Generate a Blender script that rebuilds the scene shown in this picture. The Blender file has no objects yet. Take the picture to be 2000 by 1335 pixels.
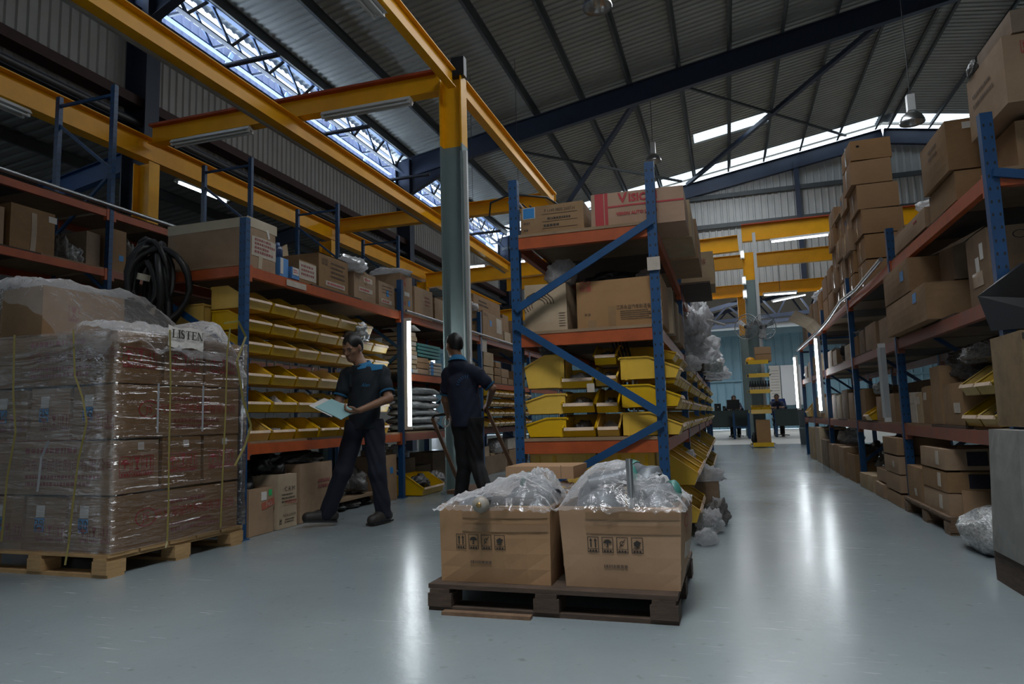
import bpy, math, random
import numpy as np
from mathutils import Vector, Matrix
random.seed(7)
SC = bpy.context.scene
COL = SC.collection
PI = math.pi

# ---------------------------------------------------------------- camera
def _cam():
    yaw, pitch, roll = math.radians(17.345), math.radians(6.3587), math.radians(-1.649)
    fw = Vector((-math.sin(yaw)*math.cos(pitch), math.cos(yaw)*math.cos(pitch), math.sin(pitch)))
    r = Vector((math.cos(yaw), math.sin(yaw), 0)); u = r.cross(fw)
    r2 = math.cos(roll)*r + math.sin(roll)*u
    u2 = -math.sin(roll)*r + math.cos(roll)*u
    m = Matrix((r2, u2, -fw)).transposed().to_4x4()
    m.translation = (0, 0, 0.90)
    cd = bpy.data.cameras.new('camera'); cd.sensor_width = 36.0; cd.lens = 23.994
    cd.clip_start = 0.05; cd.clip_end = 200
    o = bpy.data.objects.new('camera', cd); COL.objects.link(o); o.matrix_world = m
    SC.camera = o
_cam()

# ---------------------------------------------------------------- world, lights, exposure
W = bpy.data.worlds.new('sky'); SC.world = W; W.use_nodes = True
bg = W.node_tree.nodes['Background']
bg.inputs[0].default_value = (0.74, 0.87, 1.0, 1); bg.inputs[1].default_value = 3.0
vs = SC.view_settings
vs.view_transform = 'Standard'; vs.look = 'None'; vs.gamma = 1.0; vs.use_curve_mapping = False
vs.exposure = 0.0
def area(name, loc, to, sx, sy, power, col=(1, 1, 1), spread=180):
    l = bpy.data.lights.new(name, 'AREA'); l.shape = 'RECTANGLE'; l.size = sx; l.size_y = sy
    l.energy = power; l.color = col; l.spread = math.radians(spread)
    o = bpy.data.objects.new(name, l); COL.objects.link(o); o.location = loc
    o.rotation_euler = (Vector(to)-Vector(loc)).to_track_quat('-Z', 'Y').to_euler()
    return o
sun = bpy.data.lights.new('noon_sun', 'SUN'); sun.energy = 42.0; sun.angle = math.radians(3); sun.color = (0.78, 0.89, 1.0)
so = bpy.data.objects.new('noon_sun', sun); COL.objects.link(so); so.rotation_euler = Vector((0.08, 0.10, -1)).to_track_quat('-Z', 'Y').to_euler()
# added fill lamps behind the camera and overhead; skylight and far bay daylight
area('fill_behind_camera', (3.6, -7.4, 2.6), (0.6, 8, 1.0), 7.0, 4.4, 66, (0.86, 0.94, 1.0))  # unseen lamp added to light the fronts; no doorway in the wall
area('fill_over_near_floor', (-0.5, 0.9, 5.9), (-0.6, 1.5, 0), 1.6, 1.6, 104, (0.96, 0.98, 1.0), 105)  # unseen overhead lamp added for the near floor and open box fronts
area('fill_over_first_aisle', (0.4, 5.0, 7.2), (-0.6, 5.0, 0), 1.6, 1.6, 85, (0.95, 0.98, 1.0))  # unseen lamp added to brighten the right face of the wrapped load
area('fill_over_right_aisle', (0.5, 13.0, 9.6), (0.5, 13.0, 0), 2.4, 8.0, 330, (0.90, 0.95, 1.0))  # unseen lamp added above the aisle; the roof there is closed
area('skylight_daylight', (0.7, 25.3, 10.7), (0.7, 25.6, 0), 2.6, 0.8, 260, (0.92, 0.96, 1.0))
area('far_bay_daylight', (0.5, 31.5, 5.6), (0.5, 30.0, 0), 10.0, 3.0, 420, (0.92, 0.96, 1.0))
# ---------------------------------------------------------------- materials
MATS = {}
def mat(name, col, rough=0.6, metal=0.0, var=0.0, nscale=6.0, col2=None, bump=0.0, bscale=40.0, rnd=0.0, spec=0.5, emit=None, estr=0.0, coat=0.0, stretch=None):
    if name in MATS: return MATS[name]
    m = bpy.data.materials.new(name); m.use_nodes = True
    nt = m.node_tree; N = nt.nodes; L = nt.links; b = N['Principled BSDF']
    b.inputs['Base Color'].default_value = (*col, 1); b.inputs['Roughness'].default_value = rough
    b.inputs['Metallic'].default_value = metal; b.inputs['Specular IOR Level'].default_value = spec
    if coat: b.inputs['Coat Weight'].default_value = coat; b.inputs['Coat Roughness'].default_value = 0.2
    if emit: b.inputs['Emission Color'].default_value = (*emit, 1); b.inputs['Emission Strength'].default_value = estr
    tc = N.new('ShaderNodeTexCoord'); src = tc.outputs['Object']
    if stretch:
        mp = N.new('ShaderNodeMapping'); mp.inputs['Scale'].default_value = stretch; L.new(src, mp.inputs[0]); src = mp.outputs[0]
    out = None
    if var > 0 or col2:
        n = N.new('ShaderNodeTexNoise'); n.inputs['Scale'].default_value = nscale; n.inputs['Detail'].default_value = 5
        n.inputs['Roughness'].default_value = 0.65
        L.new(src, n.inputs['Vector'])
        r = N.new('ShaderNodeValToRGB'); r.color_ramp.elements[0].position = 0.32; r.color_ramp.elements[1].position = 0.68
        c2 = col2 or tuple(c*(1-var) for c in col)
        r.color_ramp.elements[0].color = (*c2, 1); r.color_ramp.elements[1].color = (*col, 1)
        L.new(n.outputs[0], r.inputs[0]); out = r.outputs[0]
    if rnd > 0:
        oi = N.new('ShaderNodeObjectInfo'); h = N.new('ShaderNodeHueSaturation')
        mr = N.new('ShaderNodeMapRange'); mr.inputs[3].default_value = 1-rnd; mr.inputs[4].default_value = 1+rnd
        L.new(oi.outputs['Random'], mr.inputs[0]); L.new(mr.outputs[0], h.inputs['Value'])
        mr2 = N.new('ShaderNodeMapRange'); mr2.inputs[3].default_value = 1.08; mr2.inputs[4].default_value = 0.82
        L.new(oi.outputs['Random'], mr2.inputs[0]); L.new(mr2.outputs[0], h.inputs['Saturation'])
        if out: L.new(out, h.inputs['Color'])
        else: h.inputs['Color'].default_value = (*col, 1)
        out = h.outputs[0]
    if out: L.new(out, b.inputs['Base Color'])
    if bump > 0:
        n2 = N.new('ShaderNodeTexNoise'); n2.inputs['Scale'].default_value = bscale; n2.inputs['Detail'].default_value = 3
        L.new(src, n2.inputs['Vector'])
        bp = N.new('ShaderNodeBump'); bp.inputs['Strength'].default_value = bump; bp.inputs['Distance'].default_value = 0.01
        L.new(n2.outputs[0], bp.inputs['Height']); L.new(bp.outputs[0], b.inputs['Normal'])
    MATS[name] = m
    return m

def film_mat(name, alpha_lo, alpha_hi, tint, rough, scale, bump, milk=0.12, stretch=(1, 1, 1)):
    """clear plastic film: transparent, with glossy wrinkles and a little milky scatter"""
    m = bpy.data.materials.new(name); m.use_nodes = True
    nt = m.node_tree; N = nt.nodes; L = nt.links; N.clear()
    o = N.new('ShaderNodeOutputMaterial'); tr = N.new('ShaderNodeBsdfTransparent'); gl = N.new('ShaderNodeBsdfGlossy')
    df = N.new('ShaderNodeBsdfDiffuse'); tl = N.new('ShaderNodeBsdfTranslucent')
    tr.inputs[0].default_value = (*tint, 1); gl.inputs[0].default_value = (1, 1, 1, 1); gl.inputs['Roughness'].default_value = rough
    df.inputs[0].default_value = (0.88, 0.89, 0.91, 1); tl.inputs[0].default_value = (0.88, 0.89, 0.91, 1)
    tc = N.new('ShaderNodeTexCoord'); mp = N.new('ShaderNodeMapping'); mp.inputs['Scale'].default_value = stretch
    L.new(tc.outputs['Object'], mp.inputs[0])
    n = N.new('ShaderNodeTexNoise'); n.inputs['Scale'].default_value = scale; n.inputs['Detail'].default_value = 4
    n.inputs['Distortion'].default_value = 0.6
    L.new(mp.outputs[0], n.inputs['Vector'])
    bp = N.new('ShaderNodeBump'); bp.inputs['Strength'].default_value = bump; bp.inputs['Distance'].default_value = 0.02
    L.new(n.outputs[0], bp.inputs['Height'])
    for s in (gl, df, tl): L.new(bp.outputs[0], s.inputs['Normal'])
    ad = N.new('ShaderNodeMixShader'); ad.inputs[0].default_value = 0.5; L.new(df.outputs[0], ad.inputs[1]); L.new(tl.outputs[0], ad.inputs[2])
    mk = N.new('ShaderNodeMixShader'); mk.inputs[0].default_value = milk; L.new(gl.outputs[0], mk.inputs[1]); L.new(ad.outputs[0], mk.inputs[2])
    fr = N.new('ShaderNodeLayerWeight'); fr.inputs[0].default_value = 0.35; L.new(bp.outputs[0], fr.inputs['Normal'])
    mr = N.new('ShaderNodeMapRange'); mr.inputs[3].default_value = alpha_lo; mr.inputs[4].default_value = alpha_hi
    L.new(fr.outputs['Fresnel'], mr.inputs[0])
    mx = N.new('ShaderNodeMixShader'); L.new(mr.outputs[0], mx.inputs[0]); L.new(tr.outputs[0], mx.inputs[1]); L.new(mk.outputs[0], mx.inputs[2])
    L.new(mx.outputs[0], o.inputs[0])
    MATS[name] = m
    return m

def sheet_translucent(name, col):
    m = bpy.data.materials.new(name); m.use_nodes = True
    N = m.node_tree.nodes; L = m.node_tree.links; N.clear()
    o = N.new('ShaderNodeOutputMaterial'); tl = N.new('ShaderNodeBsdfTranslucent'); df = N.new('ShaderNodeBsdfDiffuse')
    tl.inputs[0].default_value = (*col, 1); df.inputs[0].default_value = (*col, 1)
    mx = N.new('ShaderNodeMixShader'); mx.inputs[0].default_value = 0.12
    L.new(tl.outputs[0], mx.inputs[1]); L.new(df.outputs[0], mx.inputs[2]); L.new(mx.outputs[0], o.inputs[0])
    MATS[name] = m; return m

def floor_mat(name, col, col2, rough):
    m = bpy.data.materials.new(name); m.use_nodes = True
    N = m.node_tree.nodes; L = m.node_tree.links; b = N['Principled BSDF']
    tc = N.new('ShaderNodeTexCoord')
    n = N.new('ShaderNodeTexNoise'); n.inputs['Scale'].default_value = 0.9; n.inputs['Detail'].default_value = 6; n.inputs['Roughness'].default_value = 0.6
    L.new(tc.outputs['Object'], n.inputs['Vector'])
    r = N.new('ShaderNodeValToRGB'); r.color_ramp.elements[0].position = 0.3; r.color_ramp.elements[1].position = 0.7
    r.color_ramp.elements[0].color = (*col2, 1); r.color_ramp.elements[1].color = (*col, 1)
    L.new(n.outputs[0], r.inputs[0])
    # small dark scuffs
    n3 = N.new('ShaderNodeTexNoise'); n3.inputs['Scale'].default_value = 15; n3.inputs['Detail'].default_value = 9; L.new(tc.outputs['Object'], n3.inputs['Vector'])
    r3 = N.new('ShaderNodeValToRGB'); r3.color_ramp.elements[0].position = 0.25; r3.color_ramp.elements[0].color = (0.72, 0.72, 0.72, 1)
    r3.color_ramp.elements[1].position = 0.36; r3.color_ramp.elements[1].color = (1, 1, 1, 1)
    L.new(n3.outputs[0], r3.inputs[0])
    mx = N.new('ShaderNodeMix'); mx.data_type = 'RGBA'; mx.blend_type = 'MULTIPLY'; mx.inputs[0].default_value = 1.0
    L.new(r.outputs[0], mx.inputs[6]); L.new(r3.outputs[0], mx.inputs[7]); L.new(mx.outputs[2], b.inputs['Base Color'])
    rr = N.new('ShaderNodeMapRange'); rr.inputs[3].default_value = rough*0.8; rr.inputs[4].default_value = rough*1.25
    L.new(n.outputs[0], rr.inputs[0]); L.new(rr.outputs[0], b.inputs['Roughness'])
    # fine scratches, long in one direction
    rs = N.new('ShaderNodeMapping'); rs.inputs['Rotation'].default_value = (0, 0, 0.5); rs.inputs['Scale'].default_value = (2.0, 60, 1); L.new(tc.outputs['Object'], rs.inputs[0])
    n4 = N.new('ShaderNodeTexNoise'); n4.inputs['Scale'].default_value = 2.2; n4.inputs['Detail'].default_value = 3; L.new(rs.outputs[0], n4.inputs['Vector'])
    r4 = N.new('ShaderNodeValToRGB'); r4.color_ramp.elements[0].position = 0.66; r4.color_ramp.elements[0].color = (0, 0, 0, 1); r4.color_ramp.elements[1].position = 0.72; r4.color_ramp.elements[1].color = (1, 1, 1, 1); L.new(n4.outputs[0], r4.inputs[0])
    ml = N.new('ShaderNodeMath'); ml.operation = 'MULTIPLY_ADD'; ml.inputs[1].default_value = 0.05; L.new(r4.outputs[0], ml.inputs[0]); L.new(rr.outputs[0], ml.inputs[2]); L.new(ml.outputs[0], b.inputs['Roughness'])
    n2 = N.new('ShaderNodeTexNoise'); n2.inputs['Scale'].default_value = 26; n2.inputs['Detail'].default_value = 5; L.new(tc.outputs['Object'], n2.inputs['Vector'])
    bp = N.new('ShaderNodeBump'); bp.inputs['Strength'].default_value = 0.09; bp.inputs['Distance'].default_value = 0.01
    L.new(n2.outputs[0], bp.inputs['Height']); L.new(bp.outputs[0], b.inputs['Normal'])
    b.inputs['Specular IOR Level'].default_value = 0.55
    MATS[name] = m; return m

CARD = mat('cardboard', (0.335, 0.207, 0.108), 0.75, var=0.22, nscale=5, rnd=0.16, bump=0.12, bscale=25, spec=0.3)
CARD_PALE = mat('cardboard_pale', (0.46, 0.34, 0.21), 0.75, var=0.2, nscale=5, rnd=0.1, bump=0.12, bscale=25, spec=0.3)
CARD_TAN = mat('cardboard_tan', (0.37, 0.213, 0.102), 0.72, var=0.14, nscale=4, rnd=0.06, bump=0.1, bscale=25, spec=0.3)
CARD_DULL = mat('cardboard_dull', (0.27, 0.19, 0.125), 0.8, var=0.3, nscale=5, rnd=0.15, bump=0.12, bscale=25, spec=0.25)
TAPE = mat('packing_tape', (0.34, 0.22, 0.12), 0.25, var=0.15, rnd=0.1)
TAPE_CLEAR = mat('clear_tape', (0.42, 0.33, 0.24), 0.2, var=0.25)
PAPER = mat('paper', (0.62, 0.60, 0.56), 0.8, var=0.06)
PAPER_WORN = mat('paper_worn', (0.55, 0.48, 0.40), 0.8, var=0.25, nscale=14)
CARD_LABEL = mat('label_card', (0.66, 0.50, 0.36), 0.6, var=0.2, nscale=18)
INK = mat('ink_black', (0.03, 0.025, 0.02), 0.7)
INK_BROWN = mat('ink_faded', (0.10, 0.065, 0.045), 0.75)
INK_RED = mat('ink_red', (0.42, 0.045, 0.05), 0.7)
INK_RED_FADED = mat('ink_red_faded', (0.26, 0.075, 0.065), 0.75)
STICK_BLUE = mat('sticker_blue', (0.03, 0.22, 0.52), 0.5, var=0.15)
STICK_GREEN = mat('sticker_green', (0.03, 0.42, 0.12), 0.5)
YEL = mat('bin_yellow_plastic', (0.74, 0.45, 0.012), 0.38, var=0.12, nscale=8, rnd=0.06)
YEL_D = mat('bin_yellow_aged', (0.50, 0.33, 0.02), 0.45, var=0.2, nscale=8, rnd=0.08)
CRANE = mat('crane_yellow_paint', (0.88, 0.42, 0.004), 0.40, var=0.14, nscale=3, bump=0.03, spec=0.3)
CRANE_RED = mat('crane_red_oxide', (0.42, 0.065, 0.015), 0.6, var=0.3, nscale=4)
BLUE = mat('rack_blue_paint', (0.008, 0.068, 0.190), 0.42, var=0.28, nscale=9, bump=0.03)
ORANGE = mat('rack_orange_paint', (0.44, 0.085, 0.018), 0.45, var=0.3, nscale=6)
ORANGE_D = mat('rack_orange_worn', (0.30, 0.085, 0.045), 0.55, col2=(0.20, 0.09, 0.07), nscale=7)
NAVY = mat('navy_steel_paint', (0.028, 0.040, 0.072), 0.5, var=0.2, nscale=3)
NAVY_L = mat('truss_blue_paint', (0.10, 0.17, 0.34), 0.45, var=0.2, nscale=5)
TRUSSDK = mat('truss_dark_paint', (0.035, 0.05, 0.085), 0.5, var=0.2, nscale=5)
PURLIN = mat('purlin_grey_paint', (0.06, 0.07, 0.075), 0.6, var=0.2, nscale=3)
GREYCOL = mat('grey_green_paint', (0.20, 0.265, 0.265), 0.5, var=0.1, nscale=4)
DARKRED = mat('dark_red_primer', (0.055, 0.02, 0.018), 0.7, var=0.3)
STEEL = mat('galvanised_steel', (0.45, 0.46, 0.47), 0.35, metal=0.9, var=0.2, nscale=12)
STEEL_D = mat('dull_steel', (0.10, 0.10, 0.105), 0.5, metal=0.6, var=0.2)
ALU = mat('spun_aluminium', (0.62, 0.62, 0.62), 0.28, metal=1.0)
WHITE_M = mat('white_enamel', (0.62, 0.63, 0.62), 0.4, var=0.08)
GREY_CLAD = mat('grey_cladding', (0.42, 0.41, 0.385), 0.6, var=0.18, nscale=1.2)
GABLE_CLAD = mat('gable_cladding', (0.45, 0.46, 0.455), 0.55, var=0.15, nscale=1.2)
ROOF = mat('roof_sheet', (0.37, 0.385, 0.365), 0.6, var=0.16, nscale=0.8)
ROOF_OUT = mat('outer_roof_sheet', (0.66, 0.70, 0.76), 0.5, var=0.15, nscale=1)
NBR = mat('neighbour_cladding', (0.070, 0.088, 0.165), 0.6, var=0.15, nscale=1)
BLUECLAD = mat('pale_blue_cladding', (0.24, 0.42, 0.52), 0.5, var=0.1, nscale=1)
LEANTO = mat('lean_to_sheet', (0.22, 0.22, 0.215), 0.7, var=0.25, nscale=1)
BLACKPL = mat('black_plastic', (0.012, 0.013, 0.015), 0.45, var=0.2)
RUBBER = mat('black_rubber', (0.011, 0.011, 0.012), 0.5, var=0.3, nscale=20, bump=0.1, bscale=60)
WOOD = mat('pallet_pine', (0.46, 0.29, 0.13), 0.75, var=0.3, nscale=9, stretch=(1, 1, 8), bump=0.15)
WOOD_D = mat('pallet_dark_wood', (0.080, 0.052, 0.036), 0.8, var=0.45, nscale=9, stretch=(1, 1, 8), bump=0.2)
WOOD_BR = mat('handle_brown_wood', (0.14, 0.07, 0.035), 0.55, var=0.3, nscale=12)
PLY = mat('shelf_plywood', (0.30, 0.20, 0.115), 0.8, var=0.3, nscale=5)
PLY_D = mat('shelf_board_dark', (0.085, 0.06, 0.045), 0.85, var=0.3, nscale=5)
TUBE = mat('lit_tube', (0.9, 0.95, 1.0), 0.4, emit=(0.88, 0.96, 1.0), estr=22.0)
TUBE_OFF = mat('unlit_tube', (0.62, 0.63, 0.62), 0.25)
TUBE_FAR = mat('lit_far_tube', (0.9, 0.95, 1.0), 0.4, emit=(0.92, 0.97, 1.0), estr=9.0)
FLOOR = floor_mat('grey_epoxy', (0.24, 0.285, 0.30), (0.195, 0.235, 0.252), 0.22)
FLOOR_FAR = floor_mat('pale_concrete', (0.50, 0.49, 0.45), (0.40, 0.39, 0.36), 0.35)
SKYL = sheet_translucent('translucent_sheet', (0.17, 0.18, 0.185))
FILM = film_mat('stretch_film', 0.16, 0.60, (0.97, 0.96, 0.96), 0.07, 4.5, 1.0, milk=0.02, stretch=(0.7, 0.7, 6))
BAGF = film_mat('poly_bag', 0.17, 0.92, (0.93, 0.94, 0.95), 0.16, 14.0, 0.9, milk=0.80)
BAGW = film_mat('cloudy_bag', 0.42, 0.95, (0.90, 0.90, 0.91), 0.13, 13.0, 1.0, milk=0.72)
BAGD = mat('smoky_bag', (0.17, 0.16, 0.155), 0.16, var=0.7, nscale=14, bump=0.6, bscale=22, rnd=0.15)
SILVER = mat('silver_foil_wrap', (0.50, 0.52, 0.52), 0.2, metal=0.35, var=0.6, nscale=10, bump=0.6, bscale=16)
TEAL = mat('teal_box', (0.02, 0.21, 0.20), 0.5, var=0.2)
STRAP = mat('yellow_strap', (0.20, 0.165, 0.035), 0.45)
STRAPW = mat('white_strap', (0.24, 0.25, 0.26), 0.45)
FOAM = mat('foam_sheet', (0.22, 0.22, 0.205), 0.7, var=0.3, nscale=6, bump=0.5, bscale=7)

# ---------------------------------------------------------------- geometry helpers
WL = {}                                   # world location of every root, so that parts can be given in world metres
def tag(o, label=None, cat=None, group=None, kind=None):
    if label: o['label'] = label
    if cat: o['category'] = cat
    if group: o['group'] = group
    if kind: o['kind'] = kind
    return o
def thing(name, label, cat, loc=(0, 0, 0), rotz=0.0, group=None):
    o = bpy.data.objects.new(name, None); COL.objects.link(o); o.location = loc; o.rotation_euler = (0, 0, rotz)
    o.empty_display_size = 0.1
    WL[o.name] = Vector(loc)
    return tag(o, label, cat, group)
class MB:
    """collects polygons; build() links them as one mesh object"""
    def __init__(s): s.v = []; s.f = []; s.mi = []; s.sm = []
    def poly(s, pts, m=0, smooth=False):
        i = len(s.v); s.v += [tuple(p) for p in pts]; s.f.append(tuple(range(i, i+len(pts)))); s.mi.append(m); s.sm.append(smooth)
    def add(s, V, Fs, m=0, smooth=False):
        i = len(s.v); s.v += [tuple(p) for p in V]
        for f in Fs: s.f.append(tuple(i+k for k in f)); s.mi.append(m); s.sm.append(smooth)
    def box(s, x0, x1, y0, y1, z0, z1, m=0):
        V = [(x0, y0, z0), (x1, y0, z0), (x1, y1, z0), (x0, y1, z0), (x0, y0, z1), (x1, y0, z1), (x1, y1, z1), (x0, y1, z1)]
        s.add(V, [(0, 3, 2, 1), (4, 5, 6, 7), (0, 1, 5, 4), (1, 2, 6, 5), (2, 3, 7, 6), (3, 0, 4, 7)], m); return s
    def obox(s, c, ax, ay, az, m=0):
        c, ax, ay, az = Vector(c), Vector(ax), Vector(ay), Vector(az)
        V = [c+sx*ax+sy*ay+sz*az for sz in (-1, 1) for sx, sy in ((-1, -1), (1, -1), (1, 1), (-1, 1))]
        s.add(V, [(0, 3, 2, 1), (4, 5, 6, 7), (0, 1, 5, 4), (1, 2, 6, 5), (2, 3, 7, 6), (3, 0, 4, 7)], m); return s
    def prof(s, P, p, q, up=(0, 0, 1), m=0):
        """extrude closed 2-D profile P (side, up) from p to q"""
        p, q = Vector(p), Vector(q); d = (q-p).normalized(); u = Vector(up); u = (u-u.dot(d)*d).normalized(); sd = d.cross(u)
        n = len(P); V = [e+a*sd+b*u for e in (p, q) for a, b in P]
        s.add(V, [(k, (k+1) % n, n+(k+1) % n, n+k) for k in range(n)]+[tuple(range(n))[::-1], tuple(range(n, 2*n))], m); return s
    def bar(s, p, q, w, h, up=(0, 0, 1), m=0):
        return s.prof([(-w/2, -h/2), (w/2, -h/2), (w/2, h/2), (-w/2, h/2)], p, q, up, m)
    def tube(s, pts, r, n=8, closed=False, m=0, smooth=True, cap=True):
        pts = [Vector(p) for p in pts]; k = len(pts); rs = r if isinstance(r, (list, tuple)) else [r]*k
        t0 = (pts[1]-pts[0]).normalized(); ref = Vector((0, 0, 1)) if abs(t0.z) < 0.9 else Vector((1, 0, 0))
        u = (ref-ref.dot(t0)*t0).normalized(); V = []
        for i in range(k):
            if closed: t = (pts[(i+1) % k]-pts[i-1]).normalized()
            else: t = (pts[min(i+1, k-1)]-pts[max(i-1, 0)]).normalized()
            u = (u-u.dot(t)*t).normalized(); w = t.cross(u)
            V += [pts[i]+rs[i]*(math.cos(2*PI*j/n)*u+math.sin(2*PI*j/n)*w) for j in range(n)]
        Fs = []
        for i in range(k if closed else k-1):
            a, b = i*n, ((i+1) % k)*n
            Fs += [(a+j, a+(j+1) % n, b+(j+1) % n, b+j) for j in range(n)]
        s.add(V, Fs, m, smooth)
        if cap and not closed:
            s.poly(V[:n][::-1], m); s.poly(V[-n:], m)
        return s
    def lathe(s, P, c, n=16, m=0, smooth=True, axis='z'):
        """profile [(radius, height)] about a vertical (or x / y) axis through c"""
        V = []
        for r, h in P:
            for j in range(n):
                a, b = r*math.cos(2*PI*j/n), r*math.sin(2*PI*j/n)
                p = (a, b, h) if axis == 'z' else ((h, a, b) if axis == 'x' else (b, h, a))
                V.append((c[0]+p[0], c[1]+p[1], c[2]+p[2]))
        s.add(V, [(i*n+j, i*n+(j+1) % n, (i+1)*n+(j+1) % n, (i+1)*n+j) for i in range(len(P)-1) for j in range(n)], m, smooth); return s
    def mesh(s, name, mats, off=(0, 0, 0)):
        me = bpy.data.meshes.new(name); ox, oy, oz = off
        me.from_pydata([(x-ox, y-oy, z-oz) for x, y, z in s.v], [], s.f)
        for m in (mats if isinstance(mats, (list, tuple)) else [mats]): me.materials.append(m)
        me.polygons.foreach_set('material_index', s.mi); me.polygons.foreach_set('use_smooth', s.sm); me.update(); return me
    def build(s, name, mats, parent=None, origin=None, local=False):
        """parent given: s holds world metres unless local; no parent: the object's origin is put at origin"""
        if parent is not None:
            base = WL.get(parent.name, Vector((0, 0, 0))); off = (0, 0, 0) if local else base
            me = s.mesh(name, mats, off)
        else:
            if origin is None:
                a = np.array(s.v); origin = ((a[:, 0].min()+a[:, 0].max())/2, (a[:, 1].min()+a[:, 1].max())/2, a[:, 2].min())
            base = Vector(origin); me = s.mesh(name, mats, (0, 0, 0) if local else origin)
        o = bpy.data.objects.new(name, me); COL.objects.link(o); WL[o.name] = Vector(base)
        if parent is not None: o.parent = parent
        else: o.location = base
        return o
def inst(me, name, parent=None, loc=(0, 0, 0), rot=(0, 0, 0), scale=None):
    o = bpy.data.objects.new(name, me); COL.objects.link(o); o.location = loc; o.rotation_euler = rot
    if scale: o.scale = scale
    if parent is not None: o.parent = parent
    WL[o.name] = Vector(loc) if parent is None else Vector(loc)+WL.get(parent.name, Vector((0, 0, 0)))
    return o
def dup(o, loc=None, rotz=None, label=None, group=None, _p=None):
    c = o.copy(); COL.objects.link(c)
    if _p is not None: c.parent = _p
    if loc is not None: c.location = loc; WL[c.name] = Vector(loc)
    if rotz is not None: c.rotation_euler = (0, 0, rotz)
    if label: c['label'] = label
    if group: c['group'] = group
    for ch in list(o.children): dup(ch, _p=c)
    return c
ORD = ['first', 'second', 'third', 'fourth', 'fifth', 'sixth', 'seventh', 'eighth', 'ninth', 'tenth', 'eleventh', 'twelfth', 'thirteenth', 'fourteenth', 'fifteenth', 'sixteenth', 'seventeenth', 'eighteenth', 'nineteenth', 'twentieth']
def isec(w, h, tf=0.014, tw=0.010):
    a, b = w/2, h/2
    return [(-a, -b), (a, -b), (a, -b+tf), (tw/2, -b+tf), (tw/2, b-tf), (a, b-tf), (a, b), (-a, b), (-a, b-tf), (-tw/2, b-tf), (-tw/2, -b+tf), (-a, -b+tf)]
def corrugated(name, width, length, pitch, depth, mats, flat=0.45):
    """ribbed sheet mesh: ribs side by side along local x, running along local y, relief towards +z"""
    mb = MB(); x = 0.0; P = []
    n = max(1, round(width/pitch)); p = width/n
    for k in range(n):
        P += [(k*p, 0), (k*p+p*flat, 0), (k*p+p*(flat+0.12), depth), (k*p+p*0.88, depth)]
    P.append((width, 0))
    for (a, ha), (b, hb) in zip(P, P[1:]):
        mb.poly([(a, 0, ha), (b, 0, hb), (b, length, hb), (a, length, ha)])
    return mb.mesh(name, mats)
def struct(name, mb, m, **k):
    return tag(mb.build(name, m, **k), kind='structure')
def sroot(name, loc=(0, 0, 0)):
    o = bpy.data.objects.new(name, None); COL.objects.link(o); o.location = loc; WL[o.name] = Vector(loc); o['kind'] = 'structure'; return o
# ---------------------------------------------------------------- the hall (X across, Y down the aisle, Z up)
RX, RZ, RS = 6.55, 12.2, 0.169            # ridge and roof slope
def roofz(x): return RZ-RS*abs(x-RX)
EAVE = -9.82; REAVE = 22.6; GY = 29.6
mb = MB().box(-16.6, 22.8, -8, 19.95, -0.2, 0.0); struct('floor', mb, FLOOR)
mb = MB().box(-16.6, 22.8, 19.95, 37.0, -0.2, 0.0); struct('floor', mb, FLOOR_FAR)
# roof sheets, ribs running from eave to ridge
ceil_root = sroot('ceiling', (0, 0, 0))
def roof_mesh(name, y0, y1, x0, x1, m):
    L = (x1-x0)/math.cos(math.atan(RS)); return corrugated(name, y1-y0, L, 0.205, 0.035, m)
_cache = {}
def roof_sheet(y0, y1, x0, x1, m, left=True, nm='roof_sheet'):
    key = (round(y1-y0, 3), round(x1-x0, 3), m.name)
    if key not in _cache: _cache[key] = roof_mesh(nm, y0, y1, x0, x1, m)
    o = inst(_cache[key], nm, ceil_root)
    # local x -> +Y, local y -> up the slope, local z -> normal
    a = math.atan(RS)
    if left:
        M = Matrix(((0, math.cos(a), math.sin(a)), (1, 0, 0), (0, math.sin(a), -math.cos(a)))).to_4x4()
        M.translation = (x0, y0, roofz(x0)+0.02)
    else:
        M = Matrix(((0, -math.cos(a), math.sin(a)), (1, 0, 0), (0, math.sin(a), math.cos(a)))).to_4x4()
        M.translation = (x1, y0, roofz(x1)+0.02)
    o.matrix_local = M
    return o
rows = [-8.06+2.06*k for k in range(17)]          # ... 24.90
for y in rows[:16]:
    roof_sheet(y, y+2.06, EAVE, RX, ROOF); roof_sheet(y, y+2.06, RX, REAVE, ROOF, False)
roof_sheet(24.90, 25.72, EAVE, -0.62, ROOF); roof_sheet(24.90, 25.72, -0.62, 2.02, SKYL, nm='translucent_roof_sheet'); roof_sheet(24.90, 25.72, 2.02, RX, ROOF)
roof_sheet(24.90, 25.72, RX, REAVE, ROOF, False)
for sd, (a, b) in ((True, (EAVE, RX)), (False, (RX, REAVE))):
    roof_sheet(25.72, 27.22, a, b, ROOF, sd); roof_sheet(27.22, 28.65, a, b, ROOF, sd)
    roof_sheet(28.65, 29.47, a, b, SKYL, sd, 'translucent_roof_sheet'); roof_sheet(29.47, 29.75, a, b, ROOF, sd)
MB().prof([(-0.3, -0.03), (0, 0.03), (0.3, -0.03), (0.3, 0.0), (0, 0.07), (-0.3, 0.0)], (RX, -8, RZ+0.07), (RX, 29.75, RZ+0.07)).build('ridge_cap', ROOF, ceil_root)
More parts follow.
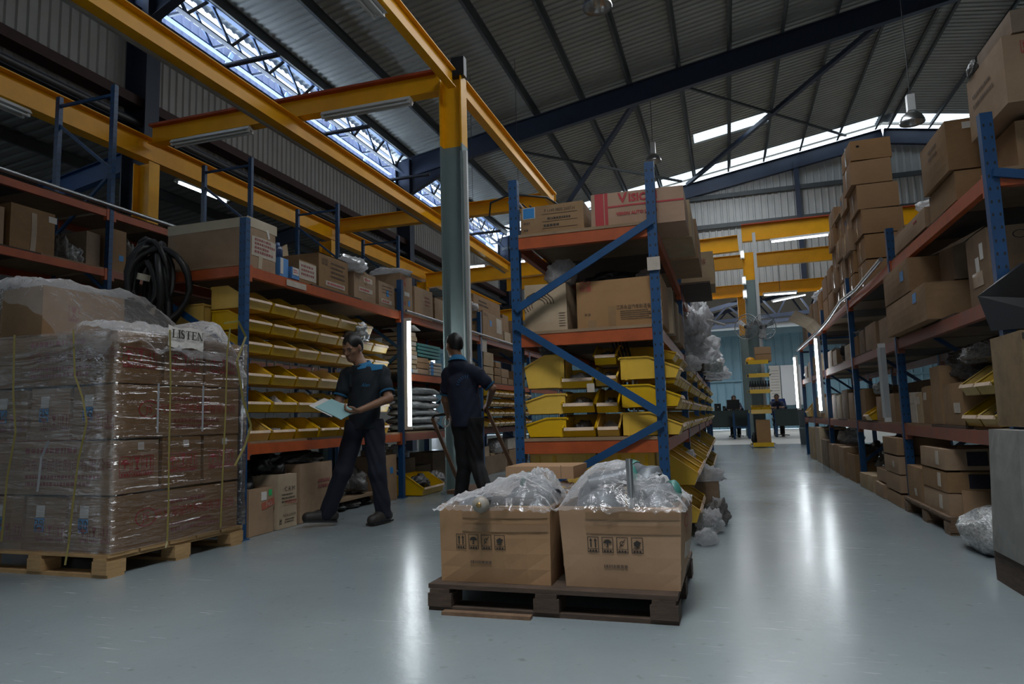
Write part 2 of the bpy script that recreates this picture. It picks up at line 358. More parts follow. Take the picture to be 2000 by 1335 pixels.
# purlins, one thing each, Z-section seen as a bar
zsec = [(-0.07, -0.10), (-0.062, -0.10), (0.004, -0.10), (0.004, 0.092), (0.07, 0.092), (0.07, 0.10), (-0.004, 0.10), (-0.004, -0.092), (-0.07, -0.092)]
for k in range(12):
    x = 6.32-1.42*k; z = roofz(x)-0.11
    nm = ['ridge', 'one bay below the ridge', 'two bays below the ridge', 'third below the ridge', 'above the small skylight', 'crossing the lit skylight', 'just left of the skylight', 'eighth below the ridge', 'over the yellow column line', 'tenth below the ridge', 'above the sunlit roof sheets', 'nearest the clerestory eave'][k]
    tag(MB().prof(zsec, (x, -8, z), (x, 29.5, z)).build('roof_purlin', PURLIN), 'dark steel roof purlin running the hall length, '+nm, 'purlin', 'roof purlins')
for k in range(5):
    x = 6.78+1.42*k; z = roofz(x)-0.11
    nm = ['beside the ridge', 'first on the far slope', 'second on the far slope', 'third on the far slope', 'fourth on the far slope'][k]
    tag(MB().prof(zsec, (x, -8, z), (x, 29.5, z)).build('roof_purlin', PURLIN), 'dark steel roof purlin over the right rack, '+nm, 'purlin', 'roof purlins')
# portal frames: rafter pair and columns
def portal(Y, nm, cols=True):
    t = thing('portal_frame', 'navy painted steel portal frame '+nm, 'steel frame', (-9.5, Y, 0), group='navy portal frames')
    d = 0.62 if Y < 29 else 0.60
    for sg, x0, x1 in ((1, -9.5, RX), (-1, REAVE, RX)):
        z0, z1 = roofz(x0)-0.24-d/2, roofz(x1)-0.24-d/2
        MB().prof(isec(0.20, d), (x0, Y, z0), (x1, Y, z1)).build('rafter', NAVY, t)
    # haunch at the left eave
    m = MB(); zt = roofz(-9.4)-0.24-d
    m.prof([(-0.09, 0), (0.09, 0), (0.09, 0.012), (-0.09, 0.012)], (-9.4, Y, zt-0.62), (-7.4, Y, roofz(-7.4)-0.24-d), (0, 0, 1))
    for s in (-0.005, 0.005): m.poly([(-9.4, Y+s, zt-0.62), (-7.4, Y+s, roofz(-7.4)-0.24-d), (-9.4, Y+s, zt)])
    m.build('haunch', NAVY, t)
    MB().prof(isec(0.30, 0.50, 0.02, 0.014), (-9.5, Y, 0), (-9.5, Y, roofz(-9.5)-0.25), (1, 0, 0)).build('column', NAVY, t)
    MB().prof(isec(0.30, 0.50, 0.02, 0.014), (22.3, Y, 0), (22.3, Y, 9.2), (1, 0, 0)).build('column', NAVY, t)
    return t
portal(-1.3, 'behind the near yellow crane beams'); portal(9.0, 'behind the left yellow column'); portal(19.3, 'crossing above the middle of the hall'); portal(29.55, 'against the grey end gable')
# roof bracing
def brace(a, b, nm, r=0.055, m=NAVY):
    (xa, ya), (xb, yb) = a, b
    p = (xa, ya, roofz(xa)-0.30); q = (xb, yb, roofz(xb)-0.30)
    tag(MB().bar(p, q, r*2, r*2).build('roof_brace', m), nm, 'brace', 'diagonal roof braces')
brace((5.0, 19.9), (-1.1, 29.3), 'long navy roof brace passing under the lit skylight', 0.07)
brace((-0.85, 20.1), (5.1, 28.9), 'thin dark roof brace crossing the long one beside the skylight', 0.035, PURLIN)
brace((-2.0, 20.0), (-6.9, 29.2), 'navy roof brace behind the tall blue upright, left of the skylight', 0.07)
brace((-7.0, 19.8), (-1.3, 28.7), 'thin dark roof brace low behind the yellow girder end', 0.04, PURLIN)
# left wall: ribbed cladding sheets between z 6.3 and 8.3, gutter beam on top
wl = sroot('wall_left', (-9.75, 0, 6.3))
cm = corrugated('cladding_sheet', 1.03, 2.0, 0.17, 0.03, GREY_CLAD, 0.62)
for k in range(35):
    o = inst(cm, 'cladding_sheet', wl)
    M = Matrix(((0, 0, 1), (1, 0, 0), (0, 1, 0))).to_4x4(); M.translation = (0.0, -6.4+1.03*k, 0.0); o.matrix_local = M
MB().box(-9.72, -9.55, -8, 29.6, 8.14, 8.36).build('sill_beam', TRUSSDK, wl)
MB().box(-9.70, -9.40, -8, 29.6, 6.45, 6.62).build('rail', DARKRED, wl)
MB().tube([(-9.45, -8, 6.15), (-9.45, 8, 6.15), (-9.45, 29.5, 6.15)], 0.06, 8).build('conduit', STEEL_D, wl)
MB().box(-9.8, -9.6, -8, 29.6, 5.95, 6.32).build('eave_beam', TRUSSDK, wl)
# lattice girder in the clerestory, one per bay
def lattice(y0, y1, nm):
    t = thing('lattice_girder', nm, 'lattice girder', (-9.5, y0, 8.5), group='lattice girders in the clerestory')
    ang = [(-0.05, -0.05), (0.05, -0.05), (0.05, -0.04), (-0.04, -0.04), (-0.04, 0.05), (-0.05, 0.05)]
    zl, zu = 8.78, 9.36
    for x, z, nmm, m in ((-9.42, zl, 'chord', TRUSSDK), (-9.42, zu, 'chord', NAVY_L), (-9.86, zl+0.03, 'chord', NAVY_L), (-9.86, zu-0.02, 'chord', TRUSSDK)):
        MB().prof([(a*1.2, b*1.2) for a, b in ang], (x, y0, z), (x, y1, z)).build(nmm, m, t)
    n = 8; p = (y1-y0)/n
    for k in range(n):
        ya = y0+k*p
        MB().bar((-9.42, ya+0.06, zu), (-9.42, ya+p*0.52, zl), 0.07, 0.03, (1, 0, 0)).build('web', NAVY_L, t)
        MB().bar((-9.42, ya+p*0.55, zl), (-9.42, ya+p, zu), 0.06, 0.04, (1, 0, 0)).build('web', STEEL_D, t)
        MB().bar((-9.86, ya+p*0.5, zl), (-9.42, ya+p*0.5, zl), 0.05, 0.05).build('web', TRUSSDK, t)
        MB().bar((-9.86, ya+0.06, zu), (-9.86, ya+p*0.52, zl), 0.05, 0.03, (1, 0, 0)).build('web', NAVY_L, t)
lattice(-1.0, 8.75, 'blue steel lattice girder in the clerestory, nearest bay above the camera')
lattice(9.25, 19.05, 'blue steel lattice girder in the clerestory, between the two navy columns')
lattice(19.55, 29.3, 'blue steel lattice girder in the clerestory, seen past the grey column')
for i, y in enumerate((11.2, 14.9, 18.6, 22.0, 25.5)):
    tag(MB().tube([(-9.7, y, 8.40), (-9.0, y, 8.40), (-8.3, y, 8.40)], 0.055, 8).build('fly_brace', STEEL_D), 'dark stub pipe reaching in from the clerestory sill, '+ORD[i]+' along the hall', 'pipe', 'stub pipes under the clerestory')
# what lies outside the clerestory: low roof and the neighbour's ribbed wall
ex = MB(); ex.box(-13.2, -9.82, -8, 36, 7.9, 7.95); struct('exterior_roof', ex, ROOF_OUT)
nb = sroot('exterior_wall', (-13.2, 0, 7.9))
nm_ = corrugated('cladding_sheet', 1.5, 3.88, 0.28, 0.05, NBR, 0.7)
for k in range(29):
    o = inst(nm_, 'cladding_sheet', nb); M = Matrix(((0, 0, 1), (1, 0, 0), (0, 1, 0))).to_4x4(); M.translation = (0, -6+1.5*k, 0); o.matrix_local = M
for k in range(10):
    MB().bar((-13.08, 8.5+2.6*k, 8.0), (-13.08, 10.3+2.6*k, 11.6), 0.12, 0.05, (1, 0, 0)).build('wall_brace', NAVY_L, nb)
# lean-to on the left, dark
lt = sroot('ceiling_lean_to', (-9.9, 0, 6.6))
lm = corrugated('roof_sheet', 2.0, 7.0, 0.25, 0.04, LEANTO, 0.5)
for k in range(17):
    o = inst(lm, 'roof_sheet', lt); a = 0.09
    M = Matrix(((0, -math.cos(a), -math.sin(a)), (1, 0, 0), (0, -math.sin(a), math.cos(a)))).to_4x4(); M.translation = (0, -4+2.0*k, 0); o.matrix_local = M
struct('wall_lean_to', MB().box(-16.6, -16.4, -8, 29.9, -0.2, 6.4), LEANTO)
for i, y in enumerate((3.9, 9.0, 14.0, 19.0, 24.0)):
    tag(MB().prof(isec(0.15, 0.36), (-9.77, y, 5.54), (-16.39, y, 4.36)).build('lean_to_rafter', mat('lean_to_blue', (0.02, 0.075, 0.22), 0.5, var=0.2) if i == 1 else NAVY), ('bright blue' if i == 1 else 'dark')+' steel lean-to rafter behind the tall rack, '+ORD[i]+' along the hall', 'beam', 'lean-to rafters')
for i, x in enumerate((-10.6, -12.2, -13.8)):
    z = 6.6-0.09*(-9.9-x)-0.12
    tag(MB().prof(zsec, (x, -4, z), (x, 29, z)).build('lean_to_purlin', PURLIN), 'dark purlin under the lean-to roof, '+ORD[i]+' from the yellow girder', 'purlin', 'lean-to purlins')
# end gable: grey ribbed sheets hanging from the rafter down to z 5.95
wb = sroot('wall_back', (0, GY, 5.95))
x = -9.6; k = 0
while x < 22.5:
    w = 1.04; x1 = min(x+w, 22.5)
    zt = min(roofz(x), roofz(x1))-0.5
    m_ = corrugated('cladding_sheet', x1-x, zt-5.95, 0.26, 0.045, GABLE_CLAD, 0.6)
    o = inst(m_, 'cladding_sheet', wb); M = Matrix(((1, 0, 0), (0, 0, -1), (0, 1, 0))).to_4x4(); M.translation = (x, 0.1, 0); o.matrix_local = M
    x = x1
for z, r in ((10.0, 0.09), (8.72, 0.09), (7.2, 0.06)):
    MB().box(-9.6, 22.5, GY-0.09, GY+0.03, z-r, z+r).build('rail', PURLIN, wb)
MB().box(-9.6, 22.5, GY-0.16, GY+0.05, 5.78, 6.02).build('rail', STEEL_D, wb)
for x in (-4.2, 3.25, 10.5): MB().prof(isec(0.2, 0.25), (x, GY+0.0, 5.9), (x, GY+0.0, roofz(x)-0.5), (0, 1, 0)).build('gable_post', NAVY, wb)
struct('wall_right', MB().box(22.5, 22.7, -8, 29.6, 0, 9.5), GREY_CLAD)
struct('wall_front', MB().box(-16, 22.7, -8.2, -8.0, 0, 12.4), GREY_CLAD)
# far hall beyond the gable: pale blue wall, lattice roof trusses, beige roof underside
bw = sroot('wall_back_far', (0, 36.2, 0))
for k in range(26):
    if k == 0:
        bm_ = corrugated('cladding_sheet', 1.2, 4.75, 0.40, 0.05, BLUECLAD, 0.72)
    o = inst(bm_, 'cladding_sheet', bw); M = Matrix(((1, 0, 0), (0, 0, -1), (0, 1, 0))).to_4x4(); M.translation = (-16+1.2*k, 0, 0.02); o.matrix_local = M
MB().box(-16, 16, 36.05, 36.25, 4.7, 5.0).build('cap_rail', mat('blue_cap', (0.30, 0.47, 0.56), 0.5), bw)
MB().box(-16, 16, 36.08, 36.2, 2.4, 2.48).build('rail', BLUECLAD, bw)
struct('ceiling_far', MB().prof([(-16.5, 0), (16.5, 0), (16.5, 0.1), (-16.5, 0.1)], (0, 29.72, 8.7), (0, 36.6, 4.95)), mat('beige_roof', (0.26, 0.225, 0.19), 0.7, var=0.2, nscale=0.6))
struct('wall_far_left', MB().box(-16.6, -16.4, 29.9, 36.6, 0, 9), GREY_CLAD)
struct('wall_far_right', MB().box(16.3, 16.5, 29.7, 36.6, 0, 9), GREY_CLAD)
for i, Y in enumerate((31.3, 33.2)):
    t = thing('roof_truss', 'blue lattice roof truss of the far hall, '+ORD[i]+' beyond the gable', 'roof truss', (0, Y, 5.5), group='far hall trusses')
    zA, zB = lambda x: 4.87+0.05*x, lambda x: 5.52+0.235*x
    MB().bar((-2.6, Y, zA(-2.6)), (6.5, Y, zA(6.5)), 0.12, 0.16).build('chord', TRUSSDK, t); MB().bar((-2.6, Y, zB(-2.6)), (6.5, Y, zB(6.5)), 0.12, 0.16).build('chord', TRUSSDK, t)
    for k in range(6):
        xa = -1.8+1.35*k
        MB().bar((xa, Y, zA(xa)), (xa+.67, Y, zB(xa+.67)), 0.07, 0.07, (0, 1, 0)).build('web', NAVY, t); MB().bar((xa+1.35, Y, zA(xa+1.35)), (xa+.67, Y, zB(xa+.67)), 0.07, 0.07, (0, 1, 0)).build('web', TRUSSDK, t)
# ---------------------------------------------------------------- yellow crane gantry
def ibeam(p, q, w, h, label, m=CRANE, up=(0, 0, 1), name='crane_beam', red=False, group='yellow crane beams', cat='crane beam'):
    p, q = Vector(p), Vector(q); t = thing(name, label, cat, tuple((p+q)/2), group=group)
    MB().prof(isec(w, h), p, q, up).build('web_and_flanges', m, t)
    if red:
        d = Vector((0, 0, h/2-0.004)); MB().bar(p+d, q+d, w+0.006, 0.034).build('red_top_plate', CRANE_RED, t)
    return t
XL, XC, XM = -8.3, -3.22, -5.62
def column(x, y, zt, zpaint, label):
    t = thing('crane_column', label, 'column', (x, y, 0), group='crane columns')
    s = isec(0.20, 0.31, 0.016, 0.012)
    MB().prof(s, (x, y, 0), (x, y, zpaint), (1, 0, 0)).build('lower_shaft', GREYCOL, t)
    MB().prof(s, (x, y, zpaint), (x, y, zt), (1, 0, 0)).build('upper_shaft', CRANE, t)
    MB().box(x-0.2, x+0.2, y-0.15, y+0.15, 0, 0.02).build('base_plate', GREYCOL, t)
    return t
c1 = column(XC, 8.0, 5.38, 4.44, 'grey and yellow steel column standing behind the second man')
MB().box(XC+0.115, XC+0.20, 7.93, 7.98, 0.6, 4.35).build('cable_trunking', WHITE_M, c1)
MB().box(XC+0.02, XC+0.2, 7.90, 8.0, 5.36, 5.62).build('clamp_plate', BLACKPL, c1)
column(XL, 8.0, 4.935, 2.2, 'yellow column in front of the navy column, above the tall rack')
c3 = column(0.755, 19.0, 5.12, 4.37, 'grey and yellow column at the aisle end behind the shelf tower')
MB().box(0.875, 0.955, 18.80, 18.86, 1.0, 5.6).build('cable_trunking', WHITE_M, c3)
column(0.72, 26.6, 5.6, 3.7, 'farthest yellow and grey column, just behind the one with the fans')
column(XL, 13.0, 4.935, 2.2, 'yellow column on the left gantry line, second along the hall')
column(XL, 18.0, 4.935, 2.2, 'yellow column on the left gantry line, third along the hall')
column(XC, 18.0, 4.80, 2.2, 'yellow column far behind the middle rack, third gantry frame')
HB = 0.42
# cross beams (run in X)
ibeam((XL+0.1, 8.0, 5.37), (XC-0.16, 8.0, 5.36), 0.17, 0.30, 'nearest yellow cross beam with red top meeting the grey column', red=True)
ibeam((XL+0.1, 13.3, 5.34), (XC+0.1, 13.3, 5.34), 0.17, 0.30, 'second yellow cross beam, passing behind the grey column')
ibeam((XL+0.1, 18.0, 4.95), (0.50, 18.4, 5.25), 0.18, 0.42, 'third yellow cross beam, seen past the blue upright and gable')
ibeam((0.62, 18.9, 5.62), (9, 18.9, 5.68), 0.18, 0.46, 'yellow cross beam above the lit batten at the aisle end', red=True)
ibeam((-7, 22.0, 5.45), (9, 22.0, 5.58), 0.18, 0.42, 'yellow cross beam of the fourth gantry frame, below the gable')
ibeam((-7, 26.5, 5.30), (9, 26.5, 5.42), 0.18, 0.46, 'yellow cross beam of the last gantry frame, nearest the blue wall')
ibeam((XL, 18.0, 3.6), (-1.5, 18.0, 3.95), 0.18, 0.36, 'low yellow beam behind the left rack boxes')
# long girders (run in Y)
ibeam((XL, -2, 5.16), (XL, 25, 5.16), 0.20, 0.36, 'long yellow girder on the left columns, behind the blue rack frames', name='crane_girder')
ibeam((XM, -2, 5.07), (XM, 17.8, 5.07), 0.16, 0.26, 'long yellow runway girder hung under the cross beams', name='crane_girder')
MB_ = MB().box(XM-0.11, XM-0.07, -2, 17.8, 4.905, 4.938)
tag(MB_.build('conductor_rail', mat('rail_grey', (0.3, 0.3, 0.28), 0.5)), 'thin grey conductor strip along the underside of the runway girder', 'rail')
ibeam((XC+0.06, -2, 5.29), (XC+0.06, 7.83, 5.29), 0.11, 0.25, 'yellow girder running overhead towards the grey column', name='crane_girder', red=False)
ibeam((XC+0.08, 8.17, 5.29), (XC+0.08, 13.2, 5.29), 0.12, 0.26, 'yellow girder sloping away from the grey column over the middle rack', name='crane_girder')
# ---------------------------------------------------------------- pallet racking
def upr_sec(w=0.064, d=0.056):
    a, b, t = w/2, d/2, 0.006
    return [(-a, -b), (a, -b), (a, b), (a-0.018, b), (a-0.018, b-t), (a-t, b-t), (a-t, -b+t), (-a+t, -b+t), (-a+t, b-t), (-a+0.018, b-t), (-a+0.018, b), (-a, b)]
def upright(x, y, z1, parent, w=0.064, d=0.056, face=1, m=BLUE, open_dir=(0, 1, 0)):
    mb = MB().prof([(a, b) for a, b in upr_sec(w, d)], (x, y, 0), (x, y, z1), open_dir)
    mb.box(x-w/2-0.02, x+w/2+0.02, y-d/2-0.02, y+d/2+0.02, 0, 0.008)
    # teardrop slots, proud dark plates on the face towards the camera
    o = mb.build('upright', m, parent)
    s = MB(); z = 0.15
    while z < z1-0.05:
        for dx in (-0.018, 0.018):
            s.box(x+dx-0.005, x+dx+0.005, y-d/2-0.0008, y-d/2+0.001, z, z+0.018)
        for dy in (-0.012, 0.012):
            s.box(x+w/2-0.001, x+w/2+0.0008, y+dy-0.004, y+dy+0.004, z+0.02, z+0.036)
        z += 0.075
    if y < 7.3: tag(s.build('slots', BLACKPL, o), kind='stuff')
    return o
def rack(name, label, xf, xb, frames, levels, z1, bh=0.085, sgn=1, side_m=None, braces=None, boards=True, k0=0, zb=None, first=True, cat='rack', group='pallet racks', front_top=None, bm=ORANGE, bmid=ORANGE_D):
    """xf: x of the front face uprights, xb: back; frames: list of Y; levels: list of z of the shelf surface"""
    t = thing(name, label, cat, (xf, frames[0], 0), group=group)
    for i, y in enumerate(frames):
        zt = z1[i] if isinstance(z1, (list, tuple)) else z1
        upright(xf, y, zt, t); upright(xb, y, zb if (zb and i == 0) else zt, t)
        zs = 0.25; k = k0
        if i > 0 or braces is None:
            while zs+0.75 < zt-0.02:
                a, b = (xf, xb) if k % 2 == 0 else (xb, xf)
                MB().bar((a, y, zs), (b, y, zs+0.72), 0.035, 0.03, (0, 1, 0)).build('brace', BLUE, t); zs += 0.76; k += 1
            MB().bar((xf, y, zt-0.12), (xb, y, zt-0.12), 0.035, 0.03, (0, 1, 0)).build('brace', BLUE, t)
        else:
            for p, q in braces: MB().bar((p[0], y-0.045, p[1]), (q[0], y-0.045, q[1]), 0.02, 0.05, (0, 0, 1)).build('brace', BLUE, t)
    for j, z in enumerate(levels):
        for i in range(len(frames)-1):
            ya, yb = frames[i]+0.030, frames[i+1]-0.030
            if j in (side_m or {}) and i in side_m[j]: continue
            m = bm if (j == len(levels)-1 or (i == 0 and first)) else bmid
            for x in (xf, xb):
                mb = MB().box(x-0.022, x+0.022, ya, yb, z-bh-0.02, z-0.02)
                mb.box(x-0.027, x+0.027, ya-0.002, ya+0.035, z-bh-0.06, z-0.005); mb.box(x-0.027, x+0.027, yb-0.035, yb+0.002, z-bh-0.06, z-0.005)
                mb.build('beam', m, t)
            if boards:
                n = max(1, round((yb-ya)/0.9)); w = (yb-ya)/n
                for q in range(n):
                    MB().box(min(xf, xb)+(0.034 if q == 0 and i == 0 else -0.01), max(xf, xb)-(0.034 if q == 0 and i == 0 else -0.01), ya+q*w+(-0.065 if q == 0 and i == 0 else 0.004), ya+(q+1)*w-0.004, z-0.02, z).build('shelf_board', PLY if q % 2 == 0 else PLY_D, t)
        # end beam across the first frame
        MB().box(min(xf, xb)+0.033, max(xf, xb)-0.033, frames[0]-0.03, frames[0]+0.02, z-bh-0.02, z-0.02).build('end_beam', bm, t)
    return t
FA = [4.63, 7.45, 10.25, 13.05, 15.8]
rackA = rack('pallet_rack', 'long left pallet rack of blue uprights and orange beams full of yellow bins', -3.745, -4.70, FA, [0.77, 2.235], 2.62, side_m={0: {}}, zb=2.15, braces=[((-4.70, 2.08), (-3.745, 1.50)), ((-3.745, 1.42), (-4.70, 0.85)), ((-4.70, 0.78), (-3.745, 0.25))])
for i in (1, 2, 3):                                          # mid shelf in the farther bays
    ya, yb = FA[i]+0.04, FA[i+1]-0.04; z = 1.50
    for x in (-3.745, -4.70): MB().box(x-0.022, x+0.022, ya, yb, z-0.10, z-0.02).build('beam', ORANGE, rackA)
    MB().box(-4.71, -3.735, ya, yb, z-0.02, z).build('shelf_board', PLY_D, rackA)
MB().box(-3.72, -3.716, 5.16, 5.46, 2.145, 2.20).build('paper_label', PAPER_WORN, rackA)
MB().tube([(-3.69, 7.5, 2.24), (-3.69, 12, 2.24), (-3.69, 15.7, 2.24)], 0.018, 8).build('conduit', STEEL, rackA)
MB().box(-3.72, -3.714, 10.22, 10.50, 1.98, 2.20).build('paper_tag', PAPER_WORN, rackA)
FC = [4.63, 7.2, 9.8, 12.4, 14.9, 17.3]
rackC = rack('pallet_rack', 'middle pallet rack with its blue braced end frame facing the near floor', -0.42, -1.40, FC, [0.755, 1.50, 2.205], [2.62, 2.5, 2.45, 2.4, 2.3, 2.9],
     braces=[((-1.40, 1.66), (-0.42, 2.20)), ((-1.40, 1.55), (-0.42, 0.90)), ((-0.42, 0.84), (-1.35, 0.36)), ((-1.40, 0.2), (-0.42, 0.24))])
MB().box(-0.463, -0.377, 4.585, 4.588, 1.86, 1.95).build('number_label', PAPER_WORN, rackC)
FR = [4.42, 6.9, 9.2, 11.65, 13.5, 15.2]
rackR = rack('pallet_rack', 'right pallet rack stacked with cardboard boxes along the aisle', 1.505, 2.43, FR, [0.76, 1.52, 2.225], [2.56, 2.53, 2.5, 2.45, 2.3, 2.2],
     braces=[((1.505, 2.20), (2.43, 1.98)), ((2.43, 1.98), (1.505, 1.2)), ((1.505, 1.2), (2.43, 0.4))], bmid=ORANGE_D, first=False)
MB().tube([(1.43, 6.95, 2.26), (1.42, 8.2, 2.20), (1.42, 9.3, 2.235), (1.42, 10.4, 2.15), (1.42, 11.6, 2.11), (1.43, 15.2, 2.12)], 0.022, 8).build('conduit', STEEL, rackR)
FB = [3.70, 6.23, 8.77, 11.3, 13.85]
rackB = rack('pallet_rack', 'tall rear rack at the left with blue uprights rising past the yellow girder', -7.0, -7.9, FB, [0.9, 1.9, 2.82, 3.55], 5.13, k0=1)
MB().tube([(-6.955, 3.0, 3.585), (-6.955, 9, 3.585), (-6.955, 13.8, 3.585)], 0.028, 8).build('conduit', STEEL, rackB)

# ---------------------------------------------------------------- cartons
def carton_mesh(w, d, h, bulge=0.012, sag=0.0, top='flaps', seed=0, taper=0.0):
    """box of six 4x4 grids with bulging faces and a centre seam on top; origin at the base centre"""
    rr = random.Random(seed); mb = MB(); n = 5
    ph = [rr.uniform(-1, 1) for _ in range(12)]
    def P(x, y, z):
        u, v, q = x/(w/2), y/(d/2), z/h
        sq = math.sin(PI*q*(0.62 if top == 'open' else 1.0)); bx = bulge*(1-v*v)*sq*(1+0.5*ph[0 if u > 0 else 1]); by = bulge*(1-u*u)*sq*(1+0.5*ph[2 if v > 0 else 3])
        t = 1+taper*(q-0.5)
        X = x*t+(u*bx*0.85 if abs(u) > 0.99 else 0)-0.006*abs(ph[4])*q*u; Y = y*t+(v*by*0.85 if abs(v) > 0.99 else 0)-0.005*abs(ph[5])*q*v
        Z = z-(sag*(1-u*u)*(1-v*v) if q > 0.99 else 0)-(0.005*(1+ph[6]*u)+0.004*(1+ph[7]*v))*q
        return (X, Y, Z)
    def grid(f):
        i0 = len(mb.v)
        for a in range(n+1):
            for b in range(n+1): mb.v.append(P(*f(a/n, b/n)))
        for a in range(n):
            for b in range(n):
                mb.f.append((i0+a*(n+1)+b, i0+(a+1)*(n+1)+b, i0+(a+1)*(n+1)+b+1, i0+a*(n+1)+b+1)); mb.mi.append(0); mb.sm.append(False)
    mb.ph = ph
    a, b = w/2, d/2
    grid(lambda s, t: (-a+w*s, -b, h*t)); grid(lambda s, t: (a-w*s, b, h*t))
    grid(lambda s, t: (a, -b+d*s, h*t)); grid(lambda s, t: (-a, b-d*s, h*t))
    grid(lambda s, t: (-a+w*t, -b+d*s, 0))
    if top == 'flaps': grid(lambda s, t: (-a+w*s, -b+d*t, h))
    if top == 'open':                       # inner walls and a dark inside floor
        th = 0.006
        for (x0, y0, x1, y1) in ((-a, -b, a, -b), (a, -b, a, b), (a, b, -a, b), (-a, b, -a, -b)):
            f = (a-th)/a; g = (b-th)/b
            mb.poly([P(x0, y0, h), P(x1, y1, h), (x1*f, y1*g, h*0.99), (x0*f, y0*g, h*0.99)]); mb.poly([(x0*f, y0*g, h*0.99), (x1*f, y1*g, h*0.99), (x1*f, y1*g, h*0.25), (x0*f, y0*g, h*0.25)])
        mb.poly([(-a+th, -b+th, h*0.25), (a-th, -b+th, h*0.25), (a-th, b-th, h*0.25), (-a+th, b-th, h*0.25)])
    return mb
_seed = [0]
CLIP = {'boxes on the left rack top': FA, 'boxes under the left rack': FA, 'pale cartons past the second man': FA, 'small cartons on the far middle shelf': FA, 'boxes on the right rack': FR, 'floor boxes along the right rack': FR, 'tall stack on the right rack': FR, 'rear stacks on the right rack': FR, 'boxes on the middle rack': FC, 'boxes on the tall rear rack': FB, 'cartons in the open crate': FA, 'flat teal boxes': FA}
FACE = {'f': (0, 0), 'r': (1, PI/2), 'l': (-1, -PI/2), 'b': (0, PI)}
def carton(x, y, z, w, d, h, label, rot=0.0, m=CARD, cat='box', group=None, top='flaps', tape='', bulge=None, name='cardboard_box', taper=0.0, seam='', sag=0.0):
    """(x, y, z): centre of the base; tape / seam: letters of the faces that show a tape strip or a lid seam"""
    _seed[0] += 1
    if group in CLIP and rot == 0 and z < 2.5:
        for F in CLIP[group]:
            y0, y1 = y-d/2, y+d/2
            if y0 < F+0.042 and y1 > F-0.042:
                if F-0.042-y0 > y1-F-0.042: y1 = F-0.042
                else: y0 = F+0.042
                y, d = (y0+y1)/2, max(0.06, y1-y0)
    bulge = min(w, d, h)*0.03 if bulge is None else bulge
    w, d = w-2.6*bulge, d-2.6*bulge
    mb = carton_mesh(w, d, h, bulge, sag, top, _seed[0], taper)
    me = mb.mesh(name, m); o = bpy.data.objects.new(name, me); COL.objects.link(o); o.location = (x, y, z); o.rotation_euler = (0, 0, rot)
    tag(o, label, cat, group); o['_dim'] = (w, d, h, bulge); o['_bf'] = [0.85*bulge*(1+0.5*mb.ph[i]) for i in (3, 2, 0, 1)]; o['_sh'] = [0.006*abs(mb.ph[4]), 0.005*abs(mb.ph[5])]; o['_tp'] = taper; o['_op'] = int(top == 'open'); WL[o.name] = Vector((x, y, z))
    for f in tape:
        if f == 't': mb2 = MB().box(-w/2, w/2, -0.025, 0.025, h-0.002, h+0.002); mb2.build('tape', TAPE, o, local=True)
        else: patch(o, f, 0, h*0.78, 0.05, h*0.44, TAPE, 'tape')
    for f in seam:
        ww = w if f in 'fb' else d
        patch(o, f, 0, h*0.5, ww*0.985, 0.006, CARD_DULL, 'seam')
    return o
def _on(o, f, u, v, lift):
    w, d, h, bl = o['_dim']; half = d/2 if f in 'fb' else w/2; span = w if f in 'fb' else d
    uu = max(-1, min(1, u/(span/2))); out = half*(1+o['_tp']*(v/h-0.5))+o['_bf']['fbrl'.index(f)]*(1-uu*uu)*math.sin(PI*max(0, min(1, v/h))*(0.62 if o['_op'] else 1.0))-o['_sh'][1 if f in 'fb' else 0]*v/h+lift
    if f == 'f': return Vector((u, -out, v)), (1, 0, 0), (0, -1, 0)
    if f == 'b': return Vector((-u, out, v)), (-1, 0, 0), (0, 1, 0)
    if f == 'r': return Vector((out, u, v)), (0, 1, 0), (1, 0, 0)
    return Vector((-out, -u, v)), (0, -1, 0), (-1, 0, 0)
def patch(o, f, u, v, w, h, m, name, lift=0.0025, rot=0.0, n=4):
    """thin sticker following the bulge of face f, centred at (u along the face, v up)"""
    mb = MB(); c, s = math.cos(rot), math.sin(rot); g = []
    for a in range(n+1):
        for b in range(n+1):
            du, dv = w*(a/n-0.5), h*(b/n-0.5)
            g.append(_on(o, f, u+du*c-dv*s, v+du*s+dv*c, lift)[0])
    nrm = Vector(_on(o, f, u, v, 0)[2])
    for a in range(n):
        for b in range(n): mb.poly([g[a*(n+1)+b], g[(a+1)*(n+1)+b], g[(a+1)*(n+1)+b+1], g[a*(n+1)+b+1]])
    edge = [g[a*(n+1)] for a in range(n+1)]+[g[n*(n+1)+b] for b in range(1, n+1)]+[g[a*(n+1)+n] for a in range(n-1, -1, -1)]+[g[b] for b in range(n-1, 0, -1)]
    for p, q in zip(edge, edge[1:]+edge[:1]): mb.poly([p, p-nrm*0.0015, q-nrm*0.0015, q])
    return mb.build(name, m, o, local=True)
def text(o, f, u, v, size, s, m=INK, name='printed_text', sx=1.0, lift=0.004, align='CENTER', bold=0.0):
    cu = bpy.data.curves.new(name, 'FONT'); cu.body = s; cu.size = size; cu.align_x = align; cu.align_y = 'CENTER'; cu.resolution_u = 2; cu.offset = bold
    cu.materials.append(m)
    t = bpy.data.objects.new(name, cu); COL.objects.link(t); t.parent = o
    p, r, nrm = _on(o, f, u, v, lift); r = Vector(r); nrm = Vector(nrm); up = nrm.cross(r)
    M = Matrix((r, up, nrm)).transposed().to_4x4(); M.translation = p
    t.matrix_local = M @ Matrix.Diagonal((sx, 1, 1, 1))
    return t
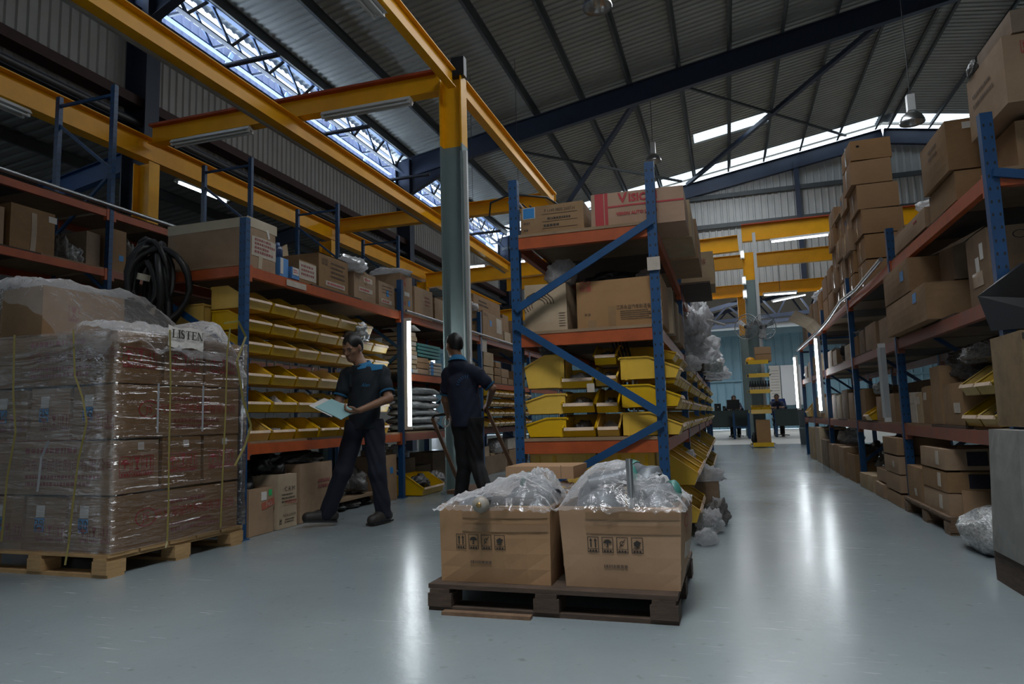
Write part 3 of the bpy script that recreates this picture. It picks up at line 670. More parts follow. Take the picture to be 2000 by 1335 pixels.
def lines(o, f, u, v, w, n, dy, m=INK_BROWN, hh=0.012, seed=1, name='printed_lines'):
    """rows of small print too fine to read: broken dashes"""
    rr = random.Random(seed); mb = MB()
    for k in range(n):
        x = -w/2; end = w/2*rr.uniform(0.4, 1.0)
        while x < end:
            l = rr.uniform(0.4, 1.3)*hh
            a, b = _on(o, f, u+x, v-k*dy, 0.003)[0], _on(o, f, u+x+l, v-k*dy, 0.003)[0]
            mb.poly([a-Vector((0, 0, hh/2)), b-Vector((0, 0, hh/2)), b+Vector((0, 0, hh/2)), a+Vector((0, 0, hh/2))]); x += l+hh*0.35
    return tag(mb.build(name, m, o, local=True), kind='stuff')
def symbols(o, f, u, v, size, kinds, m=INK_BROWN, gap=1.2, tall=1.35):
    """framed handling marks side by side: a arrows, u umbrella, g glass, h hook, p package"""
    mb = MB()
    def q(pts): mb.poly([_on(o, f, a, b, 0.003)[0] for a, b in pts])
    t = size*0.06
    for k, c in enumerate(kinds):
        cx = u+(k-(len(kinds)-1)/2)*size*gap; w, h = size/2, size*tall/2
        q([(cx-w, v-h), (cx+w, v-h), (cx+w, v-h+t), (cx-w, v-h+t)]); q([(cx-w, v+h-t), (cx+w, v+h-t), (cx+w, v+h), (cx-w, v+h)])
        q([(cx-w, v-h), (cx-w+t, v-h), (cx-w+t, v+h), (cx-w, v+h)]); q([(cx+w-t, v-h), (cx+w, v-h), (cx+w, v+h), (cx+w-t, v+h)])
        q([(cx-w, v-h*0.55), (cx+w, v-h*0.55), (cx+w, v-h*0.55+t*0.7), (cx-w, v-h*0.55+t*0.7)])
        for i in range(3): q([(cx-w*0.7+i*w*0.5, v-h*0.9), (cx-w*0.7+i*w*0.5+w*0.35, v-h*0.9), (cx-w*0.7+i*w*0.5+w*0.35, v-h*0.65), (cx-w*0.7+i*w*0.5, v-h*0.65)])
        c0 = v+h*0.2
        if c == 'a':
            for s in (-0.4, 0.4):
                q([(cx+s*w-t, c0-h*0.55), (cx+s*w+t, c0-h*0.55), (cx+s*w+t, c0+h*0.3), (cx+s*w-t, c0+h*0.3)]); q([(cx+s*w-w*0.28, c0+h*0.25), (cx+s*w+w*0.28, c0+h*0.25), (cx+s*w, c0+h*0.65)])
        elif c == 'u':
            q([(cx+w*0.75*math.cos(a*PI/8), c0+h*0.5*math.sin(a*PI/8)) for a in range(9)]); q([(cx-t, c0-h*0.5), (cx+t, c0-h*0.5), (cx+t, c0), (cx-t, c0)]); q([(cx-w*0.3, c0-h*0.5), (cx+t, c0-h*0.5), (cx+t, c0-h*0.4), (cx-w*0.3, c0-h*0.4)])
        elif c == 'g':
            q([(cx-w*0.2, c0), (cx+w*0.2, c0), (cx+w*0.55, c0+h*0.65), (cx-w*0.55, c0+h*0.65)]); q([(cx-t, c0-h*0.5), (cx+t, c0-h*0.5), (cx+t, c0), (cx-t, c0)]); q([(cx-w*0.4, c0-h*0.55), (cx+w*0.4, c0-h*0.55), (cx+w*0.4, c0-h*0.43), (cx-w*0.4, c0-h*0.43)])
        elif c == 'h':
            for a in range(7):
                p0, p1 = a*PI/5+0.6, (a+1)*PI/5+0.6; r0, r1 = w*0.45, w*0.30
                q([(cx+r0*math.cos(p0), c0+r0*math.sin(p0)), (cx+r0*math.cos(p1), c0+r0*math.sin(p1)), (cx+r1*math.cos(p1), c0+r1*math.sin(p1)), (cx+r1*math.cos(p0), c0+r1*math.sin(p0))])
            q([(cx-w*0.6, c0-h*0.5), (cx-w*0.5, c0-h*0.55), (cx+w*0.6, c0+h*0.55), (cx+w*0.5, c0+h*0.6)])
        else:
            q([(cx-w*0.55, c0-h*0.25), (cx+w*0.1, c0-h*0.45), (cx+w*0.7, c0+h*0.15), (cx, c0+h*0.45), (cx-w*0.6, c0+h*0.15)]); q([(cx-w*0.7, c0-h*0.55), (cx+w*0.5, c0-h*0.55), (cx+w*0.5, c0-h*0.47), (cx-w*0.7, c0-h*0.47)])
    return mb.build('handling_symbols', m, o, local=True)

# ---------------------------------------------------------------- lumpy bags, cloth heaps
def blob_mesh(name, m, seed, rough=0.22, sub=4, flat=True, spikes=0):
    import bmesh
    from mathutils import noise
    bm = bmesh.new(); bmesh.ops.create_icosphere(bm, subdivisions=sub, radius=1.0)
    off = Vector((seed*3.7, seed*1.3, seed*7.1))
    for v in bm.verts:
        n = v.co.normalized(); w = n+0.25*Vector((noise.noise(n*2+off), noise.noise(n*2-off), noise.noise(n*2+off*2)))
        k = 1+rough*noise.noise(w*1.5+off)*1.3+rough*0.75*(0.35-abs(noise.noise(w*2.6+off)))*2+rough*0.50*(0.3-abs(noise.noise(w*5.5+off)))*2+rough*0.34*(0.3-abs(noise.noise(w*11+off)))*2
        if spikes: k += 0.10*min(2.0, spikes)*max(0.0, noise.noise(n*2.1+off*1.7)-0.1)*2
        v.co = n*k
        if flat and v.co.z < -0.55: v.co.z = -0.55+(v.co.z+0.55)*0.12
    zmin = min(v.co.z for v in bm.verts)
    for v in bm.verts: v.co.z -= zmin
    ex = [max(abs(v.co[i]) for v in bm.verts) for i in (0, 1)]+[max(v.co.z for v in bm.verts)]
    for v in bm.verts: v.co = Vector((v.co.x/ex[0], v.co.y/ex[1], v.co.z*1.55/ex[2]))
    me = bpy.data.meshes.new(name); bm.to_mesh(me); bm.free(); me.materials.append(m)
    me.polygons.foreach_set('use_smooth', [True]*len(me.polygons))
    return me
_bm = {}
def bag(x, y, z, sx, sy, sz, label, m=BAGW, seed=None, cat='bag', group=None, rot=0.0, name='plastic_bag', rough=0.25, spikes=0.0):
    if seed is None: seed = int(abs(x*37+y*11+z*5)) % 6
    key = (m.name, seed % 6, rough, spikes)
    if key not in _bm: _bm[key] = blob_mesh(name, m, seed % 6+1, rough, 4 if rough > 0.2 else 3, True, spikes)
    o = inst(_bm[key], name, None, (x, y, z), (0, 0, rot), (sx, sy, sz/1.55)); return tag(o, label, cat, group)

# ---------------------------------------------------------------- hopper bins
def bin_parts(w, d, h, lip, m=YEL):
    t = 0.005; mb = MB(); a, b = w/2, d/2; brk = -b+d*0.52
    pr = [(b, 0), (-b+0.03, 0), (-b, lip), (brk, h), (b, h)]
    for sx in (-1, 1):
        V = [(sx*a, y, z) for y, z in pr]+[(sx*(a-t), y, z) for y, z in pr]; n = len(pr)
        mb.add(V, [tuple(range(n)), tuple(range(n, 2*n))[::-1]]+[(k, (k+1) % n, n+(k+1) % n, n+k) for k in range(n)])
        for p, q in ((pr[2], pr[3]), (pr[3], pr[4])):      # rolled rim
            mb.bar((sx*(a+0.002), p[0], p[1]), (sx*(a+0.002), q[0], q[1]), 0.014, 0.010, (0, 0, 1))
        mb.box(sx*a-0.003, sx*a+0.003, b-0.05, b-0.035, 0, h)
    mb.box(-a, a, -b+0.03, b, 0, t); mb.box(-a, a, b-t, b, 0, h); mb.box(-a, a, b-0.004, b+0.010, h-0.016, h)
    mb.add([(-a, -b+0.03, 0), (a, -b+0.03, 0), (a, -b, lip), (-a, -b, lip), (-a, -b+0.03+t, 0), (a, -b+0.03+t, 0), (a, -b+t, lip), (-a, -b+t, lip)],
           [(0, 1, 2, 3), (5, 4, 7, 6), (3, 2, 6, 7)])
    body = mb.mesh('bin_body', m)
    lb = MB(); lb.add([(-a*0.94, -b-0.012, lip-0.015), (a*0.94, -b-0.012, lip-0.015), (a*0.94, -b-0.003, lip+0.007), (-a*0.94, -b-0.003, lip+0.007),
                       (-a*0.94, -b+0.004, lip-0.017), (a*0.94, -b+0.004, lip-0.017), (a*0.94, -b+0.005, lip+0.005), (-a*0.94, -b+0.005, lip+0.005)],
                      [(0, 1, 2, 3), (5, 4, 7, 6), (0, 4, 5, 1), (3, 2, 6, 7), (1, 5, 6, 2), (4, 0, 3, 7)])
    lab = lb.mesh('label_card', CARD_LABEL)
    pm = MB(); pm.tube([(0, 0, 0), (0, 0, 0.09)], 0.009, 6); post = pm.mesh('stacking_post', STEEL)
    return body, lab, post
_bins = {}
def hopper_bin(x, y, z, w, d, h, lip, rot, label, group=None, posts=0.0, m=YEL, card=True, name='hopper_bin'):
    key = (round(w, 3), round(d, 3), round(h, 3), round(lip, 3), m.name)
    if key not in _bins: _bins[key] = bin_parts(w, d, h, lip, m)
    B, Lb, Po = _bins[key]
    o = inst(B, name, None, (x, y, z), (0, 0, rot)); tag(o, label, 'bin', group)
    if card: inst(Lb, 'label_card', o)
    if posts > 0:
        for sx in (-1, 1): inst(Po, 'stacking_post', o, (sx*w*0.36, d*0.30, h), scale=(1, 1, posts/0.09))
    return o
# ---------------------------------------------------------------- stretch-wrapped pallet at the left
PA = math.radians(-1.2)                    # whole load turned a little
def pal(px, py): c, s = math.cos(PA), math.sin(PA); return (-3.67+px*c-py*s, 3.335+px*s+py*c)
def pallet(name, label, loc, rot, W, D, m, h=0.14, nd=5, group='pallets', blocks=(3, 3)):
    t = thing(name, label, 'pallet', loc, rot, group)
    for k in range(nd):
        w = D/nd; MB().box(-W/2, W/2, -D/2+k*w+0.008, -D/2+(k+1)*w-0.008, h-0.02, h).build('deck_board', m, t, local=True)
    for i in range(3):
        x = -W/2+0.06+i*(W-0.12)/2
        MB().box(x-0.05, x+0.05, -D/2, D/2, h-0.04, h-0.0205).build('stringer_board', m, t, local=True)
        for j in range(3):
            y = -D/2+0.07+j*(D-0.14)/2
            MB().box(x-0.06 if i else x-0.06, x+0.06, y-0.07, y+0.07, 0.0205, h-0.0405).build('block', m, t, local=True)
    for j in range(3):
        y = -D/2+0.07+j*(D-0.14)/2
        MB().box(-W/2, W/2, y-0.06, y+0.06, 0, 0.02).build('bottom_board', m, t, local=True)
    return t
cx, cy = pal(-0.60, 0.59)
pallet('wooden_pallet', 'pale pine pallet under the stretch-wrapped stack of boxes', (cx, cy, 0), PA, 1.22, 1.20, WOOD)
LH = 0.352; Z0 = 0.141
def wbox(px0, px1, py0, py1, z, h, label, m=CARD, **k):
    x, y = pal((px0+px1)/2, (py0+py1)/2)
    return carton(x, y, z, px1-px0-0.006, py1-py0-0.006, h-0.004, label, rot=PA, m=m, group='boxes on the wrapped pallet', name='cardboard_box', **k)
COL3 = ['rightmost', 'middle', 'leftmost']
tags = {0: ['30', '29', '28'], 2: ['36', '35', '34']}
for L in range(4):
    z = Z0+L*LH; w = 0.382; lay = ['bottom', 'second', 'third', 'fourth'][L]
    if L in (0, 2):
        for k in range(3):
            b = wbox(-0.015-(k+1)*w, -0.015-k*w, 0.03, 1.175, z, LH, f'wrapped cardboard box, {lay} layer of the film-wrapped pallet, {["right", "middle", "left"][k]} of three blue-tagged ends', bulge=0.008)
            patch(b, 'f', -0.04, LH*0.70, 0.075, 0.075, PAPER, 'white_label'); patch(b, 'f', -0.045, LH*0.70-0.085, 0.085, 0.085, STICK_BLUE, 'blue_tag')
            text(b, 'f', -0.045, LH*0.70-0.085, 0.085, tags[L][k], INK, 'tag_number')
            symbols(b, 'f', 0.05, LH*0.32, 0.075, 'uga', INK_RED_FADED)
            if k == 0:
                # long side: ring logo and print
                ring = MB(); n = 24
                for q in range(n):
                    a0, a1 = 2*PI*q/n, 2*PI*(q+1)/n
                    for r0, r1 in ((0.075, 0.066),):
                        P = [_on(b, 'r', -0.30+r*math.cos(a)*1.15, LH*0.52+r*math.sin(a)*0.8, 0.0035)[0] for r, a in ((r0, a0), (r0, a1), (r1, a1), (r1, a0))]; ring.poly(P)
                ring.build('ring_logo', INK_RED, b, local=True); text(b, 'r', -0.30, LH*0.52, 0.08, 'JS', INK_RED, 'logo_letters')
                text(b, 'r', 0.14, LH*0.52, 0.075, '汽车零部件制造有限公司', INK_RED, sx=0.9)
                lines(b, 'r', 0.16, LH*0.30, 0.5, 2, 0.04, INK_RED_FADED, 0.022, seed=L+3); lines(b, 'r', 0.10, LH*0.74, 0.4, 1, 0.04, INK_RED_FADED, 0.03, seed=L+8)
    else:
        for k in range(3):
            pos = ['front', 'middle', 'rear'][k]
            b = wbox(-1.16, -0.015, 0.03+k*w, 0.03+(k+1)*w, z, LH, f'wrapped cardboard box, {lay} layer of the film-wrapped pallet, {pos} of its row', bulge=0.008)
            symbols(b, 'r', 0.0, LH*0.48, 0.082, 'uga', INK_RED, gap=1.12, tall=1.6)
            if L == 1: patch(b, 'r', 0.03, LH*0.84, 0.05, 0.05, PAPER, 'white_label')
            if k == 0:
                text(b, 'f', 0.18, LH*0.52, 0.085, '汽车零部件制造有限公司', INK_RED_FADED, sx=0.85)
                lines(b, 'f', 0.1, LH*0.80, 0.6, 1, 0.04, INK_RED_FADED, 0.035, seed=L); lines(b, 'f', 0.16, LH*0.32, 0.7, 2, 0.045, INK_RED_FADED, 0.024, seed=L+5)
ztop = Z0+4*LH
for k, (p0, p1, hh) in enumerate(((-1.20, -0.78, 0.37), )):
    b = wbox(p0, p1, 0.10, 0.78, ztop, hh, 'cardboard box lying on top of the wrapped pallet under loose film', bulge=0.006)
    symbols(b, 'r', -0.1, hh*0.5, 0.08, 'g', INK_RED_FADED)
# the LISTEN sheet stuck to the film
sx_, sy_ = pal(0.012, 0.56)
sh = thing('paper_sign', 'white paper sheet lettered LISTEN on the wrapped stack', 'sign', (sx_, sy_, 1.465), PA)
_m = MB(); n = 6
for a in range(n):
    for c in range(3):
        f = lambda i, j: (0.010+0.006*math.sin(i*2.1+j), -0.16+0.32*i/n, -0.012*math.sin(i*1.1)-0.0+0.145*j/3-0.01*i/n*2)
        _m.poly([f(a, c), f(a+1, c), f(a+1, c+1), f(a, c+1)]); _m.poly([(x-0.002, y, z) for x, y, z in (f(a, c+1), f(a+1, c+1), f(a+1, c), f(a, c))])
_m.build('sheet', PAPER, sh, local=True)
def serif_letters(mb, word, size, x0):
    """roman capitals with serifs drawn as thin plates facing +X: u along +Y, v up"""
    st, th, sf = 0.15*size, 0.06*size, 0.10*size
    def R(a, b, c, d): mb.poly([(0.022, a, b), (0.022, c, b), (0.022, c, d), (0.022, a, d)])
    def Q(P): mb.poly([(0.022, a, b) for a, b in P])
    x = x0
    for ch in word:
        w = {'L': 0.55, 'I': 0.18, 'S': 0.45, 'T': 0.62, 'E': 0.55, 'N': 0.66}[ch]*size; H = size*0.72
        if ch in 'LIE':
            R(x+sf*0.4, 0, x+sf*0.4+st, H); R(x-sf*0.4, 0, x+st+sf*1.2, th); R(x-sf*0.4, H-th, x+st+sf*1.2, H)
        if ch in 'LE': R(x, 0, x+w, th); R(x+w-th, 0, x+w, H*0.26)
        if ch == 'E': R(x, H-th, x+w*0.95, H); R(x+w*0.95-th, H*0.76, x+w*0.95, H); R(x+st, H*0.48, x+w*0.7, H*0.48+th); R(x+w*0.7-th, H*0.38, x+w*0.7, H*0.66)
        if ch == 'T': R(x, H-th, x+w, H); R(x, H*0.74, x+th, H); R(x+w-th, H*0.74, x+w, H); R(x+w/2-st/2, 0, x+w/2+st/2, H); R(x+w/2-st, 0, x+w/2+st, th)
        if ch == 'N':
            R(x+sf*0.5, 0, x+sf*0.5+th, H); R(x+w-sf*0.5-th, 0, x+w-sf*0.5, H); Q([(x, H), (x+st*1.1, H), (x+w-sf*0.5, 0), (x+w-sf*0.5-st, 0)]); R(x-sf*0.2, 0, x+sf*1.4, th); R(x+w-sf*1.6, H-th, x+w+sf*0.3, H)
        if ch == 'S':
            n = 16; P = []
            for k in range(n+1):
                t = k/n; a = (0.25+1.25*min(1, t*2))*PI if t <= 0.5 else (1.5-1.25*(t-0.5)*2)*PI
                if t <= 0.5: cx, cy, r = x+w/2, H*0.74, H*0.23; a = (0.15+1.35*t*2)*PI
                else: cx, cy, r = x+w/2, H*0.26, H*0.23; a = (0.5-1.35*(t-0.5)*2)*PI
                P.append((cx+r*0.95*math.cos(a), cy+r*math.sin(a), th*0.5+st*0.42*math.sin(PI*t)))
            for (a, b, e), (c, d, f) in zip(P, P[1:]):
                L = math.hypot(c-a, d-b) or 1; nx, ny = -(d-b)/L, (c-a)/L; Q([(a+nx*e, b+ny*e), (a-nx*e, b-ny*e), (c-nx*f, d-ny*f), (c+nx*f, d+ny*f)])
            R(x+w-th, H*0.76, x+w, H*0.98); R(x, 0, x+th, H*0.24)
        x += w+0.09*size
    return x
lm_ = MB(); serif_letters(lm_, 'LISTEN', 0.082, -0.135)
lm_.v = [(a, b, c+0.055) for a, b, c in lm_.v]; lm_.build('lettering', INK, sh, local=True)
# stretch film round the stack: four rippled walls that cling to the boxes
def film():
    from mathutils import noise
    mb = MB(); pts = [(-1.20, 0.012), (0.008, 0.012), (0.008, 1.20), (-1.20, 1.20)]; ring = []
    for i in range(4):
        (x0, y0), (x1, y1) = pts[i], pts[(i+1) % 4]; k = 14
        ring += [(x0+(x1-x0)*j/k, y0+(y1-y0)*j/k, i, j/k) for j in range(k)]
    R = len(ring); nz = 34; zs = [0.143+(ztop-0.005-0.143)*j/nz for j in range(nz+1)]
    for z in zs:
        for (x, y, i, u) in ring:
            nx, ny = [(0, -1), (1, 0), (0, 1), (-1, 0)][i]
            r = 0.012+0.012*noise.noise(Vector((u*3+i*7, z*16, 1.3)))+0.006*noise.noise(Vector((u*9, z*30+u*8, i*3)))
            px, py = pal(x+nx*max(0.004, r), y+ny*max(0.004, r)); mb.v.append((px, py, z))
    for j in range(nz):
        for q in range(R):
            mb.f.append((j*R+q, j*R+(q+1) % R, (j+1)*R+(q+1) % R, (j+1)*R+q)); mb.mi.append(0); mb.sm.append(True)
    return mb
tag(film().build('stretch_film', FILM), 'glossy clear stretch film wound round the stacked pallet boxes', 'plastic film')
# loose sheet of film over the top
def drape():
    from mathutils import noise
    mb = MB(); n, k = 44, 30
    def H(px, py):
        top = ztop+0.41 if px < -0.76 else ztop+0.41-min(1, (px+0.76)/0.34)*0.36
        if py > 0.95: top -= (py-0.95)*0.6
        edge = min(px+1.24, 0.02-px, py+0.02, 1.18-py)
        if px > -0.2 and py > 0.55: top += 0.10*math.sin(PI*min(1, (px+0.2)/0.22))*math.sin(PI*min(1, max(0, (py-0.55)/0.6)))
        e = max(0.0, 0.05-edge)
        return top+0.030*noise.noise(Vector((px*6, py*6, 0)))+0.022*noise.noise(Vector((px*17, py*15, 5)))-e*(3.0+2*noise.noise(Vector((px*5, py*5, 9))))
    for i in range(n+1):
        for j in range(k+1):
            px, py = -1.24+1.27*i/n, -0.03+1.22*j/k
            x, y = pal(px, py); mb.v.append((x, y, H(px, py)))
    for i in range(n):
        for j in range(k):
            a = i*(k+1)+j; mb.f.append((a, a+k+1, a+k+2, a+1)); mb.mi.append(0); mb.sm.append(True)
    return mb
tag(drape().build('loose_film', BAGF), 'crumpled clear plastic sheet draped over the top of the pallet load', 'plastic film')
# straps
def strap(pts, label, m=STRAP, w=0.011):
    P = [Vector((*pal(a, b), z)) for a, b, z in pts]
    mb = MB()
    for p, q in zip(P, P[1:]): mb.bar(p, q, w, 0.003, (pal(1, -1)[0]-pal(0, 0)[0], pal(1, -1)[1]-pal(0, 0)[1], 0))
    tag(mb.build('packing_strap', m), label, 'strap', 'packing straps')
strap([(0.036, 0.40, ztop+0.02), (0.034, 0.42, 1.2), (0.036, 0.42, 0.7), (0.034, 0.43, 0.4), (0.04, 0.42, 0.15), (0.05, 0.40, 0.11)], 'yellow strap down the right face of the wrapped load, nearer the corner')
strap([(0.036, 0.98, ztop+0.10), (0.03, 0.96, 1.45), (0.034, 0.95, 1.0), (0.036, 0.93, 0.6), (0.034, 0.92, 0.16)], 'yellow strap down the right face of the wrapped load, near its far edge')
strap([(0.03, 0.92, ztop+0.13), (0.06, 1.04, ztop+0.16), (0.05, 1.14, ztop+0.05), (0.045, 1.05, 1.4), (0.05, 1.12, 1.1), (0.07, 1.19, 0.9), (0.05, 1.15, 0.75), (0.04, 1.05, 0.6)], 'loose yellow strap end curling off the top of the wrapped load', w=0.016)
strap([(-0.33, -0.022, ztop), (-0.30, -0.022, 1.25), (-0.22, -0.024, 1.1), (-0.18, -0.024, 0.95), (-0.24, -0.024, 0.7), (-0.27, -0.022, 0.45), (-0.29, -0.024, 0.2), (-0.28, -0.05, 0.08)], 'yellow strap wandering down the shaded front of the wrapped load')
strap([(-0.86, -0.022, ztop), (-0.84, -0.024, 1.15), (-0.80, -0.024, 0.9), (-0.86, -0.022, 0.6), (-0.88, -0.022, 0.2)], 'second yellow strap on the shaded front, towards the picture edge')
strap([(0.034, 0.32, 1.2), (0.034, 0.32, 0.87)], 'short white strap on the ring-logo box, third layer', STRAPW, 0.012)
strap([(0.034, 0.72, 1.2), (0.034, 0.72, 0.87)], 'white strap on the third layer, beyond the ring-logo box mark', STRAPW, 0.012)
strap([(-0.50, -0.022, 0.84), (-0.56, -0.022, 0.74), (-0.58, -0.022, 0.52)], 'short white strap on the shaded front of the second layer', STRAPW, 0.012)
# bundle of black rubber hoses sitting on the load
hz = ztop+0.02
hb = thing('hose_bundle', 'bundle of looped black rubber hoses on top of the wrapped pallet', 'hose', (*pal(-0.86, 1.08), hz+0.10))
rr = random.Random(4)
for k in range(11):
    a = rr.uniform(-0.5, 0.5); R = rr.uniform(0.17, 0.30); ox, oy = rr.uniform(-0.10, 0.10), rr.uniform(-0.08, 0.08); ll = rr.uniform(0.30, 0.44)
    pts = []
    for q in range(20):
        t = 2*PI*q/20; u = R*math.cos(t); v = ll*(1+math.sin(t))
        pts.append((ox+u*math.cos(a)*0.75+0.04*math.sin(2*t+k)+v*0.12*math.sin(k), oy+u*math.sin(a)+0.03*math.cos(3*t+k), 0.03+v*0.92*(0.80+0.2*math.cos(a))))
    MB().tube(pts, rr.uniform(0.022, 0.030), 8, closed=True).build('hose', RUBBER, hb, local=True)
for k, (x, y, z, a) in enumerate(((0.02, -0.10, 0.46, 0.3), (-0.14, -0.08, 0.34, -0.5), (0.10, -0.06, 0.18, 0.2))):
    MB().tube([(x-0.01, y, z-0.025), (x+0.01*a, y, z+0.025)], 0.05 if k < 2 else 0.035, 10).build('tie_tape', mat('masking_tape', (0.5, 0.46, 0.36), 0.6), hb, local=True)

# ---------------------------------------------------------------- near pallet with two open boxes of parts
pallet('wooden_pallet', 'low dark wooden pallet carrying two open boxes on the near floor', (-0.835, 3.60, 0), math.radians(-0.6), 1.17, 1.02, WOOD_D, h=0.122)
# torn splinter of the front bottom board
tag(MB().box(-1.33, -0.90, 3.035, 3.075, 0.0, 0.016).build('wood_splinter', mat('fresh_wood', (0.20, 0.12, 0.07), 0.8, var=0.4, nscale=14)), 'torn strip of pale wood lying under the near pallet edge', 'wood')
def openbox(x0, x1, y0, y1, h, label, taper, seed):
    b = carton((x0+x1)/2, (y0+y1)/2, 0.123, x1-x0, y1-y0, h, label, m=CARD_TAN, top='open', bulge=0.030, taper=taper, group='open boxes on the near pallet')
    return b
ob1 = openbox(-1.425, -0.790, 3.125, 3.56, 0.365, 'left open cardboard box on the near pallet, a dark strut end poking out', 0.03, 1)
ob2 = openbox(-0.815, -0.195, 3.125, 3.60, 0.365, 'right open cardboard box on the near pallet, a steel pipe standing in it', 0.10, 2)
for b, u, nm in ((ob1, -0.06, 'a'), (ob2, -0.02, 'b')):
    symbols(b, 'f', u, 0.195, 0.052, 'auhp', INK, gap=1.28)
    lines(b, 'f', u+0.01, 0.10, 0.13, 1, 0.02, INK_BROWN, 0.012, seed=4)
    for v in (0.325, 0.262): patch(b, 'f', 0.06, v, 0.42, 0.034, CARD_DULL if 0 else mat('tape_brown_band', (0.30, 0.18, 0.095), 0.35, var=0.15), 'tape_band', lift=0.0035, n=8)
patch(ob2, 'r', -0.10, 0.17, 0.10, 0.07, PAPER_WORN, 'paper_label'); text(ob2, 'r', -0.10, 0.185, 0.03, '永盛', INK_RED, 'label_print'); text(ob2, 'r', -0.10, 0.158, 0.03, '出口', INK_RED, 'label_print')
_r = MB()
for q in range(20):
    a0, a1 = 2*PI*q/20, 2*PI*(q+1)/20
    _r.poly([_on(ob2, 'r', -0.14+r*math.cos(a), 0.30+r*math.sin(a), 0.003)[0] for r, a in ((0.028, a0), (0.028, a1), (0.024, a1), (0.024, a0))])
_r.build('ring_logo', INK_RED, ob2, local=True); text(ob2, 'r', -0.14, 0.255, 0.026, '永盛', INK_RED, 'label_print')
# contents: bagged mechanical parts
PART_G = mat('grey_casting', (0.16, 0.18, 0.20), 0.45, metal=0.3, var=0.3, nscale=9)
GREENPL = mat('green_cap_plastic', (0.06, 0.22, 0.19), 0.4, var=0.2)
ZB = 0.46
def lump(x, y, z, sx, sy, sz, label, m, sd, rot=0.0, nm='metal_casting', rough=0.12, cat='car part'):
    return bag(x, y, z, sx, sy, sz, label, m=m, seed=sd, rot=rot, name=nm, rough=rough, cat=cat, group='bagged parts in the open boxes')
def capped(x, y, z, r, l, rot, tilt, label):
    t = thing('capped_cylinder', label, 'car part', (x, y, z), group='bagged parts in the open boxes')
    d = Vector((math.cos(rot)*math.cos(tilt), math.sin(rot)*math.cos(tilt), math.sin(tilt)))
    MB().tube([-d*l/2, d*l*0.3], r, 14).build('barrel', PART_G, t, local=True); MB().tube([d*l*0.3, d*l*0.33, d*l*0.48, d*l*0.5], [r*1.1, r*1.15, r*1.12, r*0.6], 14).build('green_cap', GREENPL, t, local=True); return t
for i, a in enumerate([(-1.22, 3.30, 0.36, 0.12, 0.12, 0.17), (-1.04, 3.44, 0.38, 0.10, 0.10, 0.17), (-0.905, 3.27, 0.38, 0.06, 0.10, 0.15)]):
    lump(*a, 'grey metal casting bagged in the left open box, '+['at its left wall', 'in the middle', 'at its right wall'][i], PART_G, i)
for i, a in enumerate([(-0.63, 3.44, 0.38, 0.12, 0.12, 0.24), (-0.40, 3.46, 0.40, 0.11, 0.11, 0.25), (-0.60, 3.24, 0.36, 0.12, 0.08, 0.19), (-0.34, 3.24, 0.38, 0.08, 0.08, 0.16)]):
    lump(*a, 'grey metal casting bagged in the right open box, '+['left of the pipe', 'behind the pipe', 'low in front of the pipe', 'at the right wall'][i], PART_G, i+1)
capped(-0.95, 3.46, 0.535, 0.045, 0.22, 2.6, 0.35, 'grey cylinder with a green cap under film in the left open box')
capped(-0.56, 3.40, 0.585, 0.045, 0.24, 0.2, 0.2, 'grey cylinder with a green cap under film just left of the pipe')
capped(-0.42, 3.48, 0.60, 0.045, 0.20, 2.5, 0.3, 'grey cylinder with a green cap at the top behind the pipe')
capped(-0.33, 3.33, 0.525, 0.045, 0.18, 0.6, 0.15, 'grey cylinder with a green cap near the right wall of the box')
def polybag(x0, x1, y0, y1, zb, zp, label, seed, cl=0.0):
    from mathutils import noise
    mb = MB(); n, k = 34, 26; off = seed*4.3
    for i in range(n+1):
        for j in range(k+1):
            u, v = i/n, j/k; b = math.sin(PI*u)**0.7*math.sin(PI*v)**0.7
            pk = zp(u, v)
            z = zb+pk*b+0.035*noise.noise(Vector((u*5+off, v*5, 0)))*(0.3+b)+0.03*abs(noise.noise(Vector((u*11+off, v*10, 3))))-0.01+0.012*noise.noise(Vector((u*25, v*25, off)))
            mb.v.append((x0+(x1-x0)*u+0.012*noise.noise(Vector((u*8, v*8, off))), y0+(y1-y0)*v, z))
    for i in range(n):
        for j in range(k):
            a = i*(k+1)+j; mb.f.append((a, a+k+1, a+k+2, a+1)); mb.mi.append(0); mb.sm.append(True)
    tag(mb.build('plastic_bag', BAGF), label, 'bag', 'clear bags of parts')
polybag(-1.40, -0.82, 3.10, 3.58, 0.475, lambda u, v: 0.09+0.12*max(0, u-0.35)*2*(0.4+v), 'clear crumpled plastic bag spilling over the left open box', 1)
polybag(-1.05, -0.84, 3.34, 3.60, 0.50, lambda u, v: 0.14, 'upright clear bag corner round the green cap in the left open box', 5)
polybag(-0.80, -0.20, 3.12, 3.66, 0.475, lambda u, v: 0.235*(0.80+0.20*math.sin(7*u)), 'clear crumpled plastic bag bulging out of the right open box', 2)
t = thing('steel_pipe', 'grey steel pipe standing upright in the right open box', 'pipe', (-0.445, 3.17, 0.40))
_p = MB().tube([(-0.445, 3.17, 0.40), (-0.448, 3.175, 0.70)], 0.016, 14).build('pipe', STEEL, t)
t = thing('shock_absorber', 'dark strut with a round pale rubber end lying across the left open box', 'car part', (-1.12, 3.13, 0.50))
MB().tube([(-1.14, 3.105, 0.50), (-1.10, 3.18, 0.505), (-0.86, 3.24, 0.49)], 0.024, 12).build('rod', BLACKPL, t)
MB().lathe([(0.0, -0.03), (0.034, -0.028), (0.038, -0.01), (0.038, 0.012), (0.0, 0.014)], (-1.14, 3.085, 0.50), 18, axis='y').build('rubber_bush', mat('pale_rubber', (0.30, 0.27, 0.23), 0.5), t)
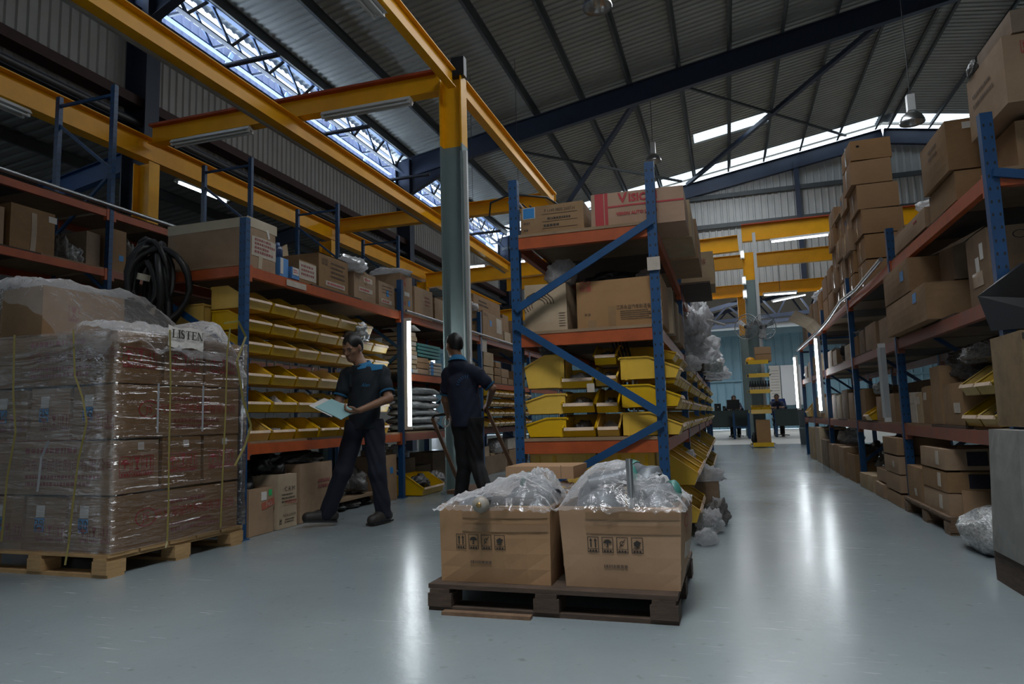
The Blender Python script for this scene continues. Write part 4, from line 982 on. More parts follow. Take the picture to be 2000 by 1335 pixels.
MB().lathe([(0.0, -0.034), (0.012, -0.034), (0.015, -0.02), (0.015, 0.0)], (-1.14, 3.083, 0.50), 12, axis='y').build('brass_sleeve', mat('brass', (0.36, 0.24, 0.10), 0.35, metal=0.8), t)
# back row: lidded box under a flat box
carton(-1.03, 3.87, 0.123, 0.50, 0.42, 0.36, 'cardboard box at the back of the near pallet holding up the flat box', m=CARD_TAN)
carton(-0.52, 3.87, 0.123, 0.44, 0.42, 0.34, 'cardboard box at the back of the near pallet behind the bulging bag', m=CARD_TAN)
polybag(-1.26, -0.78, 3.66, 4.06, 0.485, lambda u, v: 0.05, 'flattened clear bag under the flat cardboard box', 3)
fb = carton(-1.035, 3.93, 0.555, 0.41, 0.30, 0.078, 'flat shallow cardboard carton lying on top behind the left open box', m=CARD_TAN, rot=-0.06)
patch(fb, 'f', 0.13, 0.04, 0.004, 0.07, CARD_DULL, 'lid_edge')
# ---------------------------------------------------------------- left rack: yellow bins in the near bay
rr = random.Random(11)
ROWZ = [1.887, 1.702, 1.515, 1.252, 1.015, 0.772]
RN = ['top', 'second', 'third', 'fourth', 'fifth', 'bottom']
BW = 0.362
def bincontents(x, y, z, w, d, rot, where, kind=None, group='bags in the yellow bins'):
    k = kind or rr.choice(['clear', 'dark', 'grey', 'clear'])
    m = {'clear': BAGW, 'dark': BAGD, 'grey': SILVER}[k]; nm = {'clear': 'cloudy parts bag', 'dark': 'dark parts bag', 'grey': 'silvery parts bag'}[k]
    return bag(x, y, z, w*0.33, d*0.34, rr.uniform(0.08, 0.145), nm+' in '+where, m=m, seed=rr.randrange(6), rot=rr.uniform(0, 6), group=group, rough=0.34)
for r in range(6):
    n = 6 if r == 0 else 7
    for k in range(n):
        y = 4.70+0.181+k*BW; x = -3.965+rr.uniform(-0.006, 0.006); h = 0.168 if r in (1, 2) else 0.19
        wh = f'the {ORD[k]} bin of the {RN[r]} row behind the first man'
        hopper_bin(x, y, ROWZ[r], BW-0.026, 0.36, h, 0.078, PI/2+rr.uniform(-0.01, 0.01), f'yellow hopper bin, {ORD[k]} from the blue upright, {RN[r]} row of the left rack', 'yellow bins of the left rack near bay', posts=[0, 0, 0, 0.058, 0.030, 0.045][r])
        if rr.random() < 0.48: bincontents(x, y, ROWZ[r]+0.008, BW, 0.34, 0, wh)
# big heap of bags on the top rows
bag(-3.86, 6.62, 1.785, 0.15, 0.20, 0.22, 'spiky heap of foil bags spilling from the second bin row of the left rack', SILVER, 2, spikes=3.0, rough=0.4)
# bins on the back side, their closed backs and ends seen at the rack end
for r in (0, 1):
    for k in (0, 1):
        hopper_bin(-4.40, 4.84+k*0.36, 1.50+0.20*(1-r)+0.05, 0.30, 0.40, 0.19, 0.07, -PI/2, f'rear-facing yellow bin at the left rack end, {["upper", "lower"][r]} row, {["nearer", "farther"][k]} one', 'rear bins of the left rack')
# farther bay of small bins
for r in range(4):
    for k in range(9):
        y = 10.44+k*0.285; z = 0.775+r*0.165
        hopper_bin(-3.80, y, z, 0.25, 0.30, 0.135, 0.055, PI/2, f'small yellow bin past the second man, {ORD[k]} along the {["lowest", "second lowest", "third lowest", "uppermost"][r]} row', 'small yellow bins past the second man')
        if rr.random() < 0.4: bag(-3.80, y, z+0.008, 0.10, 0.10, 0.11, f'bagged parts in the {ORD[k]} small bin, {["lowest", "second lowest", "third lowest", "uppermost"][r]} row past the second man', BAGW, group='bags in the small bins', rough=0.34)
# ---------------------------------------------------------------- left rack: cartons on the top shelf
GA = 'boxes on the left rack top'
ZA = 2.237
def abox(y0, y1, h, label, d=0.5, xf=-3.77, z=ZA, **k):
    return carton(xf-d/2, (y0+y1)/2, z, d, y1-y0-0.01, h, label, group=k.pop('group', GA), **k)
b = abox(4.70, 5.11, 0.44, 'large pale-banded cardboard box behind the blue upright on the left rack top', d=0.88)
for f in 'fr': patch(b, f, 0, 0.39, (0.86 if f == 'f' else 0.40), 0.085, mat('pale_tape_band', (0.50, 0.42, 0.30), 0.5, var=0.1), 'tape_band', n=6)
patch(b, 'r', 0.02, 0.19, 0.33, 0.17, PAPER_WORN, 'torn_paper_label'); lines(b, 'r', 0.02, 0.25, 0.26, 4, 0.035, INK_RED_FADED, 0.022, seed=3); patch(b, 'r', -0.03, 0.06, 0.05, 0.11, mat('pale_tape_band', (0, 0, 0)), 'tape')
patch(b, 'r', 0.07, 0.33, 0.03, 0.08, PAPER, 'torn_strip', rot=0.3)
t = thing('spray_bottle', 'small blue and white carton standing next to the large taped box', 'box', (-3.85, 5.21, ZA), group=GA)
MB().box(-3.92, -3.78, 5.145, 5.27, ZA, ZA+0.17).build('carton', mat('blue_white_carton', (0.10, 0.28, 0.60), 0.5), t); MB().box(-3.778, -3.776, 5.15, 5.19, ZA+0.02, ZA+0.165).build('white_panel', PAPER, t)
t = thing('plastic_bottle', 'dark blue plastic bottle standing on top of the left rack', 'bottle', (-3.93, 5.18, ZA+0.172), group=GA)
MB().lathe([(0.0, 0), (0.05, 0), (0.052, 0.08), (0.04, 0.115), (0.02, 0.125)], (-3.86, 5.21, ZA+0.172), 14).build('bottle', mat('dark_blue_plastic', (0.03, 0.06, 0.14), 0.3), t); MB().lathe([(0.024, 0.12), (0.024, 0.15), (0.0, 0.152)], (-3.86, 5.21, ZA+0.172), 12).build('cap', NAVY_L, t)
b = carton(-3.80, 5.345, ZA, 0.10, 0.12, 0.12, 'little blue carton with a red and white label on the left rack top', m=mat('blue_box', (0.08, 0.22, 0.50), 0.5), group=GA); patch(b, 'r', 0, 0.07, 0.09, 0.07, PAPER, 'label'); lines(b, 'r', 0, 0.08, 0.07, 2, 0.02, INK_RED, 0.012)
b = abox(5.42, 5.73, 0.225, 'low cardboard box with a torn white paper label on the left rack top', d=0.45); patch(b, 'r', 0, 0.115, 0.28, 0.17, PAPER_WORN, 'paper_label'); lines(b, 'r', 0, 0.16, 0.22, 3, 0.04, INK_RED_FADED, 0.022, seed=9)
b = abox(5.75, 6.34, 0.36, 'open cardboard box with one flap standing up on the left rack top', d=0.62, top='open'); symbols(b, 'r', -0.18, 0.28, 0.045, 'aa', INK_BROWN); lines(b, 'r', 0.08, 0.285, 0.3, 4, 0.045, INK_BROWN, 0.018, seed=12); patch(b, 'r', 0.02, 0.07, 0.36, 0.05, PAPER_WORN, 'paper_strip'); lines(b, 'r', 0.02, 0.07, 0.3, 1, 0.04, INK_RED, 0.02, seed=2)
mbf = MB(); mbf.add([(-0.31, -0.29, 0.355), (-0.31, 0.10, 0.355), (-0.36, 0.12, 0.60), (-0.30, -0.26, 0.42), (-0.315, -0.29, 0.355), (-0.315, 0.10, 0.355), (-0.365, 0.12, 0.60), (-0.305, -0.26, 0.42)], [(0, 1, 2, 3), (7, 6, 5, 4), (0, 3, 7, 4), (1, 5, 6, 2), (2, 6, 7, 3)]); mbf.build('flap', CARD_PALE, b, local=True)
mbf = MB(); mbf.add([(0.30, -0.29, 0.36), (0.30, 0.28, 0.36), (0.12, 0.28, 0.42), (0.12, -0.29, 0.43)], [(0, 1, 2, 3)]); mbf.build('flap', CARD, b, local=True)
b = abox(6.42, 6.93, 0.33, 'cardboard box under cloudy plastic wrap on the left rack top', d=0.55, tape='r'); patch(b, 'r', 0.05, 0.24, 0.2, 0.06, PAPER_WORN, 'paper_strip'); lines(b, 'r', 0.05, 0.24, 0.16, 1, 0.03, INK_RED, 0.025); patch(b, 'r', 0.0, 0.12, 0.3, 0.05, PAPER_WORN, 'paper_strip'); lines(b, 'r', 0.0, 0.12, 0.26, 1, 0.03, INK_RED, 0.022, seed=4)
bag(-3.90, 6.52, ZA+0.29, 0.24, 0.16, 0.22, 'cloudy plastic sheet crumpled on the wrapped box of the left rack top', BAGW, 3, spikes=1.5)
b = abox(6.97, 7.40, 0.30, 'cardboard box with a small blue sticker, left of the second blue upright', d=0.40); patch(b, 'r', 0.0, 0.17, 0.06, 0.07, STICK_BLUE, 'blue_sticker'); lines(b, 'r', 0.02, 0.25, 0.28, 3, 0.04, INK_BROWN, 0.012, seed=7); patch(b, 'r', -0.02, 0.07, 0.26, 0.05, PAPER_WORN, 'paper_strip'); lines(b, 'r', -0.02, 0.07, 0.2, 1, 0.03, INK_RED, 0.022, seed=8)
b = abox(7.52, 7.90, 0.50, 'tall cardboard box with vertical red lettering beyond the second blue upright', d=0.80); text(b, 'r', -0.08, 0.40, 0.07, '小心\n轻放', INK_RED); patch(b, 'r', 0.06, 0.14, 0.06, 0.07, STICK_BLUE, 'blue_sticker'); patch(b, 'r', 0.0, 0.25, 0.14, 0.05, PAPER, 'white_label'); text(b, 'r', -0.09, 0.12, 0.06, '易碎', INK_RED)
bag(-4.0, 7.70, ZA+0.50, 0.30, 0.26, 0.11, 'sheet of white plastic lying on the tall red lettered box', BAGW, 1)
b = abox(7.93, 8.55, 0.42, 'worn cardboard box left of the grey column on the left rack top', d=0.55); lines(b, 'r', 0.1, 0.30, 0.2, 3, 0.05, INK_RED_FADED, 0.02, seed=21)
abox(8.57, 8.95, 0.36, 'cardboard box half hidden by the grey column on the left rack top', d=0.5)
abox(9.0, 9.55, 0.45, 'cardboard box behind the grey column on the left rack top', d=0.5, m=CARD_DULL)
abox(9.77, 10.04, 0.30, 'small lower cardboard box just right of the grey column', d=0.4); b = abox(9.77, 10.04, 0.28, 'small upper cardboard box just right of the grey column', d=0.4, z=ZA+0.302); lines(b, 'r', 0, 0.15, 0.2, 3, 0.04, INK_BROWN, 0.02)
abox(10.09, 10.44, 0.42, 'pale wrapped carton between the grey column and the blue upright', d=0.4, m=CARD_PALE); bag(-3.95, 10.27, ZA+0.42, 0.20, 0.17, 0.16, 'knotted white plastic bag on the pale wrapped carton', BAGW, 4)
b = abox(10.52, 11.62, 0.46, 'wide cardboard box with a blue sticker right of the third blue upright', d=0.6); patch(b, 'r', -0.15, 0.28, 0.09, 0.10, STICK_BLUE, 'blue_sticker'); patch(b, 'r', 0.30, 0.28, 0.3, 0.26, PAPER_WORN, 'paper_sheet'); text(b, 'r', -0.38, 0.40, 0.07, 'MC-Q', INK)
b = abox(10.30, 11.70, 0.26, 'long cardboard box lying on top of the wide one at the left rack', d=0.45, z=ZA+0.465, xf=-3.85); lines(b, 'r', -0.2, 0.16, 0.5, 2, 0.06, INK_BROWN, 0.03)
abox(11.66, 12.05, 0.24, 'lower small carton next to the middle rack edge on the left rack top', d=0.4, m=CARD_PALE); abox(11.72, 12.1, 0.32, 'brown carton above the small one next to the middle rack edge', d=0.4, z=ZA+0.245, xf=-3.82)
abox(12.2, 12.9, 0.5, 'cardboard box far along the left rack top, behind the middle rack upright', d=0.5)
# ---------------------------------------------------------------- left rack bay two: folded stock, wrapped bumpers
for k in range(9):
    z = 1.502+k*0.058
    c = carton(-3.93+rr.uniform(-0.01, 0.01), 7.79+rr.uniform(-0.01, 0.015), z, 0.36, 0.27, 0.056, f'flat carton with a blue end, {ORD[k]} up the stack beside the lit tube', m=CARD_PALE if k % 3 else PAPER_WORN, group='flat cartons stacked beside the lit tube', bulge=0.001)
    if k in (0, 1, 2, 3, 5, 6): patch(c, 'r', -0.06, 0.028, 0.06, 0.045, STICK_BLUE, 'blue_end')
t = tag(MB().prof([(-0.19, 0), (0, 0.05), (0.19, 0), (0.185, -0.005), (0, 0.044), (-0.185, -0.005)], (-3.74, 7.82, 2.06), (-4.1, 7.82, 2.06)).build('folded_card', PAPER), 'white folded card lying like a roof on the stack beside the lit tube', 'card')
for k in range(3):
    carton(-3.95, 8.12, 1.502+k*0.075, 0.38, 0.36, 0.073, f'flat brown carton, {ORD[k]} from the bottom, beside the teal stack', m=CARD_TAN, group='flat brown cartons', bulge=0.001)
for k in range(4):
    c = carton(-3.95, 8.53, 1.502+k*0.047, 0.38, 0.42, 0.045, f'flat white and blue carton, {ORD[k]} from the bottom, under the teal boxes', m=PAPER_WORN, group='flat white cartons', bulge=0.001); patch(c, 'r', -0.12, 0.022, 0.09, 0.04, STICK_BLUE, 'blue_end')
for k in range(4):
    carton(-3.97, 8.40, 1.735+k*0.046, 0.36, 0.74, 0.044, f'flat teal box, {ORD[k]} from the bottom of the teal stack behind the second man', m=TEAL, group='flat teal boxes', bulge=0.001)
for k in range(6):
    z = 0.772+k*0.094; o = bag(-3.98, 8.32, z, 0.26, 0.62, 0.125, f'foil wrapped long part lying in the stack by the lit tube, {ORD[k]} from the bottom', SILVER, k % 6, group='foil wrapped parts by the lit tube', name='wrapped_bumper', cat='wrapped part', rough=0.16)
# bay three shelf
abox(9.62, 9.95, 0.2, 'small carton half behind the second man on the middle shelf', d=0.3, z=1.502)
t = tag(MB().lathe([(0.0, 0), (0.17, 0), (0.20, 0.20), (0.19, 0.28), (0.16, 0.30), (0.0, 0.30)], (-3.95, 10.02, 1.502), 18).build('black_bucket', BLACKPL), 'black round drum on the middle shelf behind the second man', 'drum')
for (y0, y1, z, h, nm) in ((10.50, 10.98, 1.502, 0.14, 'lowest'), (10.50, 10.98, 1.645, 0.13, 'middle'), (10.50, 11.02, 1.778, 0.24, 'topmost')):
    abox(y0, y1, h, f'pale carton, {nm} of the stack under the hanging tag, past the second man', d=0.4, z=z, m=CARD_PALE, group='pale cartons past the second man')
for i, (y0, y1, z, h) in enumerate(((11.03, 11.4, 1.502, 0.14), (11.03, 11.38, 1.645, 0.13), (11.42, 11.75, 1.502, 0.12), (11.40, 11.85, 1.625, 0.16), (11.78, 12.1, 1.502, 0.11), (11.1, 11.4, 1.78, 0.10), (12.15, 12.5, 1.502, 0.28))):
    abox(y0, y1, h, f'small brown carton on the middle shelf beside the middle rack upright, {ORD[i]} of the cluster', d=0.35, z=z, group='small cartons on the far middle shelf')
# ---------------------------------------------------------------- under the left rack
def fbox(y0, y1, h, label, d=0.5, xf=-3.74, **k): return abox(y0, y1, h, label, d=d, xf=xf, z=0.003, group='boxes under the left rack', **k)
b = fbox(4.72, 5.07, 0.385, 'worn open cardboard box with a green sticker on the floor by the left upright', top='open'); patch(b, 'r', 0.11, 0.33, 0.05, 0.05, STICK_GREEN, 'green_sticker'); patch(b, 'r', 0.02, 0.31, 0.07, 0.07, PAPER, 'white_label'); patch(b, 'r', 0.08, 0.24, 0.18, 0.06, mat('red_label', (0.36, 0.10, 0.06), 0.6), 'red_label', rot=0.2); text(b, 'r', 0.08, 0.24, 0.05, '小心', PAPER_WORN)
bag(-3.98, 4.88, 0.12, 0.2, 0.15, 0.40, 'black plastic heap rising out of the worn open box', BLACKPL, 2, rough=0.3)
b = fbox(5.09, 5.40, 0.475, 'tall pale carton lettered C.R.M on the floor under the left rack', m=CARD_PALE); text(b, 'r', 0.02, 0.335, 0.055, 'C.R.M', INK, sx=1.1); lines(b, 'r', 0.02, 0.29, 0.22, 3, 0.03, INK, 0.012, seed=31); patch(b, 'r', 0.04, 0.22, 0.2, 0.05, CARD_PALE, 'label'); text(b, 'r', 0.04, 0.22, 0.045, 'MAZDA', INK_RED); text(b, 'r', 0.02, 0.11, 0.032, 'F.R.R LOWER', INK); lines(b, 'r', 0.05, 0.075, 0.18, 2, 0.022, INK, 0.009, seed=32); symbols(b, 'r', -0.10, 0.065, 0.035, 'p', INK)
bag(-3.98, 5.22, 0.45, 0.22, 0.16, 0.24, 'black rubber mat heaped over the pale lettered carton', BLACKPL, 4, rough=0.35)
b = fbox(5.42, 6.02, 0.54, 'big cardboard box wrapped in film on the floor behind the first man', top='open', bulge=0.02); lines(b, 'r', 0.12, 0.36, 0.25, 2, 0.05, INK_RED_FADED, 0.03, seed=5)
bag(-4.0, 5.75, 0.50, 0.25, 0.3, 0.16, 'dark bagged parts on the film wrapped box behind the first man', BAGD, 1)
tag(MB().box(-4.35, -3.80, 6.10, 6.95, 0.10, 0.13).build('shelf_plank', PLY), 'loose plank on the floor shelf between the legs of the first man', 'plank')
for i, (y, z, s) in enumerate(((6.25, 0.004, 0.16), (6.55, 0.004, 0.14), (6.85, 0.004, 0.13))): bag(-3.98, y, z, 0.2, s, 0.095, ['black', 'smoky', 'black'][i]+' bagged parts under the loose plank, '+ORD[i]+' along', [BLACKPL, BAGD, BLACKPL][i], i)
for i, (y, s) in enumerate(((6.30, 0.2), (6.70, 0.2))): bag(-4.0, y, 0.135, 0.22, s, 0.32, 'dark bagged parts on the loose plank, '+ORD[i]+' along', BAGD, i+3, rough=0.35)
b = fbox(7.0, 7.36, 0.52, 'tall cardboard box with a blue dot beside the right leg of the first man', d=0.4); patch(b, 'r', 0.02, 0.34, 0.07, 0.07, STICK_BLUE, 'blue_dot')
bag(-3.93, 7.15, 0.53, 0.16, 0.16, 0.2, 'silvery bagged parts on the tall box with the blue dot', SILVER, 3)
hopper_bin(-3.76, 7.93, 0.004, 0.62, 0.44, 0.235, 0.09, PI/2, 'yellow bin with dark rubber on the floor below the lit tube', 'bins on the floor')
bag(-3.76, 7.95, 0.02, 0.13, 0.24, 0.22, 'black rubber strips in the floor bin below the lit tube', RUBBER, 5)
for i, (y0, y1, h, d) in enumerate(((7.6, 7.95, 0.55, 0.3), (8.0, 8.5, 0.42, 0.4), (8.55, 9.0, 0.30, 0.4), (9.05, 9.7, 0.45, 0.4))):
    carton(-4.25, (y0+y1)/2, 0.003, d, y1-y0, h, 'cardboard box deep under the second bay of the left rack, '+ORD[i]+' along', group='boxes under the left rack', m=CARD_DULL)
bag(-4.2, 8.2, 0.43, 0.18, 0.18, 0.18, 'cloudy bag of parts on the deep floor box behind the trolley', BAGW, 2); bag(-3.9, 8.75, 0.004, 0.15, 0.2, 0.22, 'dark bag on the floor left of the trolley', BAGD, 1)
b = fbox(10.0, 11.55, 0.30, 'long open crate of small cartons behind the second man', d=0.55, m=CARD_DULL, top='open')
for i, (y, h, s) in enumerate(((10.25, 0.27, 0.30), (10.62, 0.36, 0.34), (11.0, 0.24, 0.3), (11.3, 0.30, 0.26))):
    carton(-3.98, y, 0.09, 0.36, s, h, 'pale carton standing in the long open crate behind the second man, '+ORD[i]+' along', m=CARD_PALE, group='cartons in the open crate')
bag(-3.85, 11.2, 0.32, 0.14, 0.2, 0.22, 'white plastic bag on the cartons in the long open crate', BAGW, 0)
b = fbox(11.65, 12.4, 0.34, 'brown box beside the long open crate, left of the middle rack'); carton(-3.98, 11.95, 0.35, 0.4, 0.5, 0.2, 'white carton on the brown box, left of the middle rack upright', m=PAPER_WORN)
# ---------------------------------------------------------------- tall rear rack contents
GB = 'boxes on the tall rear rack'
for i, (y0, y1, h, m) in enumerate(((4.30, 5.05, 0.42, CARD), (5.08, 5.62, 0.50, CARD), (5.98, 6.18, 0.42, CARD_DULL), (6.28, 6.56, 0.54, CARD), (7.30, 7.82, 0.33, CARD_PALE), (7.86, 8.6, 0.28, CARD))):
    b = carton(-7.36, (y0+y1)/2, 2.823, 0.60, y1-y0, h, 'box on the tall rear rack upper shelf, '+['at the picture edge', 'with clear tape down its front', 'behind the tall blue upright', 'blue stickered, right of the tall upright', 'pale and low behind the hoses', 'low, last before the large taped box'][i], m=m, group=GB)
    if i == 1: patch(b, 'r', 0.0, 0.22, 0.06, 0.44, TAPE_CLEAR, 'tape'); patch(b, 'r', 0.22, 0.42, 0.10, 0.07, PAPER, 'white_label')
    if i == 3: patch(b, 'r', 0.05, 0.18, 0.07, 0.07, STICK_BLUE, 'blue_sticker')
for i, (y, s, h, m) in enumerate(((5.73, 0.10, 0.34, BAGD), (5.84, 0.10, 0.26, SILVER), (5.94, 0.06, 0.20, BAGW), (6.70, 0.13, 0.52, SILVER), (6.92, 0.12, 0.44, BAGD), (7.14, 0.12, 0.40, SILVER))):
    bag(-7.2, y, 2.823, 0.17, s, h, 'bagged heap on the tall rear rack upper shelf, '+['right of the taped box', 'silver grey, middle of the bay', 'cloudy, before the tall upright', 'foil, above the hoses', 'dark, above the hoses', 'foil, beside the pale low box'][i], m, i, spikes=2.0, rough=0.35)
for i, (y0, y1, h) in enumerate(((3.8, 4.9, 0.5), (5.0, 6.1, 0.45), (6.35, 7.4, 0.55), (7.5, 8.6, 0.5))):
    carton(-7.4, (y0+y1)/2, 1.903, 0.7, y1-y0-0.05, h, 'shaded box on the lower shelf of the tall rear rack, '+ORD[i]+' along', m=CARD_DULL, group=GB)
# ---------------------------------------------------------------- middle rack
GC = 'boxes on the middle rack'
b = carton(-1.135, 4.86, 2.206, 0.49, 0.46, 0.235, 'cardboard box with a blue square sticker, left on the middle rack top', group=GC, m=CARD, sag=0.02); patch(b, 'f', -0.17, 0.175, 0.095, 0.085, PAPER, 'sticker_edge', lift=0.002); patch(b, 'f', -0.17, 0.175, 0.085, 0.075, STICK_BLUE, 'blue_sticker', lift=0.004)
text(b, 'f', 0.06, 0.178, 0.032, 'P 1149 9800 2607 H', INK, sx=0.85); 
for v in (0.155, 0.10, 0.05): patch(b, 'f', 0.06, v, 0.26, 0.002, INK, 'ruled_line')
lines(b, 'f', 0.05, 0.12, 0.16, 1, 0.03, INK, 0.014, seed=2); lines(b, 'f', 0.0, 0.07, 0.12, 1, 0.03, INK, 0.016, seed=5); lines(b, 'f', -0.19, 0.10, 0.04, 2, 0.05, INK_BROWN, 0.014, seed=6)
b = carton(-0.525, 4.87, 2.206, 0.68, 0.50, 0.262, 'wide cardboard box with red stripes and red lettering, overhanging the middle rack top', group=GC, m=mat('cardboard_rose', (0.40, 0.255, 0.17), 0.72, var=0.12, nscale=4), bulge=0.012, sag=0.02)
patch(b, 'f', -0.262, 0.131, 0.062, 0.25, INK_RED, 'red_stripe'); patch(b, 'f', -0.212, 0.131, 0.022, 0.25, INK_RED, 'red_stripe'); patch(b, 'f', 0.06, 0.150, 0.52, 0.012, INK_RED, 'red_line')
text(b, 'f', -0.095, 0.203, 0.098, 'V', INK_RED, bold=0.003); text(b, 'f', 0.045, 0.198, 0.078, 'ISION', INK_RED, bold=0.003); text(b, 'f', 0.0, 0.093, 0.030, 'VISION AUTO LAMPS', INK_RED, sx=1.0, bold=0.0012)
for q in range(6):
    pass
b = carton(-0.50, 5.50, 2.206, 0.66, 0.70, 0.30, 'cardboard box behind the red striped one, overhanging the aisle', group=GC, m=CARD_PALE); 
b = carton(-0.45, 6.35, 2.206, 0.60, 0.90, 0.36, 'cardboard box with loose clear tape, third along the middle rack top', group=GC)
b = carton(-0.30, 7.58, 2.226, 0.52, 0.60, 0.36, 'tilted cardboard box sticking out over the aisle from the middle rack top', group=GC, m=CARD_PALE); text(b, 'f', 0.05, 0.24, 0.06, '小心轻放', INK_RED_FADED); lines(b, 'f', 0.0, 0.16, 0.2, 2, 0.05, INK_BROWN, 0.02)
tag(MB().box(-0.62, -0.10, 7.1, 8.3, 2.206, 2.224).build('loose_board', PLY_D), 'dark board sticking out under the tilted box on the middle rack', 'board')
for i, (y, l, h) in enumerate(((8.7, 0.7, 0.3), (9.6, 0.8, 0.34), (10.6, 0.8, 0.3), (12.0, 0.9, 0.4), (13.4, 1.0, 0.3))): carton(-0.80, y, 2.206, 0.6, l, h, 'cardboard box farther along the middle rack top, '+ORD[i+4]+' from the end', group=GC)
for i, (y, l, h) in enumerate(((5.6, 0.6, 0.25), (6.6, 0.8, 0.2), (7.8, 0.8, 0.25))): carton(-1.15, y, 2.206, 0.45, l, h, 'cardboard box on the far side of the middle rack top, '+ORD[i]+' along', group=GC)
# black cables spilling over the top left
cb = thing('cable_coil', 'black control cables looping out from the middle rack top left corner', 'cable', (-1.25, 5.2, 2.3))
MB().tube([(-1.05, 5.12, 2.46), (-1.25, 5.02, 2.60), (-1.52, 4.95, 2.64), (-1.70, 4.98, 2.60), (-1.72, 5.0, 2.50), (-1.60, 5.02, 2.40), (-1.42, 5.05, 2.34), (-1.25, 5.1, 2.30)], 0.009, 6).build('cable', BLACKPL, cb)
for k in range(7):
    x = -1.42+0.05*k; MB().tube([(x-0.10, 5.05+0.03*k, 2.60-0.008*k), (x, 5.13+0.02*k, 2.50), (x+0.12, 5.16, 2.36)], 0.007, 6).build('cable', BLACKPL, cb)
for k in range(2): MB().tube([(-1.56+0.07*k, 5.0, 2.60), (-1.52+0.07*k, 5.02, 2.54)], 0.009, 6).build('steel_end', STEEL, cb)
b = carton(-1.205, 4.90, 1.502, 0.34, 0.50, 0.355, 'pale carton printed with a coil drawing, left on the middle rack second shelf', m=CARD_PALE, group=GC)
for k in range(4):
    R = 0.05+0.022*k; pts = [_on(b, 'f', -0.05+R*math.cos(a), 0.20+0.8*R*math.sin(a), 0.003)[0] for a in [PI*0.15*j for j in range(9)]]
    MB().tube(pts, 0.0025, 4).build('printed_ring', INK_BROWN, b, local=True)
for k in range(6): patch(b, 'f', 0.12, 0.13-0.018*k, 0.045, 0.003, INK_BROWN, 'printed_bar')
bag(-1.12, 4.85, 1.862, 0.13, 0.12, 0.20, 'knotted clear bag standing on the pale coil carton', BAGW, 2, spikes=2.0)
b = carton(-0.68, 4.90, 1.502, 0.62, 0.52, 0.345, 'large cardboard box printed in black and red, middle rack second shelf', group=GC, m=CARD_TAN)
text(b, 'f', -0.23, 0.285, 0.045, '日盛', INK_RED); text(b, 'f', -0.23, 0.325, 0.04, 'OO', INK_RED, sx=1.3); text(b, 'f', 0.14, 0.135, 0.033, '江苏永益汽车制造有限公司', INK, sx=0.8); lines(b, 'f', 0.13, 0.11, 0.24, 5, 0.014, INK, 0.006, seed=3); text(b, 'f', -0.22, 0.10, 0.02, '数 量', INK_BROWN); patch(b, 'f', -0.05, 0.07, 0.05, 0.16, TAPE, 'tape'); patch(b, 'f', -0.19, 0.03, 0.06, 0.06, TAPE, 'tape')
bag(-0.75, 5.1, 1.85, 0.28, 0.22, 0.14, 'black bagged parts lying on the large printed box', BLACKPL, 1); bag(-0.50, 4.95, 1.85, 0.10, 0.12, 0.10, 'cloudy bag lying on the large printed box behind the upright', BAGW, 1)
for i, (y, l, h, m) in enumerate(((5.35, 0.22, 0.36, CARD_PALE), (5.62, 0.24, 0.30, CARD), (5.90, 0.25, 0.33, CARD_PALE), (6.2, 0.3, 0.28, CARD), (6.55, 0.3, 0.32, CARD))):
    carton(-0.55, y, 1.502, 0.40, l, h, 'upright carton on the aisle side of the middle rack second shelf, '+ORD[i]+' from the end', group=GC, m=m)
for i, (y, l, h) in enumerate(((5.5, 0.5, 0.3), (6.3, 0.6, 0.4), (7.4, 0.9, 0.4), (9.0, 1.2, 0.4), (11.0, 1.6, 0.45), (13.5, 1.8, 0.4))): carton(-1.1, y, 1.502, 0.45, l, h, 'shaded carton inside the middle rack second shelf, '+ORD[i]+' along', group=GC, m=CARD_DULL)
# bagged pipes and white wraps hanging over the aisle
for i, (x, y, z, sx, sy, sz, m) in enumerate(((-0.36, 8.6, 1.70, 0.22, 0.5, 0.55, BAGW), (-0.30, 9.3, 1.95, 0.20, 0.4, 0.50, BAGW), (-0.34, 10.1, 1.60, 0.24, 0.5, 0.45, BAGW), (-0.28, 11.0, 1.70, 0.26, 0.5, 0.50, BAGW), (-0.30, 12.0, 1.55, 0.28, 0.5, 0.4, SILVER), (-0.26, 12.9, 1.60, 0.26, 0.5, 0.42, BAGW), (-0.17, 13.6, 1.52, 0.28, 0.5, 0.28, BAGW), (-0.30, 14.4, 1.52, 0.30, 0.5, 0.35, BAGD), (-0.34, 7.9, 1.505, 0.2, 0.4, 0.32, BAGW))):
    bag(x, y, z, sx, sy, sz, 'white wrapped parts bulging over the aisle from the middle rack, '+ORD[i]+' of the heap', m, i, spikes=2.5, rough=0.4, group='wrapped parts along the middle rack')
tag(MB().tube([(-0.30, 9.0, 2.12), (0.02, 9.2, 2.02)], 0.016, 8).build('wrapped_tube', PAPER), 'thin pale tube poking out of the wrapped heap over the aisle', 'tube')
